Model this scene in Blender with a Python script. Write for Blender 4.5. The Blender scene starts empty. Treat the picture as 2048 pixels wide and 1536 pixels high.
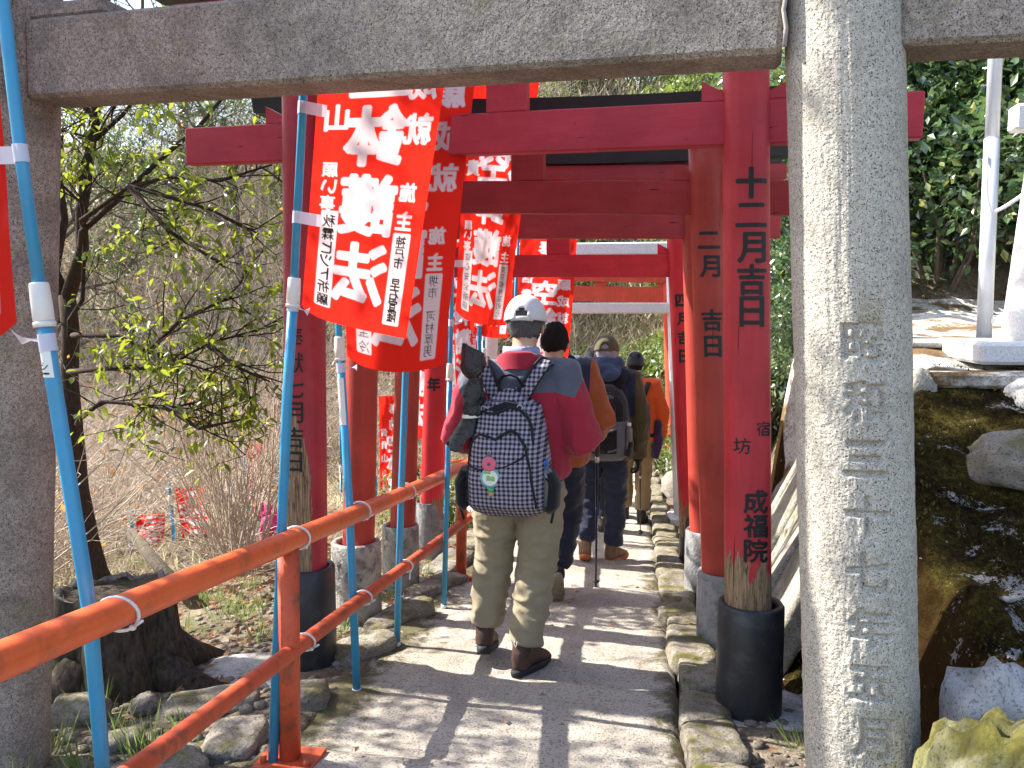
import bpy, bmesh, math, random
import numpy as np
from mathutils import Vector, Matrix

SC = bpy.context.scene
COL = SC.collection
R = math.radians
S = 0.101                      # fall of the path per metre walked

# ------------------------------------------------------------ camera, sky, sun, exposure
cam_d = bpy.data.cameras.new('camera')
cam = bpy.data.objects.new('camera', cam_d)
COL.objects.link(cam)
cam.location = (0, 0, 1.26)
cam.rotation_euler = (R(90 - 5.1), 0, R(8.4))
cam_d.sensor_width = 36.0
cam_d.lens = 29.11
cam_d.clip_start = 0.05
cam_d.clip_end = 300
SC.camera = cam

SUN = Vector((-0.82, 0.112, 0.74)).normalized()
world = bpy.data.worlds.new('World')
SC.world = world
world.use_nodes = True
wn = world.node_tree
sky = wn.nodes.new('ShaderNodeTexSky')
sky.sky_type = 'NISHITA'
sky.sun_disc = False
sky.sun_elevation = math.asin(SUN.z)
sky.sun_rotation = math.atan2(SUN.x, SUN.y)
sky.air_density = 1.0
sky.dust_density = 1.6
bg = wn.nodes['Background']
wn.links.new(sky.outputs[0], bg.inputs[0])
bg.inputs[1].default_value = 0.15
sd = bpy.data.lights.new('sun', 'SUN')
sd.energy = 5.0
sd.angle = R(0.5)
sd.color = (1.0, 0.95, 0.87)
sun = bpy.data.objects.new('sun', sd)
COL.objects.link(sun)
sun.rotation_euler = SUN.to_track_quat('Z', 'Y').to_euler()
SC.view_settings.view_transform = 'Standard'
SC.view_settings.look = 'None'
SC.view_settings.exposure = 1.6
SC.view_settings.gamma = 1.0
SC.view_settings.use_curve_mapping = False
SC.cycles.max_bounces = 8
SC.cycles.transparent_max_bounces = 8

# ------------------------------------------------------------ noise
def _h(ix, iy, iz, seed):
    n = (ix * 374761393 + iy * 668265263 + iz * 1274126177 + seed * 362437) & 0x7fffffff
    n = ((n ^ (n >> 13)) * 1103515245) & 0x7fffffff
    n = ((n ^ (n >> 16)) * 747796405) & 0x7fffffff
    return ((n >> 8) & 0xffff) / 32767.5 - 1.0

def vnoise(p, seed=0):
    p = np.asarray(p, float)
    f = np.floor(p).astype(np.int64)
    t = p - f
    t = t * t * (3 - 2 * t)
    o = 0
    for dx in (0, 1):
        for dy in (0, 1):
            for dz in (0, 1):
                w = (t[:, 0] if dx else 1 - t[:, 0]) * (t[:, 1] if dy else 1 - t[:, 1]) * (t[:, 2] if dz else 1 - t[:, 2])
                o = o + w * _h(f[:, 0] + dx, f[:, 1] + dy, f[:, 2] + dz, seed)
    return o

def fbm(p, octv=4, seed=0):
    p = np.asarray(p, float)
    a, o = 0.5, 0
    for i in range(octv):
        o = o + a * vnoise(p, seed + i * 17)
        p = p * 2.03
        a *= 0.5
    return o

def sm(t):
    t = np.clip(t, 0, 1)
    return t * t * (3 - 2 * t)

def lerp(a, b, t):
    return a + (b - a) * t

# ------------------------------------------------------------ mesh buffer
def offs(o):
    v = Vector((0, 0, 0))
    while o is not None:
        v += o.location
        o = o.parent
    return v

class MB:
    def __init__(s):
        s.v, s.f, s.sm, s.n = [], [], [], 0
    def add(s, verts, faces, smooth=True):
        verts = np.asarray(verts, float).reshape(-1, 3)
        s.v.append(verts)
        s.f += [tuple(int(i) + s.n for i in f) for f in faces]
        s.sm += [smooth] * len(faces)
        s.n += len(verts)
        return s
    def loft(s, rings, cap=True, smooth=True, closed=False):
        k, n = len(rings), len(rings[0])
        f = []
        for i in range(k if closed else k - 1):
            a, b = i * n, ((i + 1) % k) * n
            for j in range(n):
                f.append((a + j, a + (j + 1) % n, b + (j + 1) % n, b + j))
        v = np.concatenate([np.asarray(r, float) for r in rings])
        s.add(v, f, smooth)
        if cap and not closed:
            m = s.n
            s.f += [tuple(range(m - k * n, m - k * n + n))[::-1], tuple(range(m - n, m))]
            s.sm += [False, False]
        return s
    def tube(s, pts, rad, n=10, cap=True, smooth=True, flat=1.0, hint=None, expo=2.0):
        P = [Vector(p) for p in pts]
        if not hasattr(rad, '__len__'):
            rad = [rad] * len(P)
        rings = []
        ref = Vector(hint) if hint is not None else None
        for i, p in enumerate(P):
            t = (P[min(i + 1, len(P) - 1)] - P[max(i - 1, 0)]).normalized()
            if ref is None:
                ref = Vector((0, 0, 1)) if abs(t.z) < 0.9 else Vector((1, 0, 0))
            a = (ref - t * ref.dot(t)).normalized()
            if hint is None:
                ref = a
            b = t.cross(a)
            r = rad[i]
            ra, rb = r if hasattr(r, '__len__') else (r, r * flat)
            ring = []
            for j in range(n):
                th = 2 * math.pi * j / n
                c, d = math.cos(th), math.sin(th)
                if expo != 2.0:
                    q = (abs(c) ** expo + abs(d) ** expo) ** (-1 / expo)
                    c, d = c * q, d * q
                ring.append(p + a * (c * ra) + b * (d * rb))
            rings.append(np.array([tuple(v) for v in ring]))
        return s.loft(rings, cap, smooth)
    def box(s, c, size, rot=None, bev=0.0, seg=1):
        bm = bmesh.new()
        bmesh.ops.create_cube(bm, size=1.0)
        bmesh.ops.scale(bm, vec=size, verts=bm.verts)
        if bev > 0:
            bmesh.ops.bevel(bm, geom=bm.edges[:], offset=bev, segments=seg, affect='EDGES', profile=0.5)
        M = Matrix.Translation(Vector(c)) @ (rot.to_4x4() if rot is not None else Matrix.Identity(4))
        bm.transform(M)
        bm.verts.index_update()
        s.add([tuple(v.co) for v in bm.verts], [[v.index for v in f.verts] for f in bm.faces], False)
        bm.free()
        return s
    def beam(s, a, b, w, h, bev=0.006, up=(0, 0, 1)):
        """box from a to b, w across, h along up"""
        a, b = Vector(a), Vector(b)
        x = (b - a).normalized()
        u = Vector(up)
        z = (u - x * u.dot(x)).normalized()
        y = z.cross(x)
        rot = Matrix((x, y, z)).transposed()
        return s.box((a + b) / 2, ((b - a).length, w, h), rot, bev)
    def ell(s, c, r, n=16, m=10, rot=None):
        rings = []
        for i in range(m + 1):
            ph = math.pi * (i + 0.02) / (m + 0.04) - math.pi / 2
            ring = []
            for j in range(n):
                th = 2 * math.pi * j / n
                v = Vector((r[0] * math.cos(ph) * math.cos(th), r[1] * math.cos(ph) * math.sin(th), r[2] * math.sin(ph)))
                if rot is not None:
                    v = rot @ v
                ring.append(tuple(v + Vector(c)))
            rings.append(np.array(ring))
        return s.loft(rings)
    def prism(s, outline, axis_from, axis_to, smooth=False):
        """outline: list of 3D pts; extruded by vector axis_to-axis_from"""
        d = np.array(axis_to, float) - np.array(axis_from, float)
        o = np.array(outline, float)
        n = len(o)
        f = [tuple(range(n))[::-1], tuple(range(n, 2 * n))]
        f += [(j, (j + 1) % n, n + (j + 1) % n, n + j) for j in range(n)]
        return s.add(np.concatenate([o, o + d]), f, smooth)
    def arrays(s):
        return np.concatenate(s.v) if s.v else np.zeros((0, 3))
    def mesh(s, name, mat, off=(0, 0, 0)):
        me = bpy.data.meshes.new(name)
        me.from_pydata((s.arrays() - np.array(off)).tolist(), [], s.f)
        me.polygons.foreach_set('use_smooth', s.sm)
        if mat:
            me.materials.append(mat)
        me.validate()
        me.update()
        return me
    def build(s, name, mat, parent=None, loc=None, world=True):
        off = tuple(offs(parent)) if (parent is not None and world) else (tuple(loc) if loc is not None else (0, 0, 0))
        o = link(name, s.mesh(name, mat, off), parent)
        if parent is None and loc is not None:
            o.location = loc
        return o

def link(name, me, parent=None):
    o = bpy.data.objects.new(name, me)
    COL.objects.link(o)
    if parent is not None:
        o.parent = parent
    return o

def np_mesh(name, v, faces, mat, smooth=False, attrs=None):
    """faces: (n,k) int array"""
    v = np.asarray(v, np.float32)
    faces = np.asarray(faces, np.int32)
    me = bpy.data.meshes.new(name)
    n, k = faces.shape
    me.vertices.add(len(v))
    me.vertices.foreach_set('co', v.ravel())
    me.loops.add(n * k)
    me.loops.foreach_set('vertex_index', faces.ravel())
    me.polygons.add(n)
    me.polygons.foreach_set('loop_start', np.arange(0, n * k, k, dtype=np.int32))
    me.polygons.foreach_set('loop_total', np.full(n, k, dtype=np.int32))
    me.polygons.foreach_set('use_smooth', np.full(n, smooth, dtype=bool))
    me.update(calc_edges=True)
    if attrs:
        for an, (typ, data) in attrs.items():
            a = me.attributes.new(an, typ, 'POINT')
            a.data.foreach_set('color' if typ == 'FLOAT_COLOR' else 'value', np.asarray(data, np.float32).ravel())
    if mat:
        me.materials.append(mat)
    return me

def grid_faces(nu, nv):
    i = np.arange(nu - 1)[:, None] * nv + np.arange(nv - 1)[None, :]
    i = i.ravel()
    return np.stack([i, i + nv, i + nv + 1, i + 1], 1)

def tag(o, label=None, cat=None, group=None, kind=None):
    if label: o['label'] = label
    if cat: o['category'] = cat
    if group: o['group'] = group
    if kind: o['kind'] = kind
    return o

def thing(name, label, cat, loc=(0, 0, 0), group=None, rz=0.0):
    o = bpy.data.objects.new(name, None)
    COL.objects.link(o)
    o.location = loc
    o.rotation_euler = (0, 0, rz)
    o.empty_display_size = 0.1
    return tag(o, label, cat, group)

def copy_tree(o, parent=None):
    c = o.copy()
    COL.objects.link(c)
    c.parent = parent
    for ch in list(o.children):
        copy_tree(ch, c)
    return c

def remeshed(mb, name, voxel, smooth=2, mat=None, wr=None):
    """union of the overlapping lofts in mb as one smooth skin; wr = list of (scale xyz, amplitude, seed)"""
    me = mb.mesh('tmp', None)
    ob = bpy.data.objects.new('tmp', me)
    COL.objects.link(ob)
    m = ob.modifiers.new('r', 'REMESH')
    m.mode = 'VOXEL'
    m.voxel_size = voxel
    if smooth:
        k = ob.modifiers.new('s', 'SMOOTH')
        k.factor = 0.5
        k.iterations = smooth
    dg = bpy.context.evaluated_depsgraph_get()
    nm = bpy.data.meshes.new_from_object(ob.evaluated_get(dg))
    bpy.data.objects.remove(ob)
    bpy.data.meshes.remove(me)
    nm.name = name
    n = len(nm.vertices)
    co = np.empty(n * 3, np.float32)
    nm.vertices.foreach_get('co', co)
    co = co.reshape(-1, 3)
    if wr:
        no = np.empty(n * 3, np.float32)
        nm.vertices.foreach_get('normal', no)
        no = no.reshape(-1, 3)
        for sc, amp, seed in wr:
            d = vnoise(co * np.array(sc), seed)
            d = (1 - np.abs(d) * 2.0)
            co = co + no * (d * amp)[:, None]
        nm.vertices.foreach_set('co', co.astype(np.float32).ravel())
    nm.polygons.foreach_set('use_smooth', np.ones(len(nm.polygons), bool))
    nm.materials.clear()
    if mat:
        nm.materials.append(mat)
    nm.update()
    return nm

def split_faces(me, name, fn, mat):
    """move the faces where fn(centres) is true into a new mesh"""
    bm = bmesh.new(); bm.from_mesh(me); bm.faces.ensure_lookup_table()
    c = np.array([f.calc_center_median()[:] for f in bm.faces])
    sel = fn(c) > 0
    rim = [v for v in bm.verts if len({bool(sel[f.index]) for f in v.link_faces}) == 2]   # pull the border onto the line
    if rim:
        p = np.array([v.co[:] for v in rim]); e = 1e-4
        for _ in range(3):
            g = np.stack([(fn(p + np.eye(3)[k] * e) - fn(p - np.eye(3)[k] * e)) / (2 * e) for k in range(3)], 1).astype(float)
            st = (fn(p) / np.maximum((g * g).sum(1), 1e-6))[:, None] * g
            n = np.linalg.norm(st, axis=1, keepdims=True)
            p = p - st * np.minimum(1, 0.012 / np.maximum(n, 1e-9))
        for v, q in zip(rim, p): v.co = q
    bm2 = bm.copy(); bm2.faces.ensure_lookup_table()
    bmesh.ops.delete(bm, geom=[f for f, k in zip(bm.faces, sel) if k], context='FACES')
    bmesh.ops.delete(bm2, geom=[f for f, k in zip(bm2.faces, sel) if not k], context='FACES')
    bm.to_mesh(me); bm.free()
    m2 = bpy.data.meshes.new(name); bm2.to_mesh(m2); bm2.free()
    m2.materials.append(mat)
    return m2

# ------------------------------------------------------------ node helper
class NT:
    def __init__(s, name):
        s.m = bpy.data.materials.new(name)
        s.m.use_nodes = True
        s.t = s.m.node_tree
        s.b = s.t.nodes['Principled BSDF']
        s.out = s.t.nodes['Material Output']
        s._tc = None
    def new(s, typ, **kw):
        n = s.t.nodes.new(typ)
        for k, v in kw.items():
            setattr(n, k, v)
        return n
    def setin(s, sock, v):
        if isinstance(v, bpy.types.NodeSocket):
            s.t.links.new(v, sock)
        else:
            if sock.type == 'RGBA' and len(v) == 3:
                v = (*v, 1)
            sock.default_value = v
    def obj(s):
        if s._tc is None:
            s._tc = s.new('ShaderNodeTexCoord').outputs['Object']
        return s._tc
    def pos(s):
        return s.new('ShaderNodeNewGeometry').outputs['Position']
    def normal(s):
        return s.new('ShaderNodeNewGeometry').outputs['Normal']
    def map(s, vec, scale=(1, 1, 1), loc=(0, 0, 0)):
        n = s.new('ShaderNodeMapping')
        s.setin(n.inputs[0], vec)
        n.inputs['Scale'].default_value = scale
        n.inputs['Location'].default_value = loc
        return n.outputs[0]
    def noise(s, vec, scale, detail=3, rough=0.55, dist=0.0):
        n = s.new('ShaderNodeTexNoise')
        s.setin(n.inputs['Vector'], vec)
        n.inputs['Scale'].default_value = scale
        n.inputs['Detail'].default_value = detail
        n.inputs['Roughness'].default_value = rough
        n.inputs['Distortion'].default_value = dist
        return n.outputs[0]
    def vor(s, vec, scale, feat='F1', out='Distance'):
        n = s.new('ShaderNodeTexVoronoi')
        n.feature = feat
        s.setin(n.inputs['Vector'], vec)
        n.inputs['Scale'].default_value = scale
        return n.outputs[out]
    def ramp(s, fac, stops, interp='LINEAR'):
        n = s.new('ShaderNodeValToRGB')
        n.color_ramp.interpolation = interp
        e = n.color_ramp.elements
        while len(e) < len(stops):
            e.new(0.5)
        for el, (p, c) in zip(e, stops):
            el.position = p
            if not hasattr(c, '__len__'):
                c = (c, c, c)
            el.color = (*c[:3], 1)
        s.setin(n.inputs[0], fac)
        return n.outputs[0]
    def mix(s, f, a, b, mode='MIX'):
        n = s.new('ShaderNodeMix')
        n.data_type = 'RGBA'
        n.blend_type = mode
        s.setin(n.inputs[0], f)
        s.setin(n.inputs[6], a)
        s.setin(n.inputs[7], b)
        return n.outputs[2]
    def math(s, op, a, b=0.0, c=None, clamp=False):
        n = s.new('ShaderNodeMath')
        n.operation = op
        n.use_clamp = clamp
        s.setin(n.inputs[0], a)
        s.setin(n.inputs[1], b)
        if c is not None:
            s.setin(n.inputs[2], c)
        return n.outputs[0]
    def sep(s, vec):
        n = s.new('ShaderNodeSeparateXYZ')
        s.setin(n.inputs[0], vec)
        return n.outputs
    def attr(s, name, out='Fac'):
        n = s.new('ShaderNodeAttribute')
        n.attribute_name = name
        return n.outputs[out]
    def rand(s):
        return s.new('ShaderNodeObjectInfo').outputs['Random']
    def bump(s, h, strength=0.5, dist=0.01, normal=None):
        n = s.new('ShaderNodeBump')
        n.inputs['Strength'].default_value = strength
        n.inputs['Distance'].default_value = dist
        s.setin(n.inputs['Height'], h)
        if normal is not None:
            s.setin(n.inputs['Normal'], normal)
        return n.outputs[0]
    def set(s, **kw):
        al = dict(col='Base Color', rough='Roughness', metal='Metallic', nor='Normal', spec='Specular IOR Level',
                  coat='Coat Weight', sheen='Sheen Weight', trans='Transmission Weight', ior='IOR', alpha='Alpha')
        for k, v in kw.items():
            s.setin(s.b.inputs[al[k]], v)
        return s.m
    def translucent(s, col, amount, nor=None):
        """mix a translucent lobe into the surface (thin leaves, cloth)"""
        t = s.new('ShaderNodeBsdfTranslucent')
        s.setin(t.inputs[0], col)
        if nor is not None:
            s.setin(t.inputs[1], nor)
        m = s.new('ShaderNodeMixShader')
        s.setin(m.inputs[0], amount)
        s.t.links.new(s.b.outputs[0], m.inputs[1])
        s.t.links.new(t.outputs[0], m.inputs[2])
        s.t.links.new(m.outputs[0], s.out.inputs[0])
        return s.m
# ------------------------------------------------------------ materials
def m_granite(name, a, b, dark, bump=0.5, stain=0.5, lich=0.0):
    n = NT(name); o = n.obj()
    g = n.noise(o, 260, 2, 0.6)
    g2 = n.noise(o, 90, 3, 0.6)
    big = n.noise(o, 5, 5, 0.65, 0.6)
    c = n.mix(n.ramp(g2, [(0.32, 0), (0.66, 1)]), a, b)
    c = n.mix(n.ramp(g, [(0.36, 1), (0.45, 0)]), c, dark)
    c = n.mix(n.ramp(n.noise(o, 420, 1), [(0.62, 0), (0.7, 0.7)]), c, tuple(min(1, x * 1.7) for x in b))
    c = n.mix(n.ramp(big, [(0.42, 0), (0.72, stain)]), c, tuple(x * 0.35 for x in a))
    c = n.mix(n.ramp(n.noise(o, 9, 6, 0.7, 0.4), [(0.56, 0), (0.72, lich)]), c, (0.17, 0.16, 0.05))
    h = n.mix(0.35, g2, n.noise(o, 45, 4, 0.6))
    nor = n.bump(h, bump, 0.012, n.bump(g, bump * 0.5, 0.004))
    return n.set(col=c, rough=0.86, nor=nor, spec=0.3)

def m_wood_paint(name, red, peel_top=0.55, peel=1.0, seed=0.0, beam=False, side=0.0):
    """old vermilion paint, bleached in streaks, flaked to bare wood low down"""
    n = NT(name); o0 = n.obj(); o = o0
    if beam:
        x_, y_, z_ = n.sep(o0); cb = n.new('ShaderNodeCombineXYZ')
        n.setin(cb.inputs[0], z_); n.setin(cb.inputs[1], y_); n.setin(cb.inputs[2], x_); o = cb.outputs[0]
    v = n.map(o, (9, 9, 1.1), (seed, seed * 1.7, 0))
    streak = n.noise(v, 3.0, 5, 0.65)
    fine = n.noise(n.map(o, (60, 60, 3), (seed, 0, 0)), 3, 4, 0.6)
    z = n.sep(o0)[2]
    c = n.mix(n.ramp(streak, [(0.36, 0), (0.74, 0.4)]), red, tuple(min(1, x * 1.3 + 0.03) for x in red))
    c = n.mix(n.ramp(n.noise(o, 5, 4, 0.6), [(0.4, 0.4), (0.65, 0)]), c, tuple(x * 0.6 for x in red))
    wood = n.mix(n.ramp(fine, [(0.3, 0), (0.7, 1)]), (0.10, 0.055, 0.028), (0.42, 0.29, 0.17))
    wood = n.mix(n.ramp(n.noise(n.map(o, (30, 30, 6)), 2, 5, 0.7), [(0.33, 0.9), (0.46, 0)]), wood, (0.03, 0.017, 0.010))
    low = n.math('SUBTRACT', peel_top, z)
    if side:
        low = n.math('SUBTRACT', n.math('MINIMUM', low, 0.36), n.math('MULTIPLY', n.math('MAXIMUM', n.math('SUBTRACT', n.sep(o0)[0], side), 0.0), 14.0))
    low = n.math('MULTIPLY_ADD', low, 2.6, 0.0)
    k = n.math('ADD', low, n.math('MULTIPLY', n.math('SUBTRACT', n.noise(n.map(o, (22, 22, 4), (seed, seed, seed)), 1.2, 6, 0.7), 0.5), 2.2))
    mask = n.ramp(n.math('MULTIPLY', k, peel), [(0.20, 0), (0.24, 1)])
    chips = n.ramp(n.noise(n.map(o, (45, 45, 5), (seed + 3, 0, 0)), 2.2, 4, 0.7), [(0.755, 0), (0.77, 1)])
    mask = n.math('MAXIMUM', mask, chips)
    cc = n.mix(mask, c, wood)
    crack = n.ramp(n.noise(n.map(o, (40, 40, 0.9), (seed * 2, 0, 0)), 2, 3, 0.5), [(0.27, 1), (0.3, 0)])
    cc = n.mix(crack, cc, tuple(x * 0.12 for x in red))
    h = n.math('MULTIPLY_ADD', mask, -0.8, n.math('MULTIPLY', fine, 0.35))
    h = n.math('SUBTRACT', h, n.math('MULTIPLY', crack, 0.8))
    return n.set(col=cc, rough=n.mix(mask, (0.5, 0.5, 0.5), (0.9, 0.9, 0.9)), nor=n.bump(h, 0.55, 0.006), spec=0.35)

def m_plain(name, col, rough=0.5, var=0.25, scale=8, bump=0.15, bs=60, metal=0.0, dirt=None, spec=0.4, bd=0.003):
    n = NT(name); o = n.obj()
    k = n.noise(o, scale, 5, 0.65)
    c = n.mix(n.ramp(k, [(0.3, 0), (0.75, 1)]), tuple(x * (1 - var) for x in col), tuple(min(1, x * (1 + var)) for x in col))
    if dirt:
        c = n.mix(n.ramp(n.noise(o, scale * 1.7, 6, 0.7, 0.5), [(0.5, 0), (0.68, dirt[1])]), c, dirt[0])
    return n.set(col=c, rough=rough, nor=n.bump(n.noise(o, bs, 4, 0.6), bump, bd), metal=metal, spec=spec)

def m_cloth(name, col, var=0.2, rough=0.9, sheen=0.2, fibre=400, fold=0.0):
    n = NT(name); o = n.obj()
    c = n.mix(n.noise(o, 14, 4, 0.6), tuple(x * (1 - var) for x in col), tuple(min(1, x * (1 + var)) for x in col))
    f = n.noise(o, fibre, 2, 0.6)
    c = n.mix(n.math('MULTIPLY', f, 0.35), c, tuple(x * 0.55 for x in col))
    h = n.mix(0.6, f, n.noise(o, 22, 3, 0.6))
    n.setin(n.b.inputs['Sheen Weight'], sheen)
    return n.set(col=c, rough=rough, nor=n.bump(h, 0.35, 0.004), spec=0.2)

def m_gingham():
    n = NT('gingham_cloth'); o = n.obj()
    w = n.noise(o, 9, 2)
    x, y, z = n.sep(o)
    def stripe(a, ph):
        q = n.math('MULTIPLY_ADD', a, 1 / 0.0195, ph)
        q = n.math('ADD', q, n.math('MULTIPLY', w, 0.5))
        return n.ramp(n.math('FRACT', q), [(0.46, 0), (0.52, 1), (0.96, 1), (1.0, 0)])
    a, b = stripe(x, 0.0), stripe(z, 0.3)
    c = n.mix(a, (0.42, 0.39, 0.46), (0.17, 0.155, 0.20))
    c = n.mix(b, c, n.mix(a, (0.17, 0.155, 0.20), (0.008, 0.008, 0.014)))
    f = n.noise(o, 350, 2)
    c = n.mix(n.math('MULTIPLY', f, 0.3), c, (0.05, 0.05, 0.07))
    return n.set(col=c, rough=0.9, nor=n.bump(n.mix(0.5, f, n.noise(o, 30, 3)), 0.4, 0.005), spec=0.2)

def m_leaf(name, dark, light, yellow=None, rough=0.35, trans=0.35, spec=0.5, tcol=None):
    n = NT(name)
    t = n.attr('tint')
    c = n.ramp(t, [(0.0, dark), (0.8, light), (1.0, yellow or light)])
    n.set(col=c, rough=rough, spec=spec)
    tc = n.mix(0.7, c, tcol or tuple(min(1, x * 2.2) for x in light))
    return n.translucent(tc, trans)

def m_bark(name, a, b, scale=1.0, moss=0.0):
    n = NT(name); o = n.obj()
    f = n.noise(n.map(o, (14 * scale, 14 * scale, 4 * scale)), 2.5, 6, 0.7, 0.4)
    c = n.mix(n.ramp(f, [(0.3, 0), (0.7, 1)]), a, b)
    c = n.mix(n.ramp(n.noise(o, 5 * scale, 5, 0.7), [(0.52, 0), (0.7, moss)]), c, (0.06, 0.07, 0.015))
    return n.set(col=c, rough=0.95, nor=n.bump(f, 0.9, 0.02 / scale), spec=0.15)

def m_banner():
    n = NT('banner_cloth')
    c = n.attr('print', 'Color')
    o = n.obj()
    weave = n.noise(o, 500, 2)
    n.set(col=n.mix(n.math('MULTIPLY', weave, 0.2), c, n.mix(0.5, c, (0, 0, 0))), rough=0.75,
          nor=n.bump(n.noise(n.map(o, (6, 6, 2.2)), 1.6, 4, 0.55), 0.35, 0.03), spec=0.2)
    tc = n.mix(0.25, c, n.mix(1.0, c, (1.0, 0.55, 0.35), 'MULTIPLY'))
    return n.translucent(tc, 0.62)

def m_ground():
    n = NT('soil'); p = n.pos()
    a = n.noise(p, 2.2, 6, 0.65, 0.3)
    b = n.noise(p, 26, 5, 0.7)
    c = n.mix(n.ramp(a, [(0.35, 0), (0.65, 1)]), (0.13, 0.095, 0.062), (0.30, 0.25, 0.185))
    c = n.mix(n.ramp(b, [(0.35, 0.7), (0.6, 0)]), c, (0.05, 0.036, 0.022))
    c = n.mix(n.ramp(n.noise(p, 70, 3, 0.6), [(0.58, 0), (0.7, 0.7)]), c, (0.42, 0.37, 0.30))
    c = n.mix(n.ramp(n.noise(p, 1.3, 6, 0.7), [(0.55, 0), (0.7, 0.75)]), c, (0.065, 0.085, 0.022))
    h = n.mix(0.5, b, n.noise(p, 60, 4, 0.7))
    return n.set(col=c, rough=0.95, nor=n.bump(h, 0.9, 0.03), spec=0.15)

def m_path():
    n = NT('path_concrete'); p = n.pos(); x, y, z = n.sep(p)
    a = n.noise(p, 3.0, 6, 0.65, 0.3)
    b = n.noise(p, 95, 3, 0.65)
    c = n.mix(n.ramp(a, [(0.3, 0), (0.7, 1)]), (0.30, 0.265, 0.22), (0.475, 0.43, 0.365))
    c = n.mix(n.ramp(b, [(0.36, 0.85), (0.48, 0)]), c, (0.11, 0.095, 0.08))
    c = n.mix(n.ramp(n.noise(p, 210, 2), [(0.6, 0), (0.7, 0.6)]), c, (0.62, 0.59, 0.54))
    edge = n.math('MAXIMUM', n.math('MULTIPLY_ADD', x, 3.4, 0.25), n.math('MULTIPLY_ADD', x, -2.4, -1.75))
    e = n.math('ADD', edge, n.math('MULTIPLY_ADD', n.noise(p, 4.5, 6, 0.75, 0.4), 2.6, -1.5))
    c = n.mix(n.ramp(e, [(0.38, 0), (0.75, 0.9)]), c, n.mix(b, (0.03, 0.022, 0.012), (0.11, 0.10, 0.03)))
    c = n.mix(n.ramp(n.noise(p, 1.7, 5, 0.7, 0.5), [(0.55, 0), (0.75, 0.55)]), c, (0.15, 0.12, 0.09))
    h = n.mix(0.4, b, n.noise(p, 34, 5, 0.7))
    return n.set(col=c, rough=0.93, nor=n.bump(h, 0.75, 0.012), spec=0.2)

def m_rock(name, a, b, moss=0.5, lichen=0.3):
    n = NT(name); o = n.pos()
    k = n.noise(o, 5, 7, 0.7, 0.3)
    c = n.mix(n.ramp(k, [(0.3, 0), (0.7, 1)]), a, b)
    c = n.mix(n.ramp(n.noise(o, 120, 2), [(0.35, 0.7), (0.47, 0)]), c, tuple(q * 0.3 for q in a))
    c = n.mix(n.ramp(n.noise(o, 8, 6, 0.72, 0.3), [(0.55, 0), (0.66, lichen)]), c, (0.62, 0.6, 0.55))
    up = n.sep(n.normal())[2]
    mk = n.math('MULTIPLY', n.ramp(n.noise(o, 6.5, 6, 0.7), [(0.47, 0), (0.6, 1)]), n.math('MULTIPLY', up, moss, clamp=True))
    c = n.mix(mk, c, n.mix(n.noise(o, 60, 3), (0.05, 0.05, 0.012), (0.17, 0.15, 0.035)))
    h = n.mix(0.5, k, n.noise(o, 40, 6, 0.7))
    return n.set(col=c, rough=0.93, nor=n.bump(h, 0.8, 0.03), spec=0.2)

def m_mossbank():
    n = NT('mossy_rock'); p = n.pos()
    up = n.sep(n.normal())[2]
    big = n.noise(n.map(p, (1.6, 2.8, 2.8)), 1.7, 5, 0.6)
    tuft = n.noise(p, 34, 6, 0.75, 0.2)
    fine = n.noise(p, 130, 4, 0.75)
    k = n.math('ADD', big, n.math('MULTIPLY', n.math('SUBTRACT', tuft, 0.5), 1.3))
    c = n.ramp(k, [(0.25, (0.012, 0.008, 0.003)), (0.45, (0.034, 0.023, 0.007)), (0.60, (0.065, 0.048, 0.011)), (0.80, (0.12, 0.10, 0.024))])
    c = n.mix(n.ramp(fine, [(0.36, 0.85), (0.52, 0)]), c, (0.006, 0.004, 0.002))
    steep = n.ramp(up, [(0.30, 1), (0.72, 0)])
    wet = n.mix(n.noise(n.map(p, (11, 11, 1.6)), 2.4, 5, 0.65), (0.006, 0.004, 0.002), (0.085, 0.042, 0.014))
    c = n.mix(n.math('MULTIPLY', steep, 0.8), c, wet)
    lf = n.noise(n.map(p, (2.6, 4.2, 4.2)), 1.5, 8, 0.74)
    lf = n.math('ADD', lf, n.math('MULTIPLY', n.math('SUBTRACT', n.noise(p, 85, 4, 0.8), 0.5), 0.26))
    lm = n.ramp(lf, [(0.59, 0), (0.615, 1)])
    c = n.mix(lm, c, n.ramp(n.noise(p, 170, 4, 0.8), [(0.30, (0.10, 0.095, 0.09)), (0.52, (0.42, 0.41, 0.41)), (0.7, (0.62, 0.61, 0.61))]))
    c = n.mix(n.ramp(n.noise(p, 46, 4, 0.65), [(0.715, 0), (0.73, 1)]), c, (0.66, 0.64, 0.60))
    h = n.math('SUBTRACT', n.mix(0.45, tuft, fine), n.math('MULTIPLY', lm, 0.12))
    return n.set(col=c, rough=0.97, nor=n.bump(h, 1.0, 0.045), spec=0.05)

def m_terrace():
    n = NT('terrace_stone'); p = n.pos()
    f = n.noise(n.map(p, (1.2, 2.4, 1)), 2.0, 7, 0.72, 0.3)
    c = n.mix(n.ramp(f, [(0.44, 0), (0.54, 1)]), (0.17, 0.10, 0.045), (0.62, 0.60, 0.56))
    c = n.mix(n.ramp(n.noise(p, 90, 3), [(0.36, 0.6), (0.5, 0)]), c, (0.13, 0.11, 0.05))
    return n.set(col=c, rough=0.95, nor=n.bump(n.noise(p, 70, 5, 0.7), 0.6, 0.015), spec=0.2)

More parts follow.
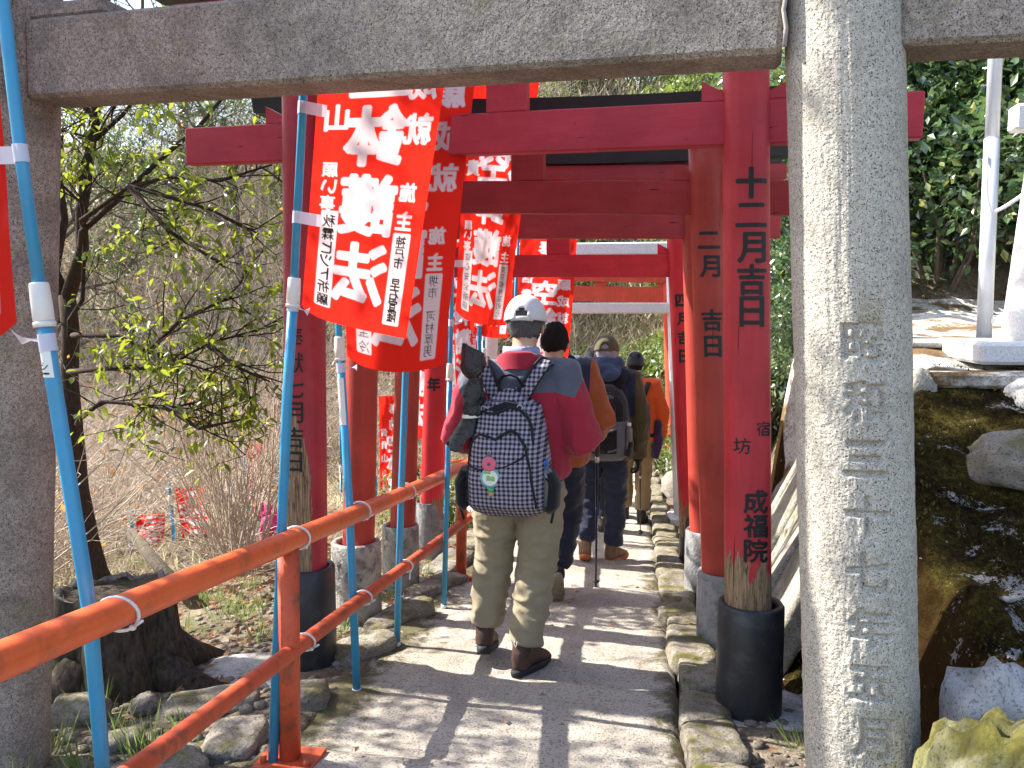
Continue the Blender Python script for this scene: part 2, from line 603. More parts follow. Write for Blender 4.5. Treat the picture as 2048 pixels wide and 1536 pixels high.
M = {}
M['granite'] = m_granite('granite', (0.225, 0.185, 0.15), (0.43, 0.37, 0.315), (0.035, 0.03, 0.027), 0.6, 0.72, 0.5)
M['granite_rough'] = m_granite('hammered_granite', (0.37, 0.34, 0.285), (0.53, 0.49, 0.42), (0.06, 0.055, 0.05), 0.6, 0.35, 0.2)
M['granite_white'] = m_granite('white_granite', (0.66, 0.65, 0.64), (0.82, 0.81, 0.80), (0.4, 0.4, 0.4), 0.25, 0.05)
M['mortar'] = m_plain('mortar', (0.33, 0.29, 0.27), 0.95, 0.15, 20, 0.4, 90, spec=0.2)
M['red1'] = m_wood_paint('crimson_paint', (0.46, 0.028, 0.038), 0.74, 1.0, 1.0)
M['red1L'] = m_wood_paint('flaked_crimson_paint', (0.36, 0.028, 0.042), 1.25, 1.0, 5.0, False, -0.925)
M['red1b'] = m_wood_paint('crimson_beam_paint', (0.45, 0.026, 0.044), -9, 1.0, 2.0, True)
M['red2'] = m_wood_paint('brick_red_paint', (0.38, 0.042, 0.026), 0.30, 1.0, 7.0)
M['red2b'] = m_wood_paint('dark_red_beam_paint', (0.34, 0.028, 0.030), -9, 1.0, 8.0, True)
M['red4'] = m_wood_paint('bright_red_paint', (0.56, 0.020, 0.030), 0.52, 1.0, 11.0)
M['red4b'] = m_wood_paint('bright_red_beam_paint', (0.58, 0.022, 0.034), -9, 1.0, 13.0, True)
M['vermilion'] = m_wood_paint('vermilion_paint', (0.62, 0.065, 0.030), 0.3, 1.0, 17.0)
M['black_paint'] = m_plain('black_beam_paint', (0.018, 0.020, 0.026), 0.45, 0.3, 5, 0.3, 40, spec=0.5)
M['pvc'] = m_plain('black_sleeve', (0.020, 0.022, 0.026), 0.42, 0.4, 6, 0.2, 40, dirt=((0.11, 0.10, 0.09), 0.35), spec=0.45)
M['concrete'] = m_plain('old_concrete', (0.36, 0.34, 0.30), 0.93, 0.35, 7, 0.8, 55, dirt=((0.03, 0.03, 0.028), 0.95), spec=0.2, bd=0.01)
M['concrete_grey'] = m_plain('grey_concrete', (0.25, 0.25, 0.25), 0.92, 0.35, 7, 0.8, 55, dirt=((0.03, 0.03, 0.03), 0.7), spec=0.2, bd=0.01)
M['rail'] = m_plain('orange_paint', (0.76, 0.125, 0.030), 0.36, 0.12, 6, 0.12, 60, dirt=((0.28, 0.07, 0.03), 0.5), spec=0.5)
M['rail_old'] = m_plain('worn_orange_paint', (0.55, 0.085, 0.03), 0.55, 0.25, 9, 0.3, 60, dirt=((0.13, 0.06, 0.035), 0.85), spec=0.4)
M['blue'] = m_plain('blue_pole_plastic', (0.035, 0.28, 0.50), 0.32, 0.15, 5, 0.06, 30, dirt=((0.10, 0.26, 0.30), 0.4), spec=0.5)
M['white_plastic'] = m_plain('ivory_plastic', (0.74, 0.70, 0.64), 0.4, 0.08, 20, 0.05)
M['tape'] = None
_n = NT('white_tape'); _n.set(col=(0.80, 0.77, 0.86), rough=0.5); M['tape'] = _n.translucent((0.8, 0.76, 0.84), 0.35)
M['banner'] = m_banner()
M['ink'] = m_plain('black_lettering', (0.012, 0.011, 0.012), 0.5, 0.4, 30, 0.3, 120)
M['path'] = m_path()
M['soil'] = m_ground()
M['rock'] = m_rock('grey_rock', (0.15, 0.13, 0.105), (0.34, 0.30, 0.255), 0.8, 0.3)
M['kerb'] = m_rock('kerb_rock', (0.13, 0.112, 0.085), (0.33, 0.29, 0.235), 1.1, 0.25)
M['slab'] = m_rock('mossy_slab', (0.26, 0.24, 0.19), (0.46, 0.43, 0.36), 0.9, 0.55)
M['rock_white'] = m_rock('pale_rock', (0.36, 0.34, 0.33), (0.60, 0.58, 0.57), 0.5, 0.4)
M['rock_green'] = m_rock('green_mossy_rock', (0.12, 0.11, 0.06), (0.3, 0.3, 0.14), 1.6, 0.2)
M['bank'] = m_mossbank()
M['terrace'] = m_terrace()
M['leaf_main'] = m_leaf('evergreen_leaf', (0.035, 0.06, 0.022), (0.075, 0.13, 0.028), (0.32, 0.30, 0.03), 0.36, 0.48, 0.5, (0.44, 0.50, 0.04))
M['leaf_can'] = m_leaf('canopy_leaf', (0.03, 0.06, 0.02), (0.08, 0.13, 0.03), None, 0.4, 0.3)
M['leaf_cam'] = m_leaf('glossy_leaf', (0.022, 0.050, 0.018), (0.10, 0.17, 0.06), (0.28, 0.27, 0.06), 0.20, 0.24, 1.0)
M['leaf_cam'].node_tree.nodes['Principled BSDF'].inputs['Coat Weight'].default_value = 0.6
M['leaf_cam'].node_tree.nodes['Principled BSDF'].inputs['Coat Roughness'].default_value = 0.22
M['leaf_shrub'] = m_leaf('shrub_leaf', (0.04, 0.075, 0.022), (0.10, 0.16, 0.04), (0.30, 0.33, 0.06), 0.36, 0.34, 0.55, (0.36, 0.44, 0.08))
M['grass_dry'] = m_leaf('dry_grass_blade', (0.22, 0.175, 0.105), (0.50, 0.42, 0.28), (0.26, 0.30, 0.10), 0.8, 0.35, 0.2)
M['undergrowth'] = m_leaf('undergrowth_blade', (0.23, 0.17, 0.115), (0.53, 0.42, 0.30), (0.24, 0.27, 0.09), 0.85, 0.4, 0.15)
M['moss'] = m_leaf('moss_frond', (0.012, 0.009, 0.003), (0.06, 0.048, 0.011), (0.12, 0.11, 0.03), 0.9, 0.2, 0.1)
M['grass'] = m_leaf('grass_blade', (0.06, 0.10, 0.025), (0.16, 0.22, 0.06), (0.4, 0.36, 0.16), 0.6, 0.35, 0.3)
M['litter'] = m_leaf('dead_leaf', (0.12, 0.055, 0.028), (0.36, 0.20, 0.11), (0.45, 0.33, 0.2), 0.8, 0.2, 0.2)
M['autumn'] = m_leaf('autumn_leaf', (0.40, 0.10, 0.03), (0.50, 0.22, 0.05), (0.25, 0.28, 0.05), 0.7, 0.4, 0.2)
M['twig'] = m_bark('pale_twig', (0.25, 0.19, 0.14), (0.74, 0.63, 0.50), 4)
M['bark'] = m_bark('dark_bark', (0.022, 0.015, 0.012), (0.085, 0.058, 0.045), 2, 0.25)
M['bark2'] = m_bark('grey_bark', (0.07, 0.055, 0.042), (0.19, 0.155, 0.12), 1.5, 0.5)
M['stump'] = m_bark('rotten_wood', (0.012, 0.009, 0.007), (0.11, 0.085, 0.065), 1.4, 0.7)
M['stump_edge'] = m_bark('weathered_wood', (0.03, 0.025, 0.02), (0.26, 0.23, 0.20), 2)
M['steel'] = m_plain('galvanised_steel', (0.62, 0.66, 0.72), 0.42, 0.12, 7, 0.06, 40, metal=0.35, spec=0.5)
M['cable'] = m_plain('white_cable', (0.75, 0.76, 0.8), 0.45, 0.05)
M['tie'] = m_plain('clear_cable_tie', (0.72, 0.68, 0.66), 0.35, 0.05)
M['skin'] = m_plain('skin', (0.50, 0.29, 0.20), 0.5, 0.08, 12, 0.15, 300, spec=0.4, bd=0.001)
M['eye'] = m_plain('eye_dark', (0.02, 0.015, 0.012), 0.15, 0.1)
M['hair_grey'] = m_bark('grey_hair', (0.022, 0.022, 0.024), (0.16, 0.16, 0.165), 9)
M['hair_white'] = m_bark('white_hair', (0.22, 0.21, 0.23), (0.52, 0.50, 0.54), 7)
M['hair_black'] = m_bark('black_hair', (0.006, 0.005, 0.005), (0.022, 0.018, 0.017), 7)
M['cap_white'] = m_cloth('pale_grey_cap_cloth', (0.68, 0.67, 0.68), 0.05)
M['cap_olive'] = m_cloth('olive_cap_cloth', (0.10, 0.085, 0.045), 0.15)
M['fleece'] = m_cloth('crimson_fleece', (0.36, 0.026, 0.048), 0.12, 0.95, 0.15)
M['yoke'] = m_cloth('slate_grey_cloth', (0.105, 0.115, 0.15), 0.1)
M['shirt'] = m_cloth('blue_check_shirt', (0.28, 0.34, 0.52), 0.25)
M['khaki'] = m_cloth('khaki_cotton', (0.30, 0.25, 0.165), 0.1, 0.9, 0.1)
M['tan'] = m_cloth('tan_cotton', (0.30, 0.21, 0.11), 0.15)
M['navy'] = m_cloth('navy_cloth', (0.022, 0.03, 0.06), 0.2)
M['denim'] = m_cloth('dark_trouser_cloth', (0.014, 0.019, 0.034), 0.2)
M['hood_blue'] = m_cloth('blue_hood_cloth', (0.05, 0.08, 0.16), 0.2)
M['rust'] = m_cloth('rust_orange_cloth', (0.30, 0.075, 0.022), 0.15)
M['olive'] = m_cloth('olive_jacket_cloth', (0.075, 0.062, 0.028), 0.2)
M['orange'] = m_cloth('bright_orange_cloth', (0.68, 0.095, 0.018), 0.1)
M['purple'] = m_cloth('purple_cloth', (0.05, 0.022, 0.08), 0.2)
M['pinkwhite'] = m_cloth('pale_pink_cloth', (0.70, 0.56, 0.60), 0.08)
M['blackcloth'] = m_cloth('black_cloth', (0.012, 0.012, 0.014), 0.2)
M['charcoal'] = m_cloth('charcoal_cloth', (0.035, 0.037, 0.045), 0.2)
M['greynylon'] = m_cloth('grey_nylon', (0.10, 0.11, 0.135), 0.2, 0.6)
M['blackbag'] = m_plain('black_plastic_bag', (0.010, 0.011, 0.013), 0.28, 0.3, 12, 0.8, 26, spec=0.55, bd=0.02)
M['gingham'] = m_gingham()
M['blackweb'] = m_plain('black_webbing', (0.008, 0.008, 0.010), 0.7, 0.2, 30, 0.3, 200)
M['boot_brown'] = m_plain('brown_leather', (0.06, 0.03, 0.021), 0.6, 0.3, 12, 0.4, 60)
M['boot_dark'] = m_plain('dark_boot_leather', (0.035, 0.028, 0.028), 0.6, 0.3, 12, 0.4, 60)
M['boot_tan'] = m_plain('tan_shoe_leather', (0.20, 0.12, 0.07), 0.6, 0.3, 12, 0.4, 60)
M['sole_black'] = m_plain('black_rubber', (0.02, 0.02, 0.024), 0.75, 0.3, 14, 0.4, 80)
M['sole_tan'] = m_plain('dusty_rubber', (0.22, 0.19, 0.13), 0.85, 0.35, 20, 0.5, 60)
M['sole_orange'] = m_plain('orange_rubber', (0.45, 0.14, 0.05), 0.7, 0.2, 14, 0.3, 80)
M['metal'] = m_plain('bright_metal', (0.6, 0.6, 0.62), 0.3, 0.05, metal=0.9)
M['pole_blue'] = m_plain('dark_blue_aluminium', (0.012, 0.02, 0.06), 0.3, 0.1, metal=0.4)
M['pole_grip'] = m_plain('brown_grip', (0.05, 0.028, 0.02), 0.7, 0.2)
M['pink'] = m_plain('pink_plastic', (0.72, 0.14, 0.22), 0.35, 0.08)
M['badge_rim'] = m_plain('teal_rim', (0.20, 0.42, 0.40), 0.4, 0.1)
M['white'] = m_plain('white_card', (0.75, 0.77, 0.72), 0.5, 0.04)
M['green'] = m_plain('green_print', (0.22, 0.48, 0.10), 0.5, 0.05)
M['gold'] = m_plain('yellow_print', (0.72, 0.50, 0.03), 0.5, 0.05)
M['cork'] = m_plain('cork', (0.52, 0.29, 0.13), 0.8, 0.15)
M['greenplastic'] = m_plain('green_plastic', (0.06, 0.42, 0.17), 0.4, 0.1)
_n = NT('clear_bottle'); M['bottle'] = _n.set(col=(0.10, 0.11, 0.12), rough=0.12, spec=0.6)
M['bluecap'] = m_plain('blue_cap_plastic', (0.03, 0.12, 0.42), 0.35, 0.05)
M['pinkcloth'] = m_cloth('magenta_cloth', (0.72, 0.06, 0.25), 0.15)
# ------------------------------------------------------------ lettering: glyph outlines rasterised on a grid, printed or carved
_gl = {}
def glyph(ch):
    """triangles (n,3,2) of one character, centred, 1 em high"""
    if ch in _gl:
        return _gl[ch]
    cu = bpy.data.curves.new('g', 'FONT')
    cu.body = ch
    cu.resolution_u = 4
    ob = bpy.data.objects.new('g', cu)
    COL.objects.link(ob)
    bpy.context.view_layer.update()
    me = bpy.data.meshes.new_from_object(ob.evaluated_get(bpy.context.evaluated_depsgraph_get()))
    me.calc_loop_triangles()
    v = np.array([w.co[:2] for w in me.vertices]) if len(me.vertices) else np.zeros((0, 2))
    t = np.array([lt.vertices[:] for lt in me.loop_triangles], int).reshape(-1, 3)
    bpy.data.objects.remove(ob); bpy.data.curves.remove(cu); bpy.data.meshes.remove(me)
    if len(v):
        c = (v.max(0) + v.min(0)) / 2
        sz = max((v.max(0) - v.min(0)).max(), 0.45)
        if ord(ch) > 0x3000:
            sz = max(sz, 0.62)
        v = (v - c) / sz
    _gl[ch] = v[t] if len(t) else np.zeros((0, 3, 2))
    return _gl[ch]

def raster(img, tris):
    """img[iu, iv] bool; tris in pixel units"""
    for t in tris:
        a = np.floor(t.min(0)).astype(int); b = np.ceil(t.max(0)).astype(int) + 1
        a = np.maximum(a, 0); b = np.minimum(b, img.shape)
        if (b <= a).any():
            continue
        X, Y = np.meshgrid(np.arange(a[0], b[0]) + 0.5, np.arange(a[1], b[1]) + 0.5, indexing='ij')
        def e(p, q):
            return (q[0] - p[0]) * (Y - p[1]) - (q[1] - p[1]) * (X - p[0])
        e0, e1, e2 = e(t[0], t[1]), e(t[1], t[2]), e(t[2], t[0])
        ok = ((e0 >= 0) & (e1 >= 0) & (e2 >= 0)) | ((e0 <= 0) & (e1 <= 0) & (e2 <= 0))
        img[a[0]:b[0], a[1]:b[1]] |= ok

def dilate(img, r):
    if r <= 0:
        return img
    o = img.copy()
    k = int(math.ceil(r))
    for dx in range(-k, k + 1):
        for dy in range(-k, k + 1):
            if (dx or dy) and dx * dx + dy * dy <= r * r + 0.3:
                o |= np.roll(np.roll(img, dx, 0), dy, 1)
    return o

def text_mask(W, H, step, items, mirror=False, ss=2):
    """items: (chars, u, v_first, size, pitch, brush radius[, squeeze]) going down a column; returns coverage (nu,nv) on a grid of the given step"""
    nu, nv = int(round(W / step)) + 1, int(round(H / step)) + 1
    k = ss / step
    out = np.zeros((nu * ss, nv * ss), bool)
    for it in items:
        chars, u, v, size, pitch, br = it[:6]
        sq = it[6] if len(it) > 6 else 1.0
        img = np.zeros_like(out)
        for i, ch in enumerate(chars):
            if ch == ' ':
                continue
            t = glyph(ch).copy() * size
            t[..., 0] *= sq * (-1 if mirror else 1)
            t[..., 1] *= -1
            t += np.array([u, v + i * pitch])
            raster(img, t * k)
        out |= dilate(img, br * k)
    o = out.reshape(nu, ss, nv, ss).astype(float).mean((1, 3))
    return o

def lettering(surf, W, H, step, items, name, mat, parent, mirror=False, thr=0.45):
    """letters as little raised facets lying on surf(u,v)->(n,3)"""
    m = text_mask(W, H, step, items, mirror, 1)
    nu, nv = m.shape
    U, V = np.meshgrid(np.arange(nu) * step, np.arange(nv) * step, indexing='ij')
    P = surf(U.ravel(), V.ravel())
    F = grid_faces(nu, nv)
    c = m.ravel()[F].mean(1)
    F = F[c > thr]
    used, inv = np.unique(F.ravel(), return_inverse=True)
    off = np.array(offs(parent))
    me = np_mesh(name, P[used] - off, inv.reshape(-1, 4), mat)
    return link(name, me, parent)
# ------------------------------------------------------------ terrain
EDGES = [-2.6, -1.4, -0.3, 0.8, 1.7, 2.62, 3.42, 4.3, 5.2, 6.15, 7.05, 7.9, 8.7, 9.5, 10.3, 11.1, 12.0, 13.0, 14.2]

def gz(x, y):
    x = np.asarray(x, float); y = np.asarray(y, float)
    z = -S * np.clip(y, -1.5, 14.0)
    l = np.clip(-1.3 - x, 0, None)
    z = z - 0.085 * np.minimum(l, 3.0)
    z = z - 1.45 * sm((-4.2 - x) / 3.6)
    t = np.maximum((-10.6 - x) * 0.34, y - 14.6)
    t = np.clip(t, 0, None)
    z = z + np.minimum(1.05 * t * t / (t + 1.3), 9.0)
    top = np.where(y < 3.85, 0.97 - 0.45 * (3.85 - y), 0.97 + 0.115 * (y - 3.85))
    top = top + 0.75 * np.clip(y - 6.9, 0, None)
    top = np.minimum(top, 4.5)
    top = np.maximum(top, z + 0.10)
    w = sm((x - 0.70) / (0.28 + 0.55 * np.clip(y - 5.2, 0, 3.4) + 0.42 * np.exp(-((y - 4.35) / 0.75) ** 4)))
    z = z * (1 - w) + np.maximum(z, top) * w
    z = z + 1.1 * np.clip(x - 3.2, 0, 6) * sm((y + 1) / 4)
    P = np.stack([x, y, x * 0], -1).reshape(-1, 3)
    nz = (fbm(P * 0.6, 3, 5) * 0.35 * sm((np.abs(x + 0.5).ravel() - 1.2) / 3.0) + fbm(P * 3.1, 3, 9) * 0.045 * sm((np.abs(x + 0.45).ravel() - 0.55) / 0.5)).reshape(x.shape)
    return z + nz

def gz1(x, y):
    return float(gz(np.array([x]), np.array([y]))[0])

def pz(x, y):
    """height of the stepped path top"""
    y = np.asarray(y, float)
    e = np.array(EDGES)
    i = np.clip(np.searchsorted(e, y) - 1, 0, len(e) - 2)
    a, b = e[i], e[i + 1]
    f = (y - a) / (b - a)
    return -S * y + (f - 0.35) * 0.035

def axis(*seg):
    o = []
    for a, b, d in seg:
        o += list(np.arange(a, b, d))
    return np.array(o + [seg[-1][1]])

xs = axis((-34, -12, 1.2), (-12, -5, 0.35), (-5, -3, 0.12), (-3, -0.9, 0.05), (-0.9, 0.2, 0.2), (0.2, 1.2, 0.05), (1.2, 4, 0.2), (4, 16, 1.2))
ys = axis((-8, -1, 1.0), (-1, 1.6, 0.2), (1.6, 6, 0.05), (6, 9, 0.12), (9, 18, 0.35), (18, 44, 1.3))
X, Y = np.meshgrid(xs, ys, indexing='ij')
Z = gz(X, Y)
inpath = (X > -1.2) & (X < 0.3) & (Y < 14) & (Y > -2.4)
Z = np.where(inpath, np.minimum(Z, -S * Y) - 0.14, Z)
Z = np.where((X > 0.66) & (X < 3.45) & (Y > 0.7) & (Y < 6.9), Z - 0.25, Z)
ground = link('ground', np_mesh('ground', np.stack([X, Y, Z], -1).reshape(-1, 3), grid_faces(len(xs), len(ys)), M['soil'], True))
tag(ground, kind='structure')

# mossy live rock beside the right-hand posts, climbing to the terrace
bx = axis((0.58, 1.15, 0.018), (1.15, 2.4, 0.03), (2.4, 3.6, 0.1)); by = axis((0.5, 2.0, 0.06), (2.0, 5.2, 0.025), (5.2, 7.0, 0.08))
X, Y = np.meshgrid(bx, by, indexing='ij')
Pn = np.stack([X, Y, X * 0], -1).reshape(-1, 3)
rough = (fbm(Pn * np.array([2.2, 3.4, 1]), 5, 33) * 0.085 + (1 - np.abs(fbm(Pn * 4.5, 4, 41)) * 2) * 0.03 + fbm(Pn * 13, 4, 47) * 0.032).reshape(X.shape)
Z = gz(X, Y) + 0.012 + rough * sm((X - 0.66) / 0.3) * sm((4.0 - Y) / 0.6) - 0.14 * (1 - sm((X - 0.6) / 0.1))
X2 = X + (fbm(Pn * 4 + 7, 3, 51) * 0.05).reshape(X.shape) * sm((Z + 0.4) / 0.8) * (X < 1.2)
F = grid_faces(len(bx), len(by))
V = np.stack([X2, Y, Z], -1).reshape(-1, 3)
fc = V[F].mean(1)
terr = (fc[:, 1] > 3.86) & (fc[:, 0] > 0.9)
bank = link('rock_bank', np_mesh('rock_bank', V, F[~terr], M['bank'], True))
tag(bank, kind='structure')
tb = link('terrace', np_mesh('terrace', V + np.array([0, 0, 0.004]), F[terr], M['terrace'], True))
tag(tb, kind='structure')
mb = MB()      # stone lip of the terrace
mb.beam((1.12, 3.86, 0.955), (3.4, 3.80, 0.985), 0.16, 0.07, 0.015)
mb.build('edge_slab', M['terrace'], tb)
mb = MB()
mb.beam((1.0, 4.75, 1.085), (2.6, 4.72, 1.085), 0.42, 0.035, 0.012)
mb.build('paving_slab', M['rock_white'], tb)

# ------------------------------------------------------------ the path: concrete treads, kerb stones, edge stones
path = thing('path', None, None); tag(path, kind='structure')
rng = random.Random(4)
for i in range(len(EDGES) - 1):
    a, b = EDGES[i], EDGES[i + 1] + 0.03
    ny = max(6, int((b - a) / (0.035 if a < 5 else 0.08))); nx = 46
    u = np.linspace(0, 1, nx); v = np.linspace(a, b, ny)
    U, V = np.meshgrid(u, v, indexing='ij')
    pp = np.stack([U * 0 + i * 3.3, V * 1.0, U * 0], -1).reshape(-1, 3)
    xl = -1.24 + 0.10 * vnoise(pp * 2.3, 3).reshape(U.shape) - 0.03
    xr = 0.20 + 0.02 * vnoise(pp * 2.3, 8).reshape(U.shape)
    X = xl + (xr - xl) * U
    q = np.stack([X, V, X * 0], -1).reshape(-1, 3)
    e = 0.02 * vnoise(q * np.array([3.0, 0.1, 1]) + i * 5, 21).reshape(U.shape)
    V2 = V + e * ((V - a) / (b - a) > 0.8) 
    f = (V - a) / (b - a - 0.03)
    Z = -S * V + (np.clip(f, 0, 1) - 0.35) * 0.035 + (fbm(q * 2.2, 3, 2) * 0.018 + fbm(q * 11, 3, 6) * 0.010).reshape(U.shape)
    Z = Z - 0.03 * np.clip((f - 0.97) / 0.03, 0, 1) - 0.03 * (np.abs(U - 0.5) > 0.49)
    top = np.stack([X, V2, Z], -1).reshape(-1, 3)
    F = grid_faces(nx, ny)
    rimi = [k * ny + ny - 1 for k in range(nx)]           # downhill riser
    low = top[rimi] - np.array([0, 0, 0.13]); n0 = len(top)
    F2 = [(rimi[k + 1], rimi[k], n0 + k, n0 + k + 1) for k in range(nx - 1)]
    riml = list(range(ny)); n1 = n0 + nx
    low2 = top[riml] - np.array([0.02, 0, 0.16])
    F3 = [(riml[k], riml[k + 1], n1 + k + 1, n1 + k) for k in range(ny - 1)]
    o = link('step_slab', np_mesh('step_slab', np.concatenate([top, low, low2]), np.concatenate([F, F2, F3]), M['path'], True), path)

def stone_mesh(size, seed, sub=3, sq=3.2, amp=0.12):
    """a weathered block"""
    bm = bmesh.new()
    bmesh.ops.create_icosphere(bm, subdivisions=sub, radius=1.0)
    v = np.array([w.co[:] for w in bm.verts])
    q = (np.abs(v) ** sq).sum(1) ** (-1 / sq)
    v = v * q[:, None]
    d = fbm(v * 1.3 + seed * 7.7, 4, seed) + (0.35 * fbm(v * 5 + seed * 3.1, 3, seed + 9) if sub > 2 else 0)
    v = v * (1 + d * amp * 2)[:, None] * np.array(size) / 2
    f = [[w.index for w in p.verts] for p in bm.faces]
    bm.free()
    return v, f

def stone(c, size, seed, mat, parent=None, name='stone', rz=0.0, sub=3, sq=3.2, amp=0.12, tilt=0.0):
    v, f = stone_mesh(size, seed, sub, sq, amp)
    rot = np.array((Matrix.Rotation(rz, 3, 'Z') @ Matrix.Rotation(tilt, 3, 'X')))
    mb = MB(); mb.add(v @ rot.T + np.array(c), f)
    o = mb.build(name, mat, parent, loc=None if parent is not None else c)
    return o

y = 1.0
k = 0
while y < 12.5:
    L = rng.uniform(0.28, 0.55) if y < 8 else rng.uniform(0.5, 0.8)
    w = 0.20 + rng.uniform(-0.03, 0.03)
    xc = 0.285 + rng.uniform(-0.02, 0.02)
    stone((xc, y + L / 2, -S * (y + L / 2) - 0.028 + rng.uniform(-0.015, 0.015)), (w, L * 1.0, 0.15), k + 60, M['kerb'], path, 'kerb_stone', rng.uniform(-0.07, 0.07), 4, 7.0, 0.09, -0.1)
    y += L; k += 1
for k, (x, y, sx, sy, rz) in enumerate([(-1.30, 3.02, 0.24, 0.20, 0.3), (-1.66, 2.98, 0.40, 0.22, 0.5), (-1.28, 3.70, 0.22, 0.42, -0.5), (-1.25, 4.25, 0.20, 0.52, -0.4), (-1.22, 4.95, 0.20, 0.58, -0.4),
        (-1.36, 2.60, 0.22, 0.26, 0.2), (-1.52, 2.36, 0.34, 0.26, 0.9), (-1.42, 1.95, 0.3, 0.3, 0.1), (-1.30, 5.7, 0.25, 0.6, -0.2), (-1.28, 6.6, 0.25, 0.5, 0.1), (-1.3, 7.5, 0.3, 0.5, 0), (-1.28, 8.6, 0.3, 0.5, 0.1)]):
    stone((x, y, gz1(x, y) + 0.012), (sx * 0.92, sy * 0.92, 0.10), k + 5, M['rock'], path, 'edge_stone', rz, 4, 5.0, 0.12, rng.uniform(-0.12, 0.08))
# bedded footing stones under the sleeves
for k, (x, y, sx, sy) in enumerate([(0.49, 3.26, 0.46, 0.42), (-1.62, 3.45, 0.62, 0.40), (0.46, 4.15, 0.44, 0.4), (-1.50, 4.35, 0.5, 0.5), (-1.45, 5.1, 0.46, 0.4), (0.46, 6.1, 0.42, 0.42), (-1.5, 6.1, 0.45, 0.45)]):
    stone((x, y, -S * y - 0.03 + (0.0 if x > 0 else -0.02)), (sx, sy, 0.10), k + 90, M['rock_white'] if k < 2 else M['rock'], path, 'footing_stone', 0.3 * k, 3, 4.0, 0.10)

# leaning mossy slabs that face the bank between the posts and the stone pillar
wall = thing('retaining_wall', 'leaning mossy stone slabs stacked against the bank behind the red post', 'retaining wall', (0.83, 4.4, -0.44))
for i in range(8):
    y0 = 3.80 + i * 0.215
    v, f = stone_mesh((0.13, 0.185, 1.65), 200 + i, 4, 9.0, 0.035)
    rot = np.array(Matrix.Rotation(R(25 + 1.5 * (i % 3)), 3, 'Y'))
    mb = MB(); mb.add(v @ rot.T + np.array([0.905 + 0.012 * (i % 2), y0, 0.24 - 0.02 * i]), f)
    mb.build('stone_slab', M['slab'], wall)
# ------------------------------------------------------------ torii
def post_mb(base, top, r0, r1, expo=2.6, n=28):
    mb = MB()
    k = 14
    pts = [Vector(base).lerp(Vector(top), i / k) for i in range(k + 1)]
    mb.tube(pts, [lerp(r0, r1, i / k) for i in range(k + 1)], n, True, True, hint=(1, 0, 0), expo=expo)
    return mb

def post_surf(base, top, r0, r1, expo, z_top, uc, lift=0.0015):
    """(u across, v down) -> points on the side of a post that faces the walker"""
    B, T = np.array(base, float), np.array(top, float)
    ax = (T - B); L = ax[2]
    def f(U, V):
        z = z_top - V
        t = (z - B[2]) / L
        c = B[None] + ax[None] * t[:, None]
        r = r0 + (r1 - r0) * t + lift
        x = np.clip((U - uc), -r * 0.98, r * 0.98)
        yy = (np.clip(1 - np.abs(x / r) ** expo, 0, 1)) ** (1 / expo) * r
        o = c.copy(); o[:, 0] += x; o[:, 1] -= yy
        return o
    return f

def sleeve(root, x, y, z0, h, r, mat, rin):
    mb = MB()
    n = 32
    prof = [(r * 1.01, -0.12), (r, 0), (r * 1.005, h * 0.5), (r, h - 0.012), (r - 0.008, h), (rin + 0.006, h - 0.002), (rin, h - 0.02), (rin, h - 0.2)]
    rings = [np.array([(x + q * math.cos(2 * math.pi * j / n), y + q * math.sin(2 * math.pi * j / n), z0 + z) for j in range(n)]) for q, z in prof]
    mb.loft(rings, cap=True)
    mb.build('base_sleeve', mat, root)

